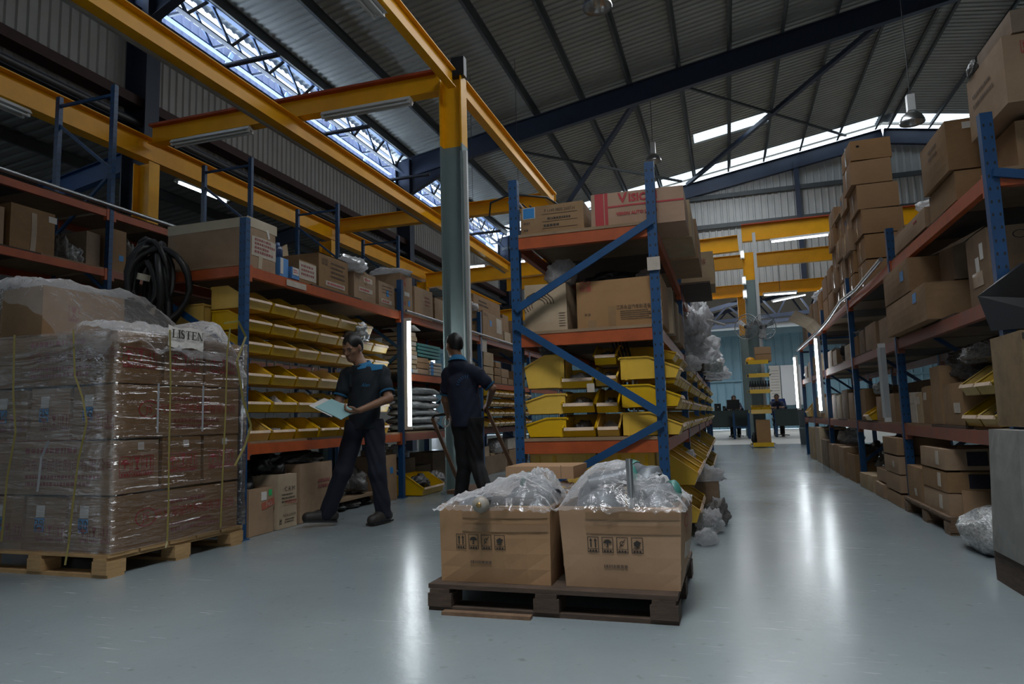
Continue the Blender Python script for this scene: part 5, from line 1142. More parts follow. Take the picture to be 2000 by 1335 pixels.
# bins at the middle rack end, first shelf
GM = 'bins on the middle rack end'
SN = ['top', 'middle', 'bottom']
for k, (z, h) in enumerate(((1.10, 0.235), (0.918, 0.14), (0.757, 0.135))):
    hopper_bin(-1.235, 4.83, z, 0.24, 0.30, h, h*0.66, -PI/2, f'yellow bin facing away, {SN[k]} of the left stack at the middle rack end', GM, posts=0.03 if k else 0)
for k, (z, h) in enumerate(((1.098, 0.145), (0.925, 0.15), (0.757, 0.155))):
    hopper_bin(-0.995, 4.85, z, 0.225, 0.34, h, 0.06, 0, f'yellow bin facing the camera, {SN[k]} of the stack beside the diagonal brace', GM)
    bag(-0.995, 4.85, z+0.008, 0.085, 0.11, 0.11, f'bagged parts in the {SN[k]} bin beside the diagonal brace', [BAGW, SILVER, BAGD][k], k)
for k, (z, h) in enumerate(((1.252, 0.14), (1.105, 0.135), (0.92, 0.165), (0.757, 0.155))):
    nm = ['uppermost', 'second', 'third', 'lowest'][k]
    hopper_bin(-0.793, 4.85, z, 0.150, 0.34, h, 0.06, 0, f'narrow yellow bin facing the camera, {nm} of the stack beside the large side bins', GM)
    bag(-0.793, 4.85, z+0.008, 0.058, 0.11, 0.10, f'bagged parts in the {nm} narrow bin at the middle rack end', [BAGD, SILVER, BAGD, BAGW][k], k)
tag(MB().box(-0.912, -0.86, 4.605, 4.607, 1.06, 1.12).build('paper_tag', PAPER_WORN), 'paper tag hanging from the bins behind the diagonal brace', 'tag')
for k, z in enumerate((1.135, 0.945, 0.757)):
    hopper_bin(-0.495, 4.83, z, 0.28, 0.40, 0.155, 0.07, PI/2, f'large yellow bin seen side-on, {SN[k]} of three behind the right blue upright', GM, posts=0.035 if k else 0)
for k in range(5): tag(MB().bar((-0.72+0.02*k, 4.72+0.04*k, 1.30), (-0.78+0.02*k, 4.9+0.04*k, 1.46), 0.012, 0.012).build('grey_rod', STEEL_D), 'thin grey rod leaning above the large side bin, '+ORD[k]+' of the handful', 'rod', 'thin rods at the middle rack end')
bag(-1.2, 4.85, 1.34, 0.12, 0.13, 0.14, 'dark bag on the left stack of bins at the middle rack end', BAGD, 3)
# row of bins down the aisle side of the middle rack
NR = ['lowest', 'second', 'third', 'topmost']
def bays(y0, y1, w, gap):
    out = []
    for F, G in zip(FC, FC[1:]):
        a, e = max(y0, F+0.045), min(y1, G-0.045); n = int((e-a+gap)/(w+gap))
        out += [a+w/2+k*(w+gap) for k in range(n)]
    return out
for k, y in enumerate(bays(5.10, 12.36, 0.345, 0.03)):
    for r in range(4):
        z = 0.757+r*0.178; hh = 0.16 if r < 3 else 0.10
        if r == 3 and k % 3 == 1: continue
        hopper_bin(-0.52, y, z, 0.325, 0.36, hh, 0.065 if r < 3 else 0.05, PI/2, f'yellow bin along the aisle side of the middle rack, {ORD[k]} along, {NR[r]} row', 'aisle bins of the middle rack')
        if rr.random() < 0.38: bag(-0.51, y, z+0.008, 0.14, 0.145, rr.uniform(0.09, 0.15) if r < 3 else 0.1, f'bagged parts in the {ORD[k]} aisle bin of the middle rack, {NR[r]} row', rr.choice([BAGW, SILVER, BAGD, BAGW]), rr.randrange(6), group='bags in the aisle bins', rough=0.36)
for k, y in enumerate(bays(12.44, 17.2, 0.40, 0.03)):
    for r in range(4):
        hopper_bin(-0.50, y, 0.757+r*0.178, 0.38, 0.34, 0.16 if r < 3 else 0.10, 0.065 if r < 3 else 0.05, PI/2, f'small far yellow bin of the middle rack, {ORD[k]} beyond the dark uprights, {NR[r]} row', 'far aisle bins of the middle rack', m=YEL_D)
bag(-0.30, 6.55, 1.285, 0.10, 0.14, 0.16, 'grey plastic bag hanging over the topmost aisle bins of the middle rack', BAGW, 1)
# lower bins below the first shelf
for i, (x, w, z) in enumerate(((-1.115, 0.47, 0.40), (-0.675, 0.39, 0.40))):
    o = hopper_bin(x, 4.93, z, w, 0.52, 0.25, 0.10, PI, ['wide yellow bin with ribbed back under the left half of the middle rack end', 'wide yellow bin with ribbed back under the right half of the middle rack end'][i], 'wide bins under the middle rack', posts=0)
    for k in range(4): MB().box(-w/2+0.06+k*(w-0.12)/3-0.012, -w/2+0.06+k*(w-0.12)/3+0.012, 0.26, 0.272, 0.0, 0.235).build('rib', YEL, o, local=True)
for i, x in enumerate((-1.15, -0.64)): carton(x, 4.95, 0.003, 0.46, 0.5, 0.394, 'box on the floor holding up the '+['left', 'right'][i]+' wide yellow bin', m=CARD_DULL)
for k, y in enumerate(bays(5.24, 12.36, 0.46, 0.03)):
    for r in range(2):
        z = 0.10+r*0.27
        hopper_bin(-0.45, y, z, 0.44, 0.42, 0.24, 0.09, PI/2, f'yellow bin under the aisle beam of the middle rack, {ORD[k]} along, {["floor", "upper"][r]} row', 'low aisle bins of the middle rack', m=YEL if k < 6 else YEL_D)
        if rr.random() < 0.4: bag(-0.44, y, z+0.01, 0.17, 0.19, rr.uniform(0.14, 0.22), f'bagged parts in the {ORD[k]} low aisle bin, {["floor", "upper"][r]} row', rr.choice([BAGW, BAGD, SILVER]), rr.randrange(6), group='bags in the low aisle bins', rough=0.36)
tag(MB().box(-0.64, -0.47, 5.1, 12.3, 0.0, 0.098).build('skid_plank', PLY_D), 'dark skid plank under the low aisle bins of the middle rack', 'plank')
b = carton(-0.22, 6.35, 0.003, 0.22, 0.22, 0.30, 'tall cardboard box standing in the aisle by the low bins', m=CARD_DULL); bag(-0.22, 6.35, 0.30, 0.18, 0.16, 0.16, 'clear bag on the tall aisle box', BAGF, 3, spikes=2, rough=0.4)
bag(-0.19, 5.45, 0.004, 0.12, 0.16, 0.19, 'cloudy plastic bag lying on the aisle floor by the middle rack', BAGF, 0, spikes=1.5, rough=0.4); bag(-0.20, 4.95, 0.004, 0.09, 0.1, 0.12, 'small clear bag on the floor behind the right open box', BAGF, 4, rough=0.4); bag(-0.14, 5.85, 0.004, 0.12, 0.14, 0.22, 'dark plastic bag on the aisle floor by the middle rack', BAGD, 2)
# ---------------------------------------------------------------- right rack
GR = 'boxes on the right rack'
def rbox(y0, y1, z, h, label, d=0.55, xf=1.50, rot=0.0, **k):
    return carton(xf+d/2, (y0+y1)/2, z, d, y1-y0-0.01, h, label, rot=rot, group=k.pop('group', GR), **k)
ZR = 2.227
b = rbox(4.47, 4.96, ZR, 0.30, 'lower big cardboard box with a torn hand hole, on top of the right rack end', d=0.72, xf=1.66)
_h = MB(); P = [_on(b, 'f', u, v, 0.003)[0] for u, v in ((-0.26, 0.06), (-0.13, 0.05), (-0.12, 0.14), (-0.25, 0.15))]; _h.poly(P); _h.build('hand_hole', mat('dark_hole', (0.008, 0.007, 0.006), 0.9), b, local=True)
patch(b, 'f', -0.19, 0.075, 0.08, 0.02, PAPER, 'paper_inside', lift=0.005, rot=0.2)
b = rbox(4.28, 4.92, ZR+0.335, 0.40, 'upper big cardboard box with two red arrow marks, on top of the right rack end', d=0.80, xf=1.57); symbols(b, 'f', -0.27, 0.31, 0.055, 'a', INK_RED); lines(b, 'f', -0.2, 0.1, 0.14, 2, 0.04, INK_RED_FADED, 0.03, seed=3); lines(b, 'l', 0.0, 0.25, 0.4, 2, 0.06, INK_BROWN, 0.02)
carton(1.95, 4.58, ZR+0.74, 0.62, 0.55, 0.15, 'topmost cardboard box at the picture corner on the right rack', group=GR, m=CARD_DULL)
bag(1.60, 4.80, ZR+0.737, 0.03, 0.08, 0.10, 'small bag wedged behind the topmost box of the right rack', BAGD, 1)
b = rbox(4.98, 5.60, ZR, 0.20, 'tilted lower cardboard box, second pile on top of the right rack', d=0.7, xf=1.49); 
b = rbox(4.98, 5.62, ZR+0.205, 0.35, 'cardboard box with two white labels, second pile on top of the right rack', d=0.72, xf=1.46); patch(b, 'f', -0.20, 0.29, 0.10, 0.045, PAPER, 'white_label'); patch(b, 'f', -0.09, 0.28, 0.07, 0.07, PAPER, 'white_label'); lines(b, 'l', 0.05, 0.25, 0.25, 2, 0.05, INK_BROWN, 0.02)
b = rbox(5.66, 6.66, ZR, 0.165, 'long flat carton with a red dash, edge of the right rack top', d=0.45, xf=1.475); patch(b, 'l', 0.22, 0.11, 0.10, 0.012, INK_RED, 'red_dash')
bag(1.70, 6.05, ZR+0.166, 0.18, 0.22, 0.17, 'crumpled clear plastic on the long flat carton of the right rack', BAGW, 3, spikes=1.5)
b = rbox(6.70, 7.45, ZR, 0.34, 'open cardboard box with raised flaps behind the long flat carton', d=0.6, xf=1.62, top='open'); b = rbox(5.75, 6.60, ZR, 0.42, 'brown box standing behind the crumpled plastic on the right rack', d=0.5, xf=2.0)
zs = [2.245, 2.53, 2.81, 3.09, 3.375, 3.65, 3.89]; offs = [0.03, 0.035, 0.02, 0.0, -0.05, -0.04]; nm = ['bottom', 'second', 'third', 'fourth', 'fifth', 'topmost']
for k in range(6):
    b = carton(1.50+offs[k]+0.215, 8.45, zs[k], 0.43, 0.52, zs[k+1]-zs[k]-0.003, f'plain tan box, {nm[k]} of the tall leaning stack on the right rack', m=CARD_TAN, group='tall stack on the right rack', rot=[0, 0, 0.01, -0.01, 0.0, 0.03][k], bulge=0.006)
    patch(b, 'l', 0.0, 0.13, 0.05, 0.22, TAPE_CLEAR, 'tape')
    if k == 5:
        _h = MB(); c0 = [_on(b, 'f', -0.13+0.018*math.cos(a*PI/4), 0.155+0.014*math.sin(a*PI/4), 0.003)[0] for a in range(8)]; _h.poly(c0); _h.build('hand_hole', mat('dark_hole', (0, 0, 0)), b, local=True)
rq = random.Random(3)
for s, (y0, n) in enumerate(((8.74, 5), (9.28, 4), (9.80, 5))):
    z = ZR+0.005
    for k in range(n):
        h = 0.27+rq.uniform(-0.02, 0.02)
        b = carton(1.50+rq.uniform(-0.03, 0.03)+0.21, y0+0.26, z, 0.42, 0.50, h-0.004, f'plain box with shiny tape, {nm[k]} of the {ORD[s]} stack behind the tall leaning one', m=CARD_TAN, group='rear stacks on the right rack', bulge=0.006)
        patch(b, 'l', 0.0, h/2, 0.06, h*0.8, TAPE_CLEAR, 'tape')
        if s == 0 and k >= 3: patch(b, 'l', -0.15, h*0.6, 0.05, 0.06, STICK_BLUE, 'blue_sticker')
        z += h
for i, (y0, y1, h, m, z) in enumerate(((10.45, 11.0, 0.36, CARD_TAN, 0), (10.45, 10.95, 0.34, CARD_TAN, 0.365), (11.05, 11.6, 0.34, CARD_TAN, 0), (11.05, 11.55, 0.33, CARD_TAN, 0.345), (11.7, 12.2, 0.55, CARD_TAN, 0), (12.35, 12.9, 0.50, CARD, 0), (13.0, 13.5, 0.55, CARD, 0), (13.6, 14.1, 0.46, CARD, 0), (14.2, 14.8, 0.5, CARD_DULL, 0))):
    rbox(y0, y1, ZR+z, h, 'box far along the right rack top before the gable, '+ORD[i]+' of the row', d=0.5, m=m)
b = rbox(9.35, 10.1, ZR-0.0+1.15, 0.02, 'loose cardboard sheet lying on the rear stacks', d=0.4, m=CARD_PALE)
tag(MB().prof([(-0.09, -0.12), (0.0, -0.01), (0.25, 0.14), (0.25, 0.155), (0, 0.007), (-0.09, -0.105)], (1.30, 12.2, 2.25), (1.30, 11.0, 2.24)).build('open_tray', CARD_PALE), 'folded open cardboard tray hanging over the conduit of the right rack', 'tray')
bag(1.72, 12.6, ZR+0.505, 0.25, 0.35, 0.25, 'bubble wrap heaped on the far boxes of the right rack top', BAGW, 2, spikes=1.0)
# middle level
ZM = 1.523
b = carton(1.97, 4.93, ZM, 0.86, 0.40, 0.455, 'big open cardboard box with black lettering behind the near blue upright of the right rack', group=GR, m=CARD_DULL, top='open'); text(b, 'f', 0.02, 0.385, 0.052, 'KING LONG', INK); text(b, 'f', 0.03, 0.275, 0.085, '纯正配件', INK_BROWN); text(b, 'f', 0.05, 0.185, 0.042, 'GENUINE PARTS', INK_BROWN)
ring = MB()
for q in range(20):
    a0, a1 = 2*PI*q/20, 2*PI*(q+1)/20; ring.poly([_on(b, 'f', -0.24+r*1.5*math.cos(a), 0.39+r*math.sin(a), 0.003)[0] for r, a in ((0.026, a0), (0.026, a1), (0.021, a1), (0.021, a0))])
ring.build('ring_logo', INK, b, local=True)
patch(b, 'l', 0.10, 0.32, 0.05, 0.10, PAPER, 'white_label'); patch(b, 'l', 0.02, 0.25, 0.06, 0.09, PAPER, 'white_label'); patch(b, 'l', 0.0, 0.16, 0.18, 0.09, TAPE_CLEAR, 'tape')
fl = MB(); fl.add([(-0.42, 0.19, 0.45), (-0.42, -0.19, 0.455), (-0.35, 0.0, 0.50), (-0.43, 0.95, 0.52), (-0.425, 0.19, 0.445), (-0.425, -0.19, 0.45)], [(0, 1, 2, 3), (3, 2, 1, 0)]); fl.build('flap', CARD_DULL, b, local=True)
b = rbox(5.55, 6.86, ZM, 0.275, 'long lower cardboard box with a blue dot, middle shelf of the right rack', d=0.6, xf=1.40, m=CARD); patch(b, 'l', 0.35, 0.20, 0.10, 0.075, STICK_BLUE, 'blue_dot')
b = rbox(5.95, 6.86, ZM+0.278, 0.27, 'long upper cardboard box with a blue dot, middle shelf of the right rack', d=0.6, xf=1.40, m=CARD); patch(b, 'l', 0.25, 0.15, 0.10, 0.08, STICK_BLUE, 'blue_dot')
b = rbox(5.55, 5.92, ZM+0.278, 0.28, 'shaded box between the lettered box and the long one, right rack middle shelf', d=0.5, xf=1.6, m=CARD_DULL)
for i, (y0, y1, h, m) in enumerate(((6.95, 7.72, 0.26, CARD), (7.86, 8.46, 0.28, CARD), (8.52, 8.85, 0.27, CARD_DULL), (8.92, 9.40, 0.24, CARD), (9.45, 9.9, 0.20, CARD_PALE), (10.6, 11.0, 0.22, CARD), (11.05, 11.5, 0.26, CARD), (12.2, 12.6, 0.3, CARD_PALE), (12.65, 13.1, 0.26, CARD), (13.2, 13.7, 0.32, CARD_PALE), (13.8, 14.3, 0.28, CARD), (14.4, 14.9, 0.24, CARD))):
    rbox(y0, y1, ZM, h, 'box on the right rack middle shelf, '+ORD[i]+' past the long boxes with blue dots', d=0.45, m=m)
bag(1.75, 9.15, ZM+0.245, 0.25, 0.22, 0.12, 'white plastic sack on the right rack middle shelf', BAGW, 1); bag(1.70, 10.15, ZM, 0.22, 0.25, 0.30, 'black moulded part on the right rack middle shelf by the lit tube', BLACKPL, 3); bag(1.7, 11.75, ZM, 0.2, 0.2, 0.34, 'shiny clear sacks beside the nearer lit tube of the right rack', SILVER, 2, spikes=1.5)
t = thing('black_sack', 'black plastic sack hanging over the right rack beam end', 'sack', (1.50, 4.33, 1.28))
mb = MB(); mb.add([(1.36, 4.36, 1.50), (1.40, 4.34, 1.30), (1.78, 4.22, 1.30), (1.86, 4.25, 1.42), (1.54, 4.22, 1.64), (1.56, 4.30, 1.66), (1.42, 4.42, 1.49), (1.45, 4.42, 1.31), (1.80, 4.36, 1.31), (1.84, 4.36, 1.44)],
    [(0, 1, 2, 3), (0, 3, 4), (4, 3, 9, 5), (0, 4, 5, 6), (0, 6, 7, 1), (1, 7, 8, 2), (2, 8, 9, 3), (6, 5, 9), (6, 9, 8, 7)]); mb.build('sack', mat('black_polythene', (0.010, 0.012, 0.016), 0.4), t)
# lower level
ZL = 0.763
for r in (0, 1):
    for k in (0, 1): 
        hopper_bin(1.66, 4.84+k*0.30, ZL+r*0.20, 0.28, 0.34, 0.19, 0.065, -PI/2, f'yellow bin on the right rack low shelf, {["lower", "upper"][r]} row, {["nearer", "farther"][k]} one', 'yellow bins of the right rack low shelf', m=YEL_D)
bag(1.64, 4.84, ZL+0.02, 0.10, 0.10, 0.15, 'black rubber parts in the near yellow bin of the right rack', BLACKPL, 1)
bag(1.72, 5.3, ZL+0.41, 0.2, 0.5, 0.18, 'dark bagged parts above the yellow bins of the right rack', BAGD, 4); bag(1.75, 5.9, ZL+0.305, 0.2, 0.28, 0.26, 'clear crumpled bags on the low shelf box of the right rack', BAGD, 2, spikes=2)
b = rbox(5.30, 5.78, ZL, 0.30, 'cardboard box with a white printed label, right rack low shelf', d=0.4); patch(b, 'l', 0.10, 0.12, 0.12, 0.07, PAPER_WORN, 'label')
for i, (y0, y1, h, m) in enumerate(((5.80, 6.08, 0.44, CARD), (6.10, 6.34, 0.30, CARD), (6.36, 6.50, 0.26, CARD_PALE), (6.52, 6.74, 0.27, PAPER_WORN), (6.76, 7.05, 0.26, CARD), (7.30, 7.70, 0.28, CARD), (7.76, 8.18, 0.26, CARD), (8.75, 9.1, 0.36, CARD), (9.12, 9.5, 0.30, CARD_DULL), (9.55, 9.95, 0.34, CARD), (10.0, 10.5, 0.40, CARD_DULL), (10.55, 11.0, 0.34, CARD_PALE), (11.05, 11.45, 0.36, PAPER_WORN), (12.0, 12.4, 0.34, CARD_PALE), (12.5, 12.9, 0.4, CARD), (13.0, 13.5, 0.36, CARD_PALE), (13.6, 14.0, 0.3, CARD))):
    b = rbox(y0, y1, ZL, h, 'small box on the right rack low shelf, '+ORD[i]+' past the labelled box', d=0.35, m=m)
    if i in (1, 2, 3, 4): patch(b, 'l', 0.0, h*0.72, 0.09, 0.06, PAPER_WORN, 'paper_label')
hopper_bin(1.62, 8.48, ZL, 0.30, 0.32, 0.17, 0.06, -PI/2, 'single yellow bin on the right rack low shelf, midway along', 'yellow bins of the right rack low shelf'); hopper_bin(1.62, 14.45, ZL, 0.5, 0.34, 0.3, 0.1, -PI/2, 'yellow bin at the far end of the right rack low shelf', 'yellow bins of the right rack low shelf')
for i, y in enumerate((14.2, 14.7, 15.0)): bag(1.65, y, ZM, 0.15, 0.2, 0.22, 'bagged parts at the far end of the right rack middle shelf, '+ORD[i], BAGW, i)
bag(1.6, 8.25, ZL+0.28, 0.10, 0.12, 0.14, 'shiny bag above the small boxes beside the unlit tube', SILVER, 3)
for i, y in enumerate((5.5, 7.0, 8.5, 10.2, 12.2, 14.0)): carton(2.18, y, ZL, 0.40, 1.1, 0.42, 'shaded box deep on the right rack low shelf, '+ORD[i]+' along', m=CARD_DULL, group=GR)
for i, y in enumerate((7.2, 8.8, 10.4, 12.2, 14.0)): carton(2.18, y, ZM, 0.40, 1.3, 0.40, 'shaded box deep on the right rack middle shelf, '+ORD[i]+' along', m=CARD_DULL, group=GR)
# floor under the right rack
pallet('wooden_pallet', 'weathered pallet under the right rack carrying taped boxes', (1.93, 6.20, 0), 0, 1.02, 1.30, mat('pallet_grey_wood', (0.20, 0.13, 0.08), 0.8, var=0.4, nscale=9, stretch=(1, 1, 8)), h=0.125)
for k in range(3):
    b = carton(1.70, 5.95, 0.126+k*0.158, 0.52, 0.66, 0.156, f'taped brown box, {["bottom", "middle", "top"][k]} of three on the weathered pallet', group=GR, m=CARD); patch(b, 'l', 0.15, 0.08, 0.08, 0.10, PAPER_WORN, 'label'); patch(b, 'f', -0.05, 0.08, 0.13, 0.10, mat('black_panel', (0.02, 0.02, 0.03), 0.5), 'black_print')
b = carton(1.64, 6.56, 0.126, 0.40, 0.48, 0.28, 'upright box leaning beside the taped boxes on the weathered pallet', group=GR, m=CARD)
patch(b, 'l', 0.05, 0.07, 0.07, 0.06, PAPER_WORN, 'label')
t = tag(MB().prof([(-0.10, -0.006), (0.10, -0.006), (0.10, 0.006), (-0.10, 0.006)], (1.62, 5.58, 0.12), (1.66, 5.72, 0.60), (0, 1, 0)).build('cardboard_strip', CARD), 'long strip of cardboard leaning in the shade under the right rack', 'cardboard')
carton(2.15, 5.0, 0.003, 0.5, 0.7, 0.52, 'shaded box under the right rack beside the foam roll', group=GR, m=CARD_DULL)
for k, h in enumerate((0.13, 0.165, 0.17, 0.165)):
    z = 0.003+sum((0.13, 0.165, 0.17, 0.165)[:k]); b = carton(1.64, 7.26, z, 0.44, 0.60, h-0.003, f'cardboard box, {["bottom", "second", "third", "top"][k]} of the four-high floor stack by the second upright of the right rack', group=GR, m=CARD)
    if k == 2: patch(b, 'l', 0.12, 0.08, 0.06, 0.06, PAPER_WORN, 'label')
GRF = 'floor boxes along the right rack'
for i, (y0, y1, h, m, tp) in enumerate(((7.66, 8.08, 0.15, CARD, 'flaps'), (8.18, 8.50, 0.18, CARD_PALE, 'flaps'), (8.52, 8.96, 0.17, CARD_PALE, 'flaps'), (9.02, 9.80, 0.34, CARD, 'open'), (9.92, 10.45, 0.40, CARD, 'flaps'), (10.48, 11.0, 0.40, CARD, 'flaps'), (11.02, 11.55, 0.38, CARD, 'flaps'), (11.66, 12.42, 0.42, CARD_DULL, 'flaps'), (12.55, 13.2, 0.60, CARD_PALE, 'flaps'), (13.3, 14.2, 0.58, CARD_PALE, 'flaps'))):
    carton(1.64 if i != 4 else 1.62, (y0+y1)/2, 0.003, 0.46, y1-y0-0.01, h, 'cardboard box on the floor along the right rack, '+ORD[i]+' past the four-high stack', group=GRF, m=m, top=tp)
b = carton(1.64, 7.87, 0.155, 0.40, 0.44, 0.13, 'open box on top of the first low floor box of the right rack', group=GRF, m=CARD, top='open')
for i, (x, y, z, sx, sy, sz, m) in enumerate(((1.72, 7.9, 0.20, 0.15, 0.16, 0.18, BAGD), (1.66, 8.35, 0.185, 0.14, 0.15, 0.14, SILVER), (1.70, 8.75, 0.175, 0.15, 0.2, 0.24, BAGD), (1.72, 9.4, 0.25, 0.18, 0.3, 0.26, BAGD), (1.70, 11.3, 0.385, 0.2, 0.22, 0.24, BAGW), (1.60, 12.9, 0.004, 0.1, 0.12, 0.16, SILVER))):
    bag(x, y, z, sx, sy, sz, 'bag of parts along the right rack floor, '+['in the open low box', 'silvery, on the pale boxes', 'dark, beyond the silvery one', 'in the big open box', 'tall clear sheet rising from the boxes', 'small, by the grey waste bin'][i], m, i, spikes=2.0, rough=0.35)
tag(MB().lathe([(0.0, 0), (0.22, 0.02), (0.27, 0.13), (0.28, 0.13), (0.23, 0.0)], (1.72, 12.0, 0.43), 18).build('black_basin', BLACKPL), 'black plastic basin on the floor boxes of the right rack', 'basin')
# wrapped lumps on the near right floor
bag(1.57, 5.02, 0.003, 0.24, 0.34, 0.27, 'silver film wrapped bundle lying on the floor at the right rack end', SILVER, 1, rough=0.2)
bag(1.75, 5.06, 0.25, 0.22, 0.26, 0.26, 'black bag lying on the silver wrapped bundle', mat('black_polythene', (0, 0, 0)), 4, rough=0.3)
# foam roll on a crate at the right picture edge
t = thing('wooden_crate', 'low dark wooden crate at the right picture edge', 'crate', (1.75, 3.95, 0))
for k in range(3): MB().box(1.29, 2.3, 3.74+k*0.16, 3.88+k*0.16, 0.13, 0.155).build('board', WOOD_D, t)
MB().box(1.285, 2.3, 3.72, 3.74, 0.0, 0.155).build('side_board', WOOD_D, t); MB().box(1.27, 1.29, 3.72, 4.22, 0.0, 0.155).build('side_board', WOOD_D, t)
t = thing('foam_roll', 'grey foam bundle with a round rolled end, standing on the dark crate', 'foam', (1.70, 3.98, 0.156))
o = carton_mesh(0.86, 0.40, 0.625, 0.03, 0, 'flaps', 77, -0.06); o.build('foam_block', FOAM, t, local=True)
MB().lathe([(0.0, -0.235), (0.10, -0.232), (0.135, -0.225), (0.15, -0.19), (0.15, 0.0)], (-0.17, 0, 0.40), 22, axis='y').build('rolled_end', mat('foam_disc', (0.28, 0.28, 0.27), 0.6), t, local=True)
b = carton(1.785, 4.06, 0.785, 0.88, 0.44, 0.47, 'stained carton printed in red standing on the foam bundle', group=GR, m=mat('cardboard_stained', (0.24, 0.165, 0.085), 0.8, col2=(0.14, 0.095, 0.05), nscale=7)); text(b, 'f', -0.12, 0.25, 0.09, '广汽', INK_RED_FADED); lines(b, 'f', -0.12, 0.17, 0.2, 1, 0.03, INK_RED_FADED, 0.05)
for u, v in ((-0.42, 0.45), (-0.42, 0.05), (-0.42, 0.30)): patch(b, 'f', u+0.02, v-0.01, 0.03, 0.03, INK, 'dark_corner')

# ---------------------------------------------------------------- lights in the hall
def batten(p, q, label, lit=False, tubes=2, up=(0, 0, 1), w=0.16, tm=None, group='fluorescent battens', hang=0.0):
    p, q = Vector(p), Vector(q); t = thing('fluorescent_batten', label, 'light fixture', tuple((p+q)/2), group=group)
    u = Vector(up); d = (q-p).normalized(); s = d.cross(u).normalized()
    if hang: MB().bar((p+q)/2+u*0.04, (p+q)/2+u*hang, 0.012, 0.012, (1, 0.3, 0)).build('hanger', STEEL_D, t)
    MB().prof([(-w/2, -0.01), (w/2, -0.01), (w*0.3, 0.045), (-w*0.3, 0.045)], p, q, u).build('housing', WHITE_M, t)
    for k in range(tubes):
        o = (k-(tubes-1)/2)*w*0.5
        MB().tube([p+d*0.04+s*o-u*0.035, q-d*0.04+s*o-u*0.035], 0.015, 10).build('tube', (tm or TUBE) if lit else TUBE_OFF, t)
        for e in (p+d*0.02, q-d*0.02): MB().bar(e+s*o-u*0.05, e+s*o-u*0.008, 0.035, 0.035, (d.x, d.y, d.z)).build('lampholder', WHITE_M, t)
    return t
batten((-7.75, 7.95, 5.16), (-6.35, 7.95, 5.16), 'unlit twin batten under the nearest cross beam, left half')
batten((-5.15, 7.95, 5.16), (-3.80, 7.95, 5.16), 'unlit twin batten under the nearest cross beam, right half')
batten((-3.22, 4.6, 5.12), (-3.22, 6.0, 5.12), 'unlit twin batten under the girder running overhead', w=0.2)
batten((-8.15, 4.2, 4.85), (-8.15, 6.0, 4.85), 'unlit twin batten below the left girder behind the rear rack', w=0.2)
batten((-10.5, 10.88, 5.93), (-10.5, 12.37, 5.95), 'lit fluorescent batten under the dark lean-to roof', True, 1, tm=TUBE_FAR, hang=0.55)
batten((-12.0, 4.2, 6.0), (-12.0, 7.2, 6.0), 'added unseen lit batten deep under the lean-to, hidden by the rear rack', True, 2, tm=TUBE, hang=0.4)  # extra lamp added to brighten the lean-to and its blue rafter
batten((-11.0, 18.0, 6.05), (-11.0, 19.5, 6.05), 'second lit batten farther under the lean-to roof', True, 1, tm=TUBE_FAR)
batten((-6.4, 16.35, 4.86), (-5.75, 16.35, 4.86), 'lit batten seen right of the grey column', True, 1, tm=TUBE_FAR, hang=5.25)
batten((-4.95, 16.3, 4.86), (-4.65, 16.3, 4.86), 'short lit batten seen right of the left blue upright of the middle rack', True, 1, tm=TUBE_FAR, hang=5.4)
batten((1.31, 18.85, 5.34), (2.75, 18.85, 5.38), 'lit batten under the far cross beam at the aisle end', True, 1, tm=TUBE_FAR)
batten((1.22, 22.0, 4.44), (2.2, 22.0, 4.44), 'lit batten hung low beyond the aisle end', True, 1, tm=TUBE_FAR, hang=0.96)
batten((1.75, 26.3, 4.86), (2.95, 26.6, 5.08), 'lit batten sloping under the last yellow beam', True, 1, tm=TUBE_FAR)
batten((-0.95, 17.85, 5.10), (-0.55, 17.85, 5.10), 'lit batten tip peeking past the boxes of the middle rack', True, 1, tm=TUBE_FAR)
for z, y in ((5.05, 18.4), (4.35, 18.4), (3.98, 18.3)):
    batten((0.60, 18.86, z-0.12), (0.60, 18.86, z+0.12), 'bright lamp end beside the aisle column, '+{5.05: 'uppermost', 4.35: 'middle', 3.98: 'lowest'}[z], True, 1, up=(0, 1, 0), w=0.10, tm=TUBE_FAR)
def vtube(x, y, z0, z1, label, lit, dx):
    t = thing('tube_light', label, 'light fixture', (x, y, z0), group='upright tube lights on the racks')
    MB().box(x-0.022, x+0.022, y-0.028, y+0.028, z0, z1).build('housing', WHITE_M if lit else mat('grey_enamel', (0.33, 0.35, 0.36), 0.45), t)
    MB().tube([(x+dx, y-0.012, z0+0.04), (x+dx, y-0.012, z1-0.04)], 0.019, 10).build('tube', TUBE if lit else mat('grey_tube', (0.42, 0.44, 0.45), 0.3), t)
    for z in (z0+0.02, z1-0.02): MB().box(x+min(0, dx)-0.005, x+max(0, dx)+0.02, y-0.03, y+0.012, z-0.02, z+0.02).build('lampholder', WHITE_M, t)
    return t
vtube(-3.665, 7.45, 0.80, 2.14, 'bright upright fluorescent tube on the left rack post between the two men', True, 0.045)
vtube(1.42, 11.7, 0.84, 2.05, 'bright upright tube on the right rack, nearer of the two lit ones', True, -0.045)
vtube(1.405, 15.2, 0.90, 2.02, 'bright upright tube at the far end of the right rack', True, -0.045)
vtube(1.42, 7.18, 0.765, 1.50, 'unlit grey upright tube on the right rack', False, -0.03)
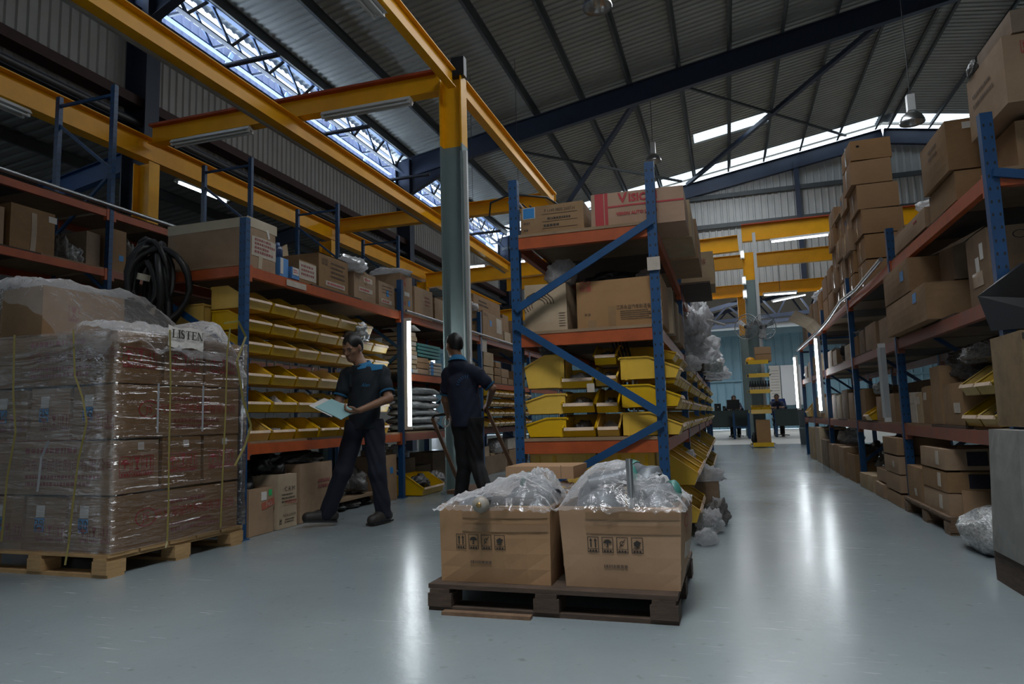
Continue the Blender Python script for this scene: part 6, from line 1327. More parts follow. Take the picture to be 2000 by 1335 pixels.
def highbay(x, y, z, label, k=1.0):
    t = thing('high_bay_lamp', label, 'lamp', (x, y, z), group='bell lamps under the roof')
    MB().lathe([(0.24*k, 0), (0.245*k, 0.01), (0.235*k, 0.06*k), (0.19*k, 0.16*k), (0.10*k, 0.24*k), (0.06*k, 0.26*k)], (x, y, z), 24).build('reflector', ALU, t)
    MB().lathe([(0.0, 0.02), (0.05, 0.04), (0.06, 0.12), (0.03, 0.22)], (x, y, z), 12).build('bulb', PAPER, t)
    MB().box(x-0.075*k, x+0.075*k, y-0.07*k, y+0.07*k, z+0.27*k, z+0.62*k).build('gear_box', WHITE_M, t)
    MB().tube([(x, y, z+0.24*k), (x, y, z+0.28*k)], 0.03, 8).build('neck', STEEL, t)
    MB().tube([(x, y, z+0.62*k), (x, y, roofz(x)-0.02)], 0.010, 6).build('rod', BLACKPL, t)
highbay(3.87, 15.0, 6.55, 'bell shaped lamp hanging above the right rack boxes', 0.95); highbay(-1.76, 21.0, 8.72, 'bell shaped lamp just right of the tall blue upright tip', 1.0); highbay(-1.73, 11.0, 7.85, 'bell shaped lamp at the top picture edge', 1.05)

# ---------------------------------------------------------------- aisle end: fans, shelf tower, waste bins, desks
def fan(x, y, z, label, yaw):
    t = thing('wall_fan', label, 'fan', (x, y, z), yaw, group='fans on the aisle column')
    for r, d in ((0.33, 0.0), (0.22, -0.05), (0.11, -0.07), (0.25, 0.10)):
        MB().tube([(r*math.cos(a*PI/12), d, r*math.sin(a*PI/12)) for a in range(24)], 0.012 if r == 0.33 else 0.005, 6, closed=True).build('guard_ring', STEEL, t, local=True)
    mb = MB()
    for a in range(24):
        c, s = math.cos(a*PI/12), math.sin(a*PI/12)
        mb.tube([(0.05*c, -0.075, 0.05*s), (0.22*c, -0.05, 0.22*s), (0.33*c, 0, 0.33*s), (0.25*c, 0.10, 0.25*s), (0.08*c, 0.12, 0.08*s)], 0.003, 4)
    tag(mb.build('guard_wires', STEEL, t, local=True), kind='stuff')
    for k in range(3):
        a = 2*PI*k/3+0.3; c, s = math.cos(a), math.sin(a); e = Vector((c, 0, s)); f = Vector((-s, 0, c))
        m = MB(); m.add([e*0.06-f*0.03+Vector((0, 0.03, 0)), e*0.06+f*0.03+Vector((0, -0.0, 0)), e*0.28+f*0.10+Vector((0, -0.02, 0)), e*0.29-f*0.04+Vector((0, 0.045, 0))], [(0, 1, 2, 3), (3, 2, 1, 0)]); m.build('blade', ALU, t, local=True)
    MB().lathe([(0.0, -0.06), (0.05, -0.05), (0.06, 0.0), (0.07, 0.06), (0.06, 0.2), (0.0, 0.21)], (0, 0, 0), 14, axis='y').build('motor', STEEL_D, t, local=True)
    MB().tube([(0, 0.16, 0), (0, 0.2, -0.04)], 0.02, 8).build('bracket', STEEL_D, t, local=True)
fan(0.58, 18.7, 3.09, 'round wire guarded fan on the left of the aisle column', -0.5); fan(1.02, 18.7, 3.07, 'round wire guarded fan on the right of the aisle column', 0.5)
tw = thing('shelf_tower', 'narrow blue and yellow shelving tower at the end of the aisle', 'shelf', (0.79, 18.35, 0))
for x in (0.495, 1.055):
    for y in (18.06, 18.64):
        up = MB().prof([(-0.03, -0.03), (0.03, -0.03), (0.03, -0.02), (-0.02, -0.02), (-0.02, 0.03), (-0.03, 0.03)], (x, y, 0), (x, y, 2.17)).build('post', BLUE, tw)
for z in (0.09, 0.90, 1.40, 1.80, 2.13):
    MB().box(0.535, 1.015, 18.05, 18.065, z-0.065, z+0.035).build('yellow_front_beam', YEL, tw); MB().box(0.485, 0.50, 18.06, 18.64, z-0.04, z+0.02).build('side_beam', YEL_D, tw); MB().box(0.49, 1.06, 18.07, 18.63, z-0.012, z).build('shelf_board', PLY_D, tw)
carton(0.80, 18.35, 0.091, 0.36, 0.45, 0.60, 'tall brown box on the bottom shelf of the shelf tower', m=CARD_TAN); bag(0.57, 18.3, 0.091, 0.07, 0.14, 0.3, 'small black machine on the bottom shelf of the tower', BLACKPL, 2)
for k in range(2): hopper_bin(0.66+0.23*k, 18.30, 0.901, 0.22, 0.34, 0.15, 0.09, 0, f'{["left", "right"][k]} yellow bin on the shelf tower', 'yellow bins on the tower', card=False)
for k in range(8):
    t = thing('bottle', f'dark bottle on the middle shelf of the tower, {ORD[k]} in the row', 'bottle', (0.56+0.062*k, 18.2, 1.401), group='bottles on the shelf tower')
    MB().lathe([(0.0, 0), (0.026, 0), (0.027, 0.15), (0.012, 0.20), (0.012, 0.25), (0.0, 0.25)], (0, 0, 0), 10).build('bottle', BLACKPL, t, local=True); MB().lathe([(0.028, 0.03), (0.028, 0.10)], (0, 0, 0), 10).build('label', PAPER_WORN, t, local=True)
t = thing('clear_bin', 'pale teal plastic tray on the tower under its top shelf', 'tray', (0.88, 18.3, 1.80)); MB().prof([(-0.14, 0), (0.14, 0), (0.17, 0.14), (0.155, 0.14), (0.13, 0.012), (-0.13, 0.012), (-0.155, 0.14), (-0.17, 0.14)], (0.88, 18.12, 1.801), (0.88, 18.5, 1.801)).build('tray', mat('pale_teal', (0.25, 0.45, 0.47), 0.4), t)
for k in range(2): carton(0.91, 18.35, 2.132+k*0.19, 0.40, 0.36, 0.187, f'tan box, {["lower", "upper"][k]} of two on top of the shelf tower', m=CARD_TAN)
t = thing('yellow_helmet', 'yellow safety helmet on top of the shelf tower', 'helmet', (0.60, 18.25, 2.132)); MB().lathe([(0.115, 0.0), (0.11, 0.012), (0.115, 0.06), (0.08, 0.11), (0.0, 0.13)], (0, 0, 0), 18).build('shell', mat('helmet_yellow', (0.75, 0.33, 0.01), 0.35), t, local=True)
for z, nm in ((0.0, 'lower'), (0.44, 'upper')):
    tag(MB().lathe([(0.0, 0), (0.085, 0), (0.10, 0.42), (0.11, 0.43), (0.09, 0.43)], (1.83, 19.4, z), 18).build('waste_bin', mat('grey_bin', (0.15, 0.17, 0.18), 0.5)), f'grey plastic bin, {nm} of two stacked at the right rack end', 'bin', 'stacked grey bins')
DESK = mat('dark_green_desk', (0.035, 0.055, 0.055), 0.5)
def desk(x0, x1, y, label, leg_m=BLUE, open_l=False):
    t = thing('desk', label, 'desk', ((x0+x1)/2, y, 0), group='office desks')
    MB().box(x0, x1, y-0.35, y+0.35, 0.91, 0.945).build('desk_top', DESK, t); MB().box(x0+0.03, x1-0.03, y-0.34, y-0.32, 0.38, 0.91).build('front_panel', DESK, t)
    for x in (x0+0.05, x1-0.05):
        for yy in (y-0.3, y+0.3): MB().box(x-0.03, x+0.03, yy-0.03, yy+0.03, 0, 0.91).build('leg', leg_m, t)
    return t
desk(-1.2, 0.66, 25.0, 'dark office desk with a monitor at the far left end of the aisle'); desk(1.47, 2.5, 25.2, 'dark office desk at the far right end of the aisle, a woman behind it')
t = thing('work_table', 'blue legged table in front of the left office desk', 'table', (0.30, 24.2, 0))
MB().box(0.0, 0.68, 23.95, 24.45, 0.87, 0.91).build('table_top', DESK, t)
for x in (0.15, 0.62):
    for y in (24.0, 24.4): MB().box(x-0.035, x+0.035, y-0.035, y+0.035, 0, 0.87).build('leg', BLUE, t)
MB().box(0.12, 0.62, 23.98, 24.02, 0.36, 0.42).build('rail', BLUE, t)
t = thing('monitor', 'black flat monitor on the left office desk', 'monitor', (0.165, 24.9, 0.945)); MB().box(-0.21, 0.21, -0.02, 0.03, 0.05, 0.37).build('screen_back', BLACKPL, t, local=True); MB().box(-0.04, 0.04, -0.01, 0.03, 0.0, 0.08).build('stand', BLACKPL, t, local=True); MB().box(-0.12, 0.12, -0.08, 0.1, 0.0, 0.012).build('foot', BLACKPL, t, local=True)
t = thing('desk_phone_box', 'black boxy machine with a white knob on the left office desk', 'printer', (-0.34, 24.9, 0.945)); MB().box(-0.12, 0.10, -0.1, 0.15, 0, 0.25).build('case', BLACKPL, t, local=True); MB().lathe([(0.0, -0.012), (0.02, -0.01), (0.022, 0.0)], (0.0, -0.1, 0.13), 10, axis='y').build('knob', PAPER, t, local=True)
t = thing('desk_speaker', 'small black speaker beside the monitor on the far desk', 'speaker', (-0.14, 24.9, 0.945)); MB().box(-0.05, 0.05, -0.05, 0.08, 0, 0.16).build('case', BLACKPL, t, local=True); MB().lathe([(0.0, -0.01), (0.03, -0.008), (0.032, 0.0)], (0.0, -0.05, 0.05), 10, axis='y').build('cone', STEEL_D, t, local=True)
wbd = thing('whiteboard', 'pair of white boards on the far pale blue wall', 'board', (2.3, 36.0, 1.1)); MB().box(2.02, 2.52, 35.98, 36.07, 1.1, 3.1).build('ruled_sheet', PAPER, wbd); MB().box(2.56, 3.6, 35.97, 36.07, 1.15, 3.1).build('panel', mat('white_panel', (0.72, 0.75, 0.78), 0.4), wbd)
for k in range(12): MB().box(2.08, 2.46, 35.97, 35.982, 1.3+0.14*k, 1.315+0.14*k).build('printed_line', INK_BROWN, wbd)
t = thing('office_chair', 'blue office chair behind the woman at the far desk', 'chair', (1.72, 26.1, 0)); carton_mesh(0.50, 0.07, 0.58, 0.03, 0, 'flaps', 3, -0.2).build('backrest', mat('chair_blue', (0.02, 0.05, 0.22), 0.7), t, local=True)
t.children[0].location = (0, 0.22, 0.74); MB().box(-0.25, 0.25, -0.35, 0.16, 0.37, 0.44).build('seat', BLACKPL, t, local=True); MB().tube([(0, -0.1, 0.05), (0, -0.1, 0.37)], 0.03, 8).build('post', STEEL_D, t, local=True)
for k in range(5): MB().bar((0, -0.1, 0.06), (0.28*math.cos(k*1.2566), -0.1+0.28*math.sin(k*1.2566), 0.03), 0.04, 0.03).build('base_arm', BLACKPL, t, local=True)
# ---------------------------------------------------------------- people (distance-field bodies, one continuous surface each)
def sdf_mesh(name, prims, res, mats, cuts=(), wrinkle=0.0, wseed=0, smooth=True):
    pts = []
    for p in prims:
        if p[0] == 'cone': pts += [np.array(p[1])-max(p[3], p[4]), np.array(p[1])+max(p[3], p[4]), np.array(p[2])-max(p[3], p[4]), np.array(p[2])+max(p[3], p[4])]
        else: r = max(p[2]); pts += [np.array(p[1])-r, np.array(p[1])+r]
    pts = np.array(pts); lo = pts.min(0)-0.05; hi = pts.max(0)+0.05
    n = np.ceil((hi-lo)/res).astype(int)+1
    D = np.full(n, 0.2, np.float32)
    ax = [lo[i]+res*np.arange(n[i]) for i in range(3)]
    for p in prims:
        k = p[-1]; pad = k+0.035
        if p[0] == 'cone':
            a, b = np.array(p[1], float), np.array(p[2], float); ra, rb = p[3], p[4]; sq = p[5]
            l2, h2 = np.minimum(a-ra, b-rb)-pad, np.maximum(a+ra, b+rb)+pad
        else:
            a = np.array(p[1], float); r = max(p[2]); l2, h2 = a-r-pad, a+r+pad
        i0 = np.clip(np.floor((l2-lo)/res).astype(int), 0, n-1); i1 = np.clip(np.ceil((h2-lo)/res).astype(int)+1, 1, n)
        X, Y, Z = np.meshgrid(ax[0][i0[0]:i1[0]], ax[1][i0[1]:i1[1]], ax[2][i0[2]:i1[2]], indexing='ij')
        Pn = np.stack([X, Y, Z], -1).astype(np.float32)
        if p[0] == 'cone':
            q = Pn-a; ba = b-a
            if sq is not None:
                dv, f = np.array(sq[0], float), sq[1]; dv /= np.linalg.norm(dv)
                q = q+(f-1)*(q@dv)[..., None]*dv; ba = ba+(f-1)*(ba@dv)*dv
            t = np.clip((q@ba)/max(1e-9, ba@ba), 0, 1); d = np.linalg.norm(q-t[..., None]*ba, axis=-1)-(ra+(rb-ra)*t)
            if sq is not None and sq[1] > 1: d = d/(1+(sq[1]-1)*0.5)
        else:
            q = Pn-a
            if p[3] is not None: q = q@np.array(p[3])
            r = np.array(p[2]); k0 = np.linalg.norm(q/r, axis=-1); k1 = np.linalg.norm(q/(r*r), axis=-1); d = k0*(k0-1)/np.maximum(k1, 1e-6)
        S = D[i0[0]:i1[0], i0[1]:i1[1], i0[2]:i1[2]]
        if p[0] == 'sub': h = np.clip(0.5-0.5*(S+d)/k, 0, 1); S[...] = S*(1-h)+(-d)*h+k*h*(1-h)
        else: h = np.clip(0.5+0.5*(S-d)/k, 0, 1); S[...] = S*(1-h)+d*h-k*h*(1-h)
    if wrinkle or cuts:
        X, Y, Z = np.meshgrid(*ax, indexing='ij')
        if wrinkle:
            D += wrinkle*(np.sin(38*Z+9*X+14*np.sin(7*X+wseed)+6*Y)*0.5+np.sin(21*Z-26*X+17*Y+wseed*2)*0.35+np.sin(55*X+30*Y+18*Z+wseed)*0.25).astype(np.float32)
        for c, nrm in cuts:
            nrm = np.array(nrm, float)/np.linalg.norm(nrm); D = np.maximum(D, ((X-c[0])*nrm[0]+(Y-c[1])*nrm[1]+(Z-c[2])*nrm[2]).astype(np.float32))
    ins = D < 0
    # surface nets
    sh = np.array(D.shape)-1; acc = np.zeros((*sh, 3), np.float32); cnt = np.zeros(sh, np.float32)
    corner = [(i, j, k) for i in (0, 1) for j in (0, 1) for k in (0, 1)]
    def sub(A, c): return A[c[0]:c[0]+sh[0], c[1]:c[1]+sh[1], c[2]:c[2]+sh[2]]
    for axn in range(3):
        for c in corner:
            if c[axn]: continue
            c2 = list(c); c2[axn] = 1
            a, b = sub(D, c), sub(D, c2); m = (a < 0) != (b < 0); t = np.where(m, a/np.where(m, a-b, 1), 0)
            for i in range(3): acc[..., i] += np.where(m, (c[i]+(t if i == axn else 0)), 0)
            cnt += m
    act = cnt > 0; idx = -np.ones(sh, int); idx[act] = np.arange(act.sum())
    cell = np.argwhere(act); V = lo+res*(cell+acc[act]/cnt[act][:, None]); F = []
    for axn in range(3):
        o1, o2 = [(1, 2), (2, 0), (0, 1)][axn]
        s0 = [slice(None)]*3; s1 = [slice(None)]*3; s0[axn] = slice(0, -1); s1[axn] = slice(1, None)
        e = np.argwhere(ins[tuple(s0)] != ins[tuple(s1)])
        ok = (e[:, o1] > 0) & (e[:, o2] > 0) & (e[:, o1] < D.shape[o1]-1) & (e[:, o2] < D.shape[o2]-1); e = e[ok]
        inn = ins[e[:, 0], e[:, 1], e[:, 2]]
        def at(d1, d2): q = e.copy(); q[:, o1] += d1; q[:, o2] += d2; return idx[q[:, 0], q[:, 1], q[:, 2]]
        Q = np.stack([at(-1, -1), at(0, -1), at(0, 0), at(-1, 0)], 1); Q[~inn] = Q[~inn][:, ::-1]; F.append(Q)
    F = np.concatenate(F); F = F[(F >= 0).all(1)]
    me = bpy.data.meshes.new(name); me.from_pydata(V.tolist(), [], F.tolist())
    for m in (mats if isinstance(mats, (list, tuple)) else [mats]): me.materials.append(m)
    me.polygons.foreach_set('use_smooth', [smooth]*len(F)); me.update(); return me
SKIN = mat('brown_skin', (0.26, 0.135, 0.080), 0.5, var=0.12, nscale=14)
HAIR = mat('black_hair', (0.010, 0.009, 0.009), 0.5, var=0.4, nscale=60)
SHIRT = mat('dark_polo_cloth', (0.008, 0.014, 0.022), 0.85, var=0.25, nscale=5)
SHIRT2 = mat('navy_polo_cloth', (0.013, 0.018, 0.045), 0.85, var=0.25, nscale=5)
POLOB = mat('polo_blue', (0.015, 0.16, 0.34), 0.8)
TROU = mat('dark_trousers', (0.008, 0.011, 0.026), 0.85, var=0.3, nscale=5)
TROUB = mat('black_trousers', (0.007, 0.007, 0.009), 0.85, var=0.3, nscale=5)
SHOE = mat('dark_shoe', (0.028, 0.024, 0.022), 0.6, var=0.3)
def V3(*a): return np.array(a, float)
def head_prims(c, f, tilt=0.0, s=1.0):
    """prims of a head centred at c, facing horizontal direction f, chin tucked by tilt"""
    f = np.array([f[0], f[1], 0], float); f /= np.linalg.norm(f); r = np.array([-f[1], f[0], 0])
    fw = f*math.cos(tilt)+np.array([0, 0, -1])*math.sin(tilt); up = np.array([0, 0, 1])*math.cos(tilt)+f*math.sin(tilt)
    R = np.stack([r, fw, up], 1)
    def L(x, y, z): return tuple(np.array(c)+R@np.array([x, y, z])*s)
    def E(x, y, z, a, b, d, k): return ('ell', L(x, y, z), (a*s, b*s, d*s), R, k)
    P = [E(0, -0.012, 0.035, 0.076, 0.096, 0.088, 0.02), E(0, 0.018, -0.035, 0.062, 0.074, 0.080, 0.03), E(0, 0.050, -0.090, 0.036, 0.034, 0.026, 0.03),
         E(0, 0.078, 0.022, 0.055, 0.018, 0.012, 0.015), ('cone', L(0, 0.088, 0.012), L(0, 0.108, -0.022), 0.009*s, 0.014*s, None, 0.010), E(-0.012, 0.096, -0.028, 0.009, 0.009, 0.007, 0.006), E(0.012, 0.096, -0.028, 0.009, 0.009, 0.007, 0.006),
         E(0, 0.085, -0.056, 0.024, 0.012, 0.006, 0.006), E(0, 0.083, -0.066, 0.021, 0.012, 0.007, 0.006), E(-0.040, 0.062, -0.015, 0.022, 0.022, 0.02, 0.02), E(0.040, 0.062, -0.015, 0.022, 0.022, 0.02, 0.02)]
    for sx in (-1, 1): P += [E(sx*0.078, -0.008, -0.005, 0.010, 0.020, 0.032, 0.008), E(sx*0.080, -0.004, -0.028, 0.007, 0.010, 0.010, 0.006)]
    S = [('sub', L(sx*0.031, 0.098, 0.004), (0.016*s, 0.014*s, 0.011*s), R, 0.008) for sx in (-1, 1)]
    hair = [E(0, -0.020, 0.043, 0.0815, 0.100, 0.090, 0.015), E(0, -0.048, 0.0, 0.075, 0.070, 0.080, 0.03)]
    eyes = [L(sx*0.031, 0.083, 0.004) for sx in (-1, 1)]
    brow = [(L(sx*0.016, 0.097, 0.026), L(sx*0.046, 0.086, 0.027)) for sx in (-1, 1)]
    cut = [(L(0, 0.080, 0.050), R@np.array([0, 1.0, -0.80])), (L(0, -0.02, -0.045), R@np.array([0, 0.25, -1.0]))]
    return P, S, hair, eyes, brow, cut, R, L
def hand_prims(w, h, curl_to, side, spread=0.018, curl=0.6, pn=None):
    """palm from wrist w towards h; four two-jointed fingers bending towards curl_to, thumb from the palm side"""
    w, h = np.array(w, float), np.array(h, float); d = (h-w)/np.linalg.norm(h-w); c = np.array(curl_to, float); c = c-(c@d)*d; c /= np.linalg.norm(c); s = np.cross(d, c)*side
    P = []; p0 = w+d*0.02; p1 = w+d*0.085
    for o in (-0.024, -0.008, 0.008, 0.024): P.append(('cone', tuple(p0+s*o*0.7), tuple(p1+s*o), 0.014, 0.0125, None, 0.010))
    for i, o in enumerate((-0.030, -0.010, 0.010, 0.030)):
        ln = (0.030, 0.040, 0.043, 0.038)[i]; a = p1+s*o*0.95; b = a+(d*math.cos(curl)+c*math.sin(curl))*ln; e = b+(d*math.cos(curl*2.1)+c*math.sin(curl*2.1))*ln*0.75; g = e+(d*math.cos(curl*2.7)+c*math.sin(curl*2.7))*ln*0.5
        P += [('cone', tuple(a), tuple(b), 0.0098, 0.0088, None, 0.004), ('cone', tuple(b), tuple(e), 0.0088, 0.008, None, 0.004), ('cone', tuple(e), tuple(g), 0.008, 0.007, None, 0.004)]
    t0 = w+d*0.035+s*0.028; t1 = t0+(d*0.6+s*0.55+c*0.45)*0.042; t2 = t1+(d*0.85+c*0.5)*0.032
    P += [('cone', tuple(t0), tuple(t1), 0.014, 0.0115, None, 0.008), ('cone', tuple(t1), tuple(t2), 0.0112, 0.0085, None, 0.004)]
    return P
def person(label, loc, J, face, tilt, shirt, trousers, res=0.0065, hand_curl=None, group=None, sleeve=0.55, hair_long=False, seated=False, shoes=True, back_logo=False, collar=True, headscale=1.0):
    """J: joint positions in metres about the base point; L / R are the person's image-left / image-right limbs"""
    root = thing('person', label, 'person', loc, group=group)
    j = {k: np.array(v, float) for k, v in J.items()}
    HP, HS, HH, EY, BR, HC, HR, HL = head_prims(j['head'], face, tilt, headscale)
    fwd = np.array([face[0], face[1], 0.0]); bf = j.get('bf', np.array([0, -1, 0.0])); bf = bf/np.linalg.norm(bf)
    P = list(HP); nk = j['neck']
    P += [('cone', tuple(nk), tuple(j['head']+HR@np.array([0, -0.025, -0.06])), 0.060, 0.052, None, 0.03)]
    P += [('cone', tuple(nk-V3(0, 0, 0.03)), tuple(j['pelvis']+V3(0, 0, 0.06)), 0.075, 0.09, (bf, 1.4), 0.03)]
    for s in ('l', 'r'):
        P += [('cone', tuple(nk-V3(0, 0, 0.02)), tuple(j['sh'+s]), 0.036, 0.042, None, 0.025), ('cone', tuple(j['sh'+s]), tuple(j['el'+s]), 0.046, 0.040, None, 0.02), ('cone', tuple(j['el'+s]), tuple(j['wr'+s]), 0.041, 0.027, None, 0.015)]
        cd, sd, cl = hand_curl[s] if hand_curl else ((0, -1, 0), 1, 0.5)
        P += hand_prims(j['wr'+s], j['ha'+s], cd, sd, curl=cl)
        P += [('cone', tuple(j['hip'+s]), tuple(j['kn'+s]), 0.075, 0.050, None, 0.02), ('cone', tuple(j['kn'+s]), tuple(j['an'+s]), 0.048, 0.036, None, 0.02), ('cone', tuple(j['an'+s]), tuple(j['to'+s]), 0.034, 0.026, None, 0.02)]
    body = sdf_mesh('body', P+HS, res, SKIN); inst(body, 'body', root)
    # hair
    hp = list(HH); cuts = list(HC)
    if hair_long: hp += [('cone', tuple(HL(0, -0.06, 0.0)), tuple(HL(0, -0.07, -0.12)), 0.075, 0.05, None, 0.03)]; cuts = cuts[:1]
    inst(sdf_mesh('hair', hp, res*0.8, HAIR, cuts, 0.003, 1), 'hair', root)
    for k, e in enumerate(EY):
        mb = MB(); mb.lathe([(0.0, -0.011), (0.008, -0.008), (0.011, 0.0), (0.008, 0.008), (0.0, 0.011)], e, 10); mb.build('eye', mat('eye_dark', (0.10, 0.08, 0.07), 0.2), root, local=True)
        mb = MB(); mb.tube(BR[k], 0.0045, 6); mb.build('eyebrow', HAIR, root, local=True)
    # shirt
    T = [('cone', tuple(j['pelvis']+V3(0, 0, -0.02)), tuple(j['chest']), 0.158, 0.152, (bf, 1.38), 0.05), ('cone', tuple(j['belly']-bf*0.0), tuple(j['chest']), 0.145, 0.150, (bf, 1.25), 0.05)]
    T += [('cone', tuple(nk-V3(0, 0, 0.045)), tuple(nk-V3(0, 0, 0.005)), 0.085, 0.072, None, 0.03)]
    cu = [(nk+V3(0, 0, 0.020)+bf*0.03, V3(0, 0, 1.0)+bf*0.25), (j['pelvis']+V3(0, 0, -0.065), V3(0, 0, -1))]
    for s in ('l', 'r'):
        sh, el = j['sh'+s], j['el'+s]; e = sh+(el-sh)*sleeve
        T += [('cone', tuple(nk-V3(0, 0, 0.05)), tuple(sh+V3(0, 0, -0.006)), 0.085, 0.068, None, 0.04), ('cone', tuple(sh), tuple(e), 0.068, 0.066, None, 0.04)]
    shirt_o = inst(sdf_mesh('polo_shirt', T, res, shirt, cu, 0.0045, 2), 'polo_shirt', root)
    for s in ('l', 'r'):                                        # sleeve trims
        sh, el = j['sh'+s], j['el'+s]; d = (el-sh)/np.linalg.norm(el-sh); e = sh+(el-sh)*sleeve
        mb = MB(); mb.tube([tuple(e+d*0.046), tuple(e+d*0.066)], [0.0665, 0.064], 20); mb.build('sleeve_band', shirt, root, local=True)
        mb = MB(); mb.tube([tuple(e+d*0.049), tuple(e+d*0.054)], [0.0680, 0.0680], 20); mb.tube([tuple(e+d*0.059), tuple(e+d*0.0635)], [0.0668, 0.0664], 20); mb.build('sleeve_stripe', POLOB, root, local=True)
    if collar:
        mb = MB(); n = 22; up = V3(0, 0, 1); sd = np.cross(bf, up)
        for ring, (r0, h0, r1, h1) in enumerate(((0.072, 0.062, 0.104, 0.012),)):
            for k in range(n):
                a0, a1 = [(-0.86+1.72*q/n)*PI for q in (k, k+1)]
                def pt(a, r, h): c_, s_ = math.cos(a), math.sin(a); return tuple(nk+(-bf*c_+sd*s_)*r+up*(h-0.045*(1-c_)/2*1.0)+V3(0, 0, 0.0))
                mb.poly([pt(a0, r0, h0), pt(a1, r0, h0), pt(a1, r1, h1), pt(a0, r1, h1)]); mb.poly([pt(a0, r0-0.004, h0), pt(a0, r1-0.004, h1-0.004), pt(a1, r1-0.004, h1-0.004), pt(a1, r0-0.004, h0)])
        mb.build('collar', POLOB, root, local=True)
    # trousers
    Q = [('cone', tuple(j['hipl']+V3(0, 0, 0.03)), tuple(j['hipr']+V3(0, 0, 0.03)), 0.102, 0.102, (bf, 1.2), 0.04)]
    lo = []
    for s in ('l', 'r'):
        an = j['an'+s]; kn = j['kn'+s]
        Q += [('cone', tuple(j['hip'+s]), tuple(kn), 0.096, 0.078, None, 0.03), ('cone', tuple(kn), tuple(an), 0.076, 0.070, None, 0.03)]
        lo.append((an, kn))
    cu = [(j['pelvis']+V3(0, 0, 0.03), V3(0, 0, 1))]
    inst(sdf_mesh('trousers', Q, res, trousers, cu, 0.006, 5), 'trousers', root)
    if shoes:
        for s in ('l', 'r'):
            an, to = j['an'+s], j['to'+s]; d = to-an; dh = np.array([d[0], d[1], 0]); dh /= np.linalg.norm(dh); heel = an-dh*0.055+V3(0, 0, -0.045)
            base = np.cross(np.cross(to-heel, V3(0, 0, 1)), to-heel); base /= np.linalg.norm(base)
            if base[2] < 0: base = -base
            S = [('cone', tuple(heel+base*0.025), tuple(to+base*0.008), 0.050, 0.048, None, 0.02), ('cone', tuple(an-V3(0, 0, 0.01)), tuple(heel+(to-heel)*0.55+base*0.03), 0.056, 0.044, None, 0.03)]
            o = inst(sdf_mesh('shoe', S, res, SHOE, [(heel-base*0.022, -base)]), 'shoe', root)
            mb = MB(); cdir = np.cross(base, (to-heel)/np.linalg.norm(to-heel)); c_ = (to+heel)/2-base*0.022; L_ = np.linalg.norm(to-heel)/2+0.035
            mb.obox(tuple(c_), tuple((to-heel)/np.linalg.norm(to-heel)*L_), tuple(cdir*0.044), tuple(base*0.008)); mb.build('sole', BLACKPL, root, local=True)
    return root, j
# first man: walking towards the picture's left, reading papers
J1 = dict(head=(-0.105, -0.03, 1.575), neck=(-0.035, 0.02, 1.405), chest=(-0.012, 0.025, 1.235), belly=(-0.015, -0.005, 1.02), pelvis=(-0.01, 0.02, 0.90), bf=(-0.35, -0.94, 0),
          shl=(-0.185, 0.03, 1.335), shr=(0.150, 0.055, 1.335), ell=(-0.235, -0.055, 1.085), elr=(0.255, -0.02, 1.105), wrl=(-0.205, -0.22, 0.99), wrr=(0.11, -0.27, 1.005), hal=(-0.16, -0.26, 1.0), har=(0.045, -0.325, 0.985),
          hipl=(-0.095, 0.01, 0.86), hipr=(0.075, 0.03, 0.86), knl=(-0.165, -0.09, 0.47), knr=(0.115, 0.02, 0.46), anl=(-0.325, -0.10, 0.105), anr=(0.13, 0.10, 0.085), tol=(-0.455, -0.20, 0.075), tor=(0.105, -0.055, 0.04))
p1, j1 = person('man in a dark polo with blue collar, head bent, reading papers beside the yellow bins', (-3.13, 5.50, 0), J1, (-0.10, -0.99), 0.42, SHIRT, TROU, hand_curl={'l': ((0.6, 0.2, 0.6), 1, 0.7), 'r': ((-0.2, 0.3, 0.9), -1, 0.75)})
nk, sh, el = j1['neck'], j1['shr'], j1['elr']
inst(sdf_mesh('shoulder_yoke', [('cone', tuple(nk-V3(0, 0, 0.05)), tuple(sh+V3(0, 0, -0.006)), 0.094, 0.077, None, 0.04), ('cone', tuple(sh), tuple(sh+(el-sh)*0.3), 0.077, 0.075, None, 0.04)], 0.0045, POLOB,
    [(sh+V3(0, 0, 0.030), V3(0.15, 0, -1)), (nk+V3(0.055, 0, 0), V3(-1, 0, 0)), (sh+V3(0.045, 0, 0), V3(1, 0, 0.3))]), 'shoulder_yoke', p1)
cu = bpy.data.curves.new('chest_logo', 'FONT'); cu.body = 'Alan'; cu.size = 0.045; cu.shear = 0.3; cu.align_x = 'CENTER'; cu.materials.append(POLOB); o = bpy.data.objects.new('chest_logo', cu); COL.objects.link(o); o.parent = p1; o.location = (0.075, -0.115, 1.215); o.rotation_euler = (PI/2-0.08, 0, 0.1)
mb = MB(); mb.box(-0.075, -0.055, -0.13, -0.125, 1.22, 1.33); mb.build('button_placket', SHIRT, p1, local=True)
t = thing('clipboard', 'pale teal folder with loose white papers held by the reading man', 'folder', (-3.19, 5.13, 1.02))
u = Vector((0.88, 0.02, -0.40)).normalized(); v = Vector((0.1, 0.90, 0.32)); v = (v-v.dot(u)*u).normalized(); w = u.cross(v)
MB().obox((0, 0, 0), u*0.135, v*0.11, w*0.003).build('folder', mat('folder_teal', (0.25, 0.44, 0.46), 0.6), t, local=True)
for k in range(3): MB().obox(Vector((-0.07-0.02*k, 0.03*k-0.02, 0.012+0.012*k))+w*0.004, u*0.115+w*0.01*k, v*0.10, w*0.001).build('sheet', PAPER, t, local=True)
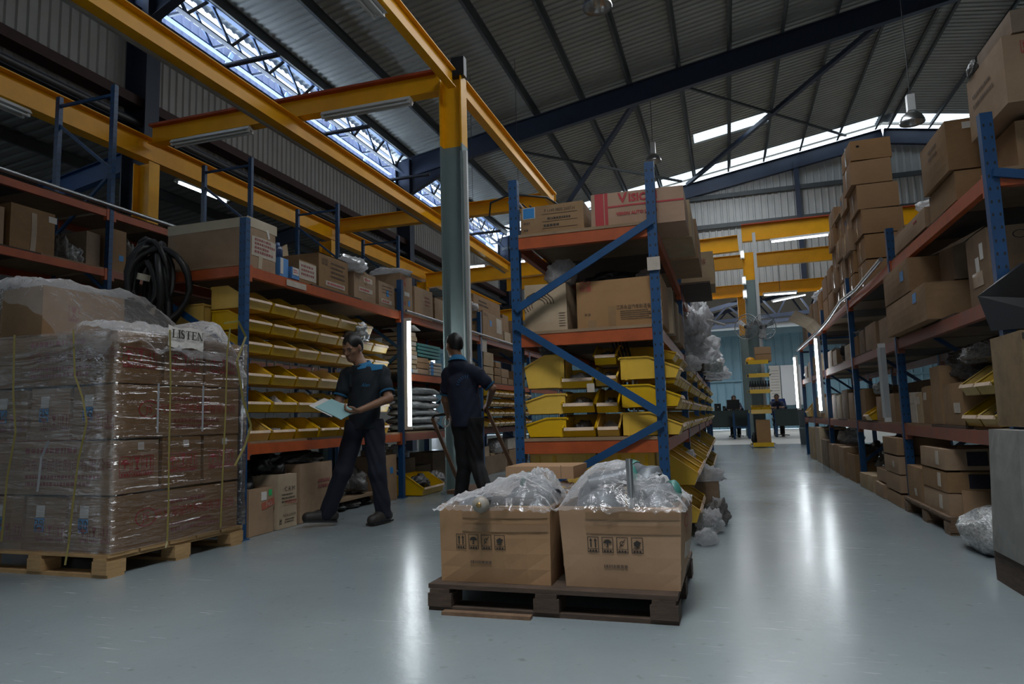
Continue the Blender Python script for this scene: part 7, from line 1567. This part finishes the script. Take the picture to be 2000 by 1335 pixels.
# second man: back turned, pushing the trolley
J2 = dict(head=(-0.095, 0.04, 1.675), neck=(-0.045, 0.02, 1.51), chest=(0.0, 0.02, 1.24), belly=(0.02, 0.02, 1.02), pelvis=(0.05, 0.01, 0.89), bf=(-0.25, 0.97, 0),
          shl=(-0.165, 0.04, 1.375), shr=(0.175, 0.01, 1.36), ell=(-0.235, 0.10, 1.105), elr=(0.315, 0.06, 1.21), wrl=(-0.255, 0.20, 0.975), wrr=(0.20, 0.25, 1.06), hal=(-0.27, 0.245, 0.93), har=(0.14, 0.29, 1.02),
          hipl=(-0.03, 0.02, 0.86), hipr=(0.125, 0.0, 0.86), knl=(-0.01, 0.06, 0.46), knr=(0.13, 0.02, 0.45), anl=(-0.06, 0.06, 0.095), anr=(0.30, -0.16, 0.19), tol=(-0.08, 0.23, 0.04), tor=(0.36, -0.04, 0.06))
p2, j2 = person('man in a navy polo seen from behind, pushing a trolley past the grey column', (-2.62, 6.60, 0), J2, (-0.80, 0.60), 0.15, SHIRT2, TROUB, hand_curl={'l': ((0.9, 0.3, 0.3), -1, 0.9), 'r': ((-0.3, 0.5, -0.4), 1, 0.6)})
mb = MB(); n = 14
for k in range(n):
    a0, a1 = [PI*(0.05+0.55*q/n) for q in (k, k+1)]
    if k % 2 == 0:
        P = [(0.10-math.cos(a)*r, -0.118-0.03*math.sin(a)*0, 1.235+r*math.sin(a)) for r, a in ((0.115, a0), (0.115, a1), (0.082, a1), (0.082, a0))]; mb.poly(P)
mb.build('back_lettering', mat('polo_print', (0.03, 0.09, 0.20), 0.8), p2, local=True)
t = thing('tape_roll', 'white tape roll in the left hand of the second man', 'tape', (-2.90, 6.83, 0.88)); MB().tube([(0.04*math.cos(a*PI/8), 0, 0.05*math.sin(a*PI/8)) for a in range(16)], 0.010, 6, closed=True).build('ring', PAPER, t, local=True)
tr = thing('platform_trolley', 'platform trolley with a leaning brown handle, pushed by the second man', 'trolley', (-2.2, 6.95, 0))
for k, (a, b) in enumerate((((-3.10, 6.92, 0.925), (-2.80, 6.98, 0.16)), ((-2.46, 6.92, 0.985), (-2.13, 6.98, 0.20)))): MB().bar(a, b, 0.035, 0.03, (0, 1, 0)).build('handle_bar', WOOD_BR, tr)
MB().tube([(-3.10, 6.92, 0.925), (-3.07, 6.92, 0.955), (-2.5, 6.92, 1.0), (-2.46, 6.92, 0.985)], 0.017, 8).build('grip_bar', BLACKPL, tr)
MB().box(-2.86, -1.75, 6.72, 7.35, 0.13, 0.17).build('platform', WOOD_BR, tr)
for x in (-2.76, -1.85):
    for y in (6.78, 7.28): MB().lathe([(0.0, -0.02), (0.055, -0.018), (0.06, 0.0), (0.055, 0.018), (0.0, 0.02)], (x, y, 0.061), 14, axis='y').build('wheel', RUBBER, tr); MB().box(x-0.03, x+0.03, y-0.025, y+0.025, 0.09, 0.13).build('caster_fork', STEEL_D, tr)
# two office workers at the far desks
def seated(label, loc, dx, hair_long, lean):
    J = dict(head=(dx, -0.10, 1.36), neck=(dx*0.5, -0.03, 1.21), chest=(0.0, 0.0, 1.05), belly=(0.0, 0.03, 0.80), pelvis=(0.0, 0.06, 0.62), bf=(0, -1, 0),
             shl=(-0.17, 0.0, 1.15), shr=(0.17, 0.0, 1.15), ell=(-0.24, -0.18, 1.0), elr=(0.24, -0.18, 1.0), wrl=(-0.12, -0.38, 1.0), wrr=(0.10, -0.38, 1.0), hal=(-0.06, -0.44, 1.0), har=(0.05, -0.44, 1.0),
             hipl=(-0.09, 0.04, 0.58), hipr=(0.09, 0.04, 0.58), knl=(-0.11, -0.38, 0.56), knr=(0.11, -0.38, 0.56), anl=(-0.11, -0.34, 0.10), anr=(0.11, -0.34, 0.10), tol=(-0.11, -0.5, 0.04), tor=(0.11, -0.5, 0.04))
    return person(label, loc, J, (-0.1, -1), 0.1, SHIRT2, TROUB, res=0.011, hair_long=hair_long, sleeve=0.95, collar=False)
seated('office worker hidden behind the black monitor at the far left desk', (0.20, 25.75, 0), 0.0, False, 0); seated('woman with dark hair in a navy top leaning at the far right desk', (1.64, 25.92, 0), 0.0, True, 0)
t = thing('office_chair', 'dark chair under the office worker behind the monitor', 'chair', (0.20, 25.85, 0)); MB().box(-0.25, 0.25, -0.2, 0.25, 0.37, 0.44).build('seat', BLACKPL, t, local=True); MB().tube([(0, 0, 0.04), (0, 0, 0.37)], 0.03, 8).build('post', STEEL_D, t, local=True); MB().box(-0.22, 0.22, 0.28, 0.32, 0.5, 0.95).build('backrest', BLACKPL, t, local=True)
for k in range(5): MB().bar((0, 0, 0.06), (0.28*math.cos(k*1.2566), 0.28*math.sin(k*1.2566), 0.03), 0.04, 0.03).build('base_arm', BLACKPL, t, local=True)
# ---------------------------------------------------------------- lettering becomes plain meshes
_dg = bpy.context.evaluated_depsgraph_get(); _dg.update()
for o in [o for o in SC.objects if o.type == 'FONT']:
    me = bpy.data.meshes.new_from_object(o.evaluated_get(_dg)); me.name = o.name
    n = o.name.split('.')[0]; q = bpy.data.objects.new(n, me); COL.objects.link(q); q.parent = o.parent; q.matrix_local = o.matrix_local.copy(); bpy.data.objects.remove(o)
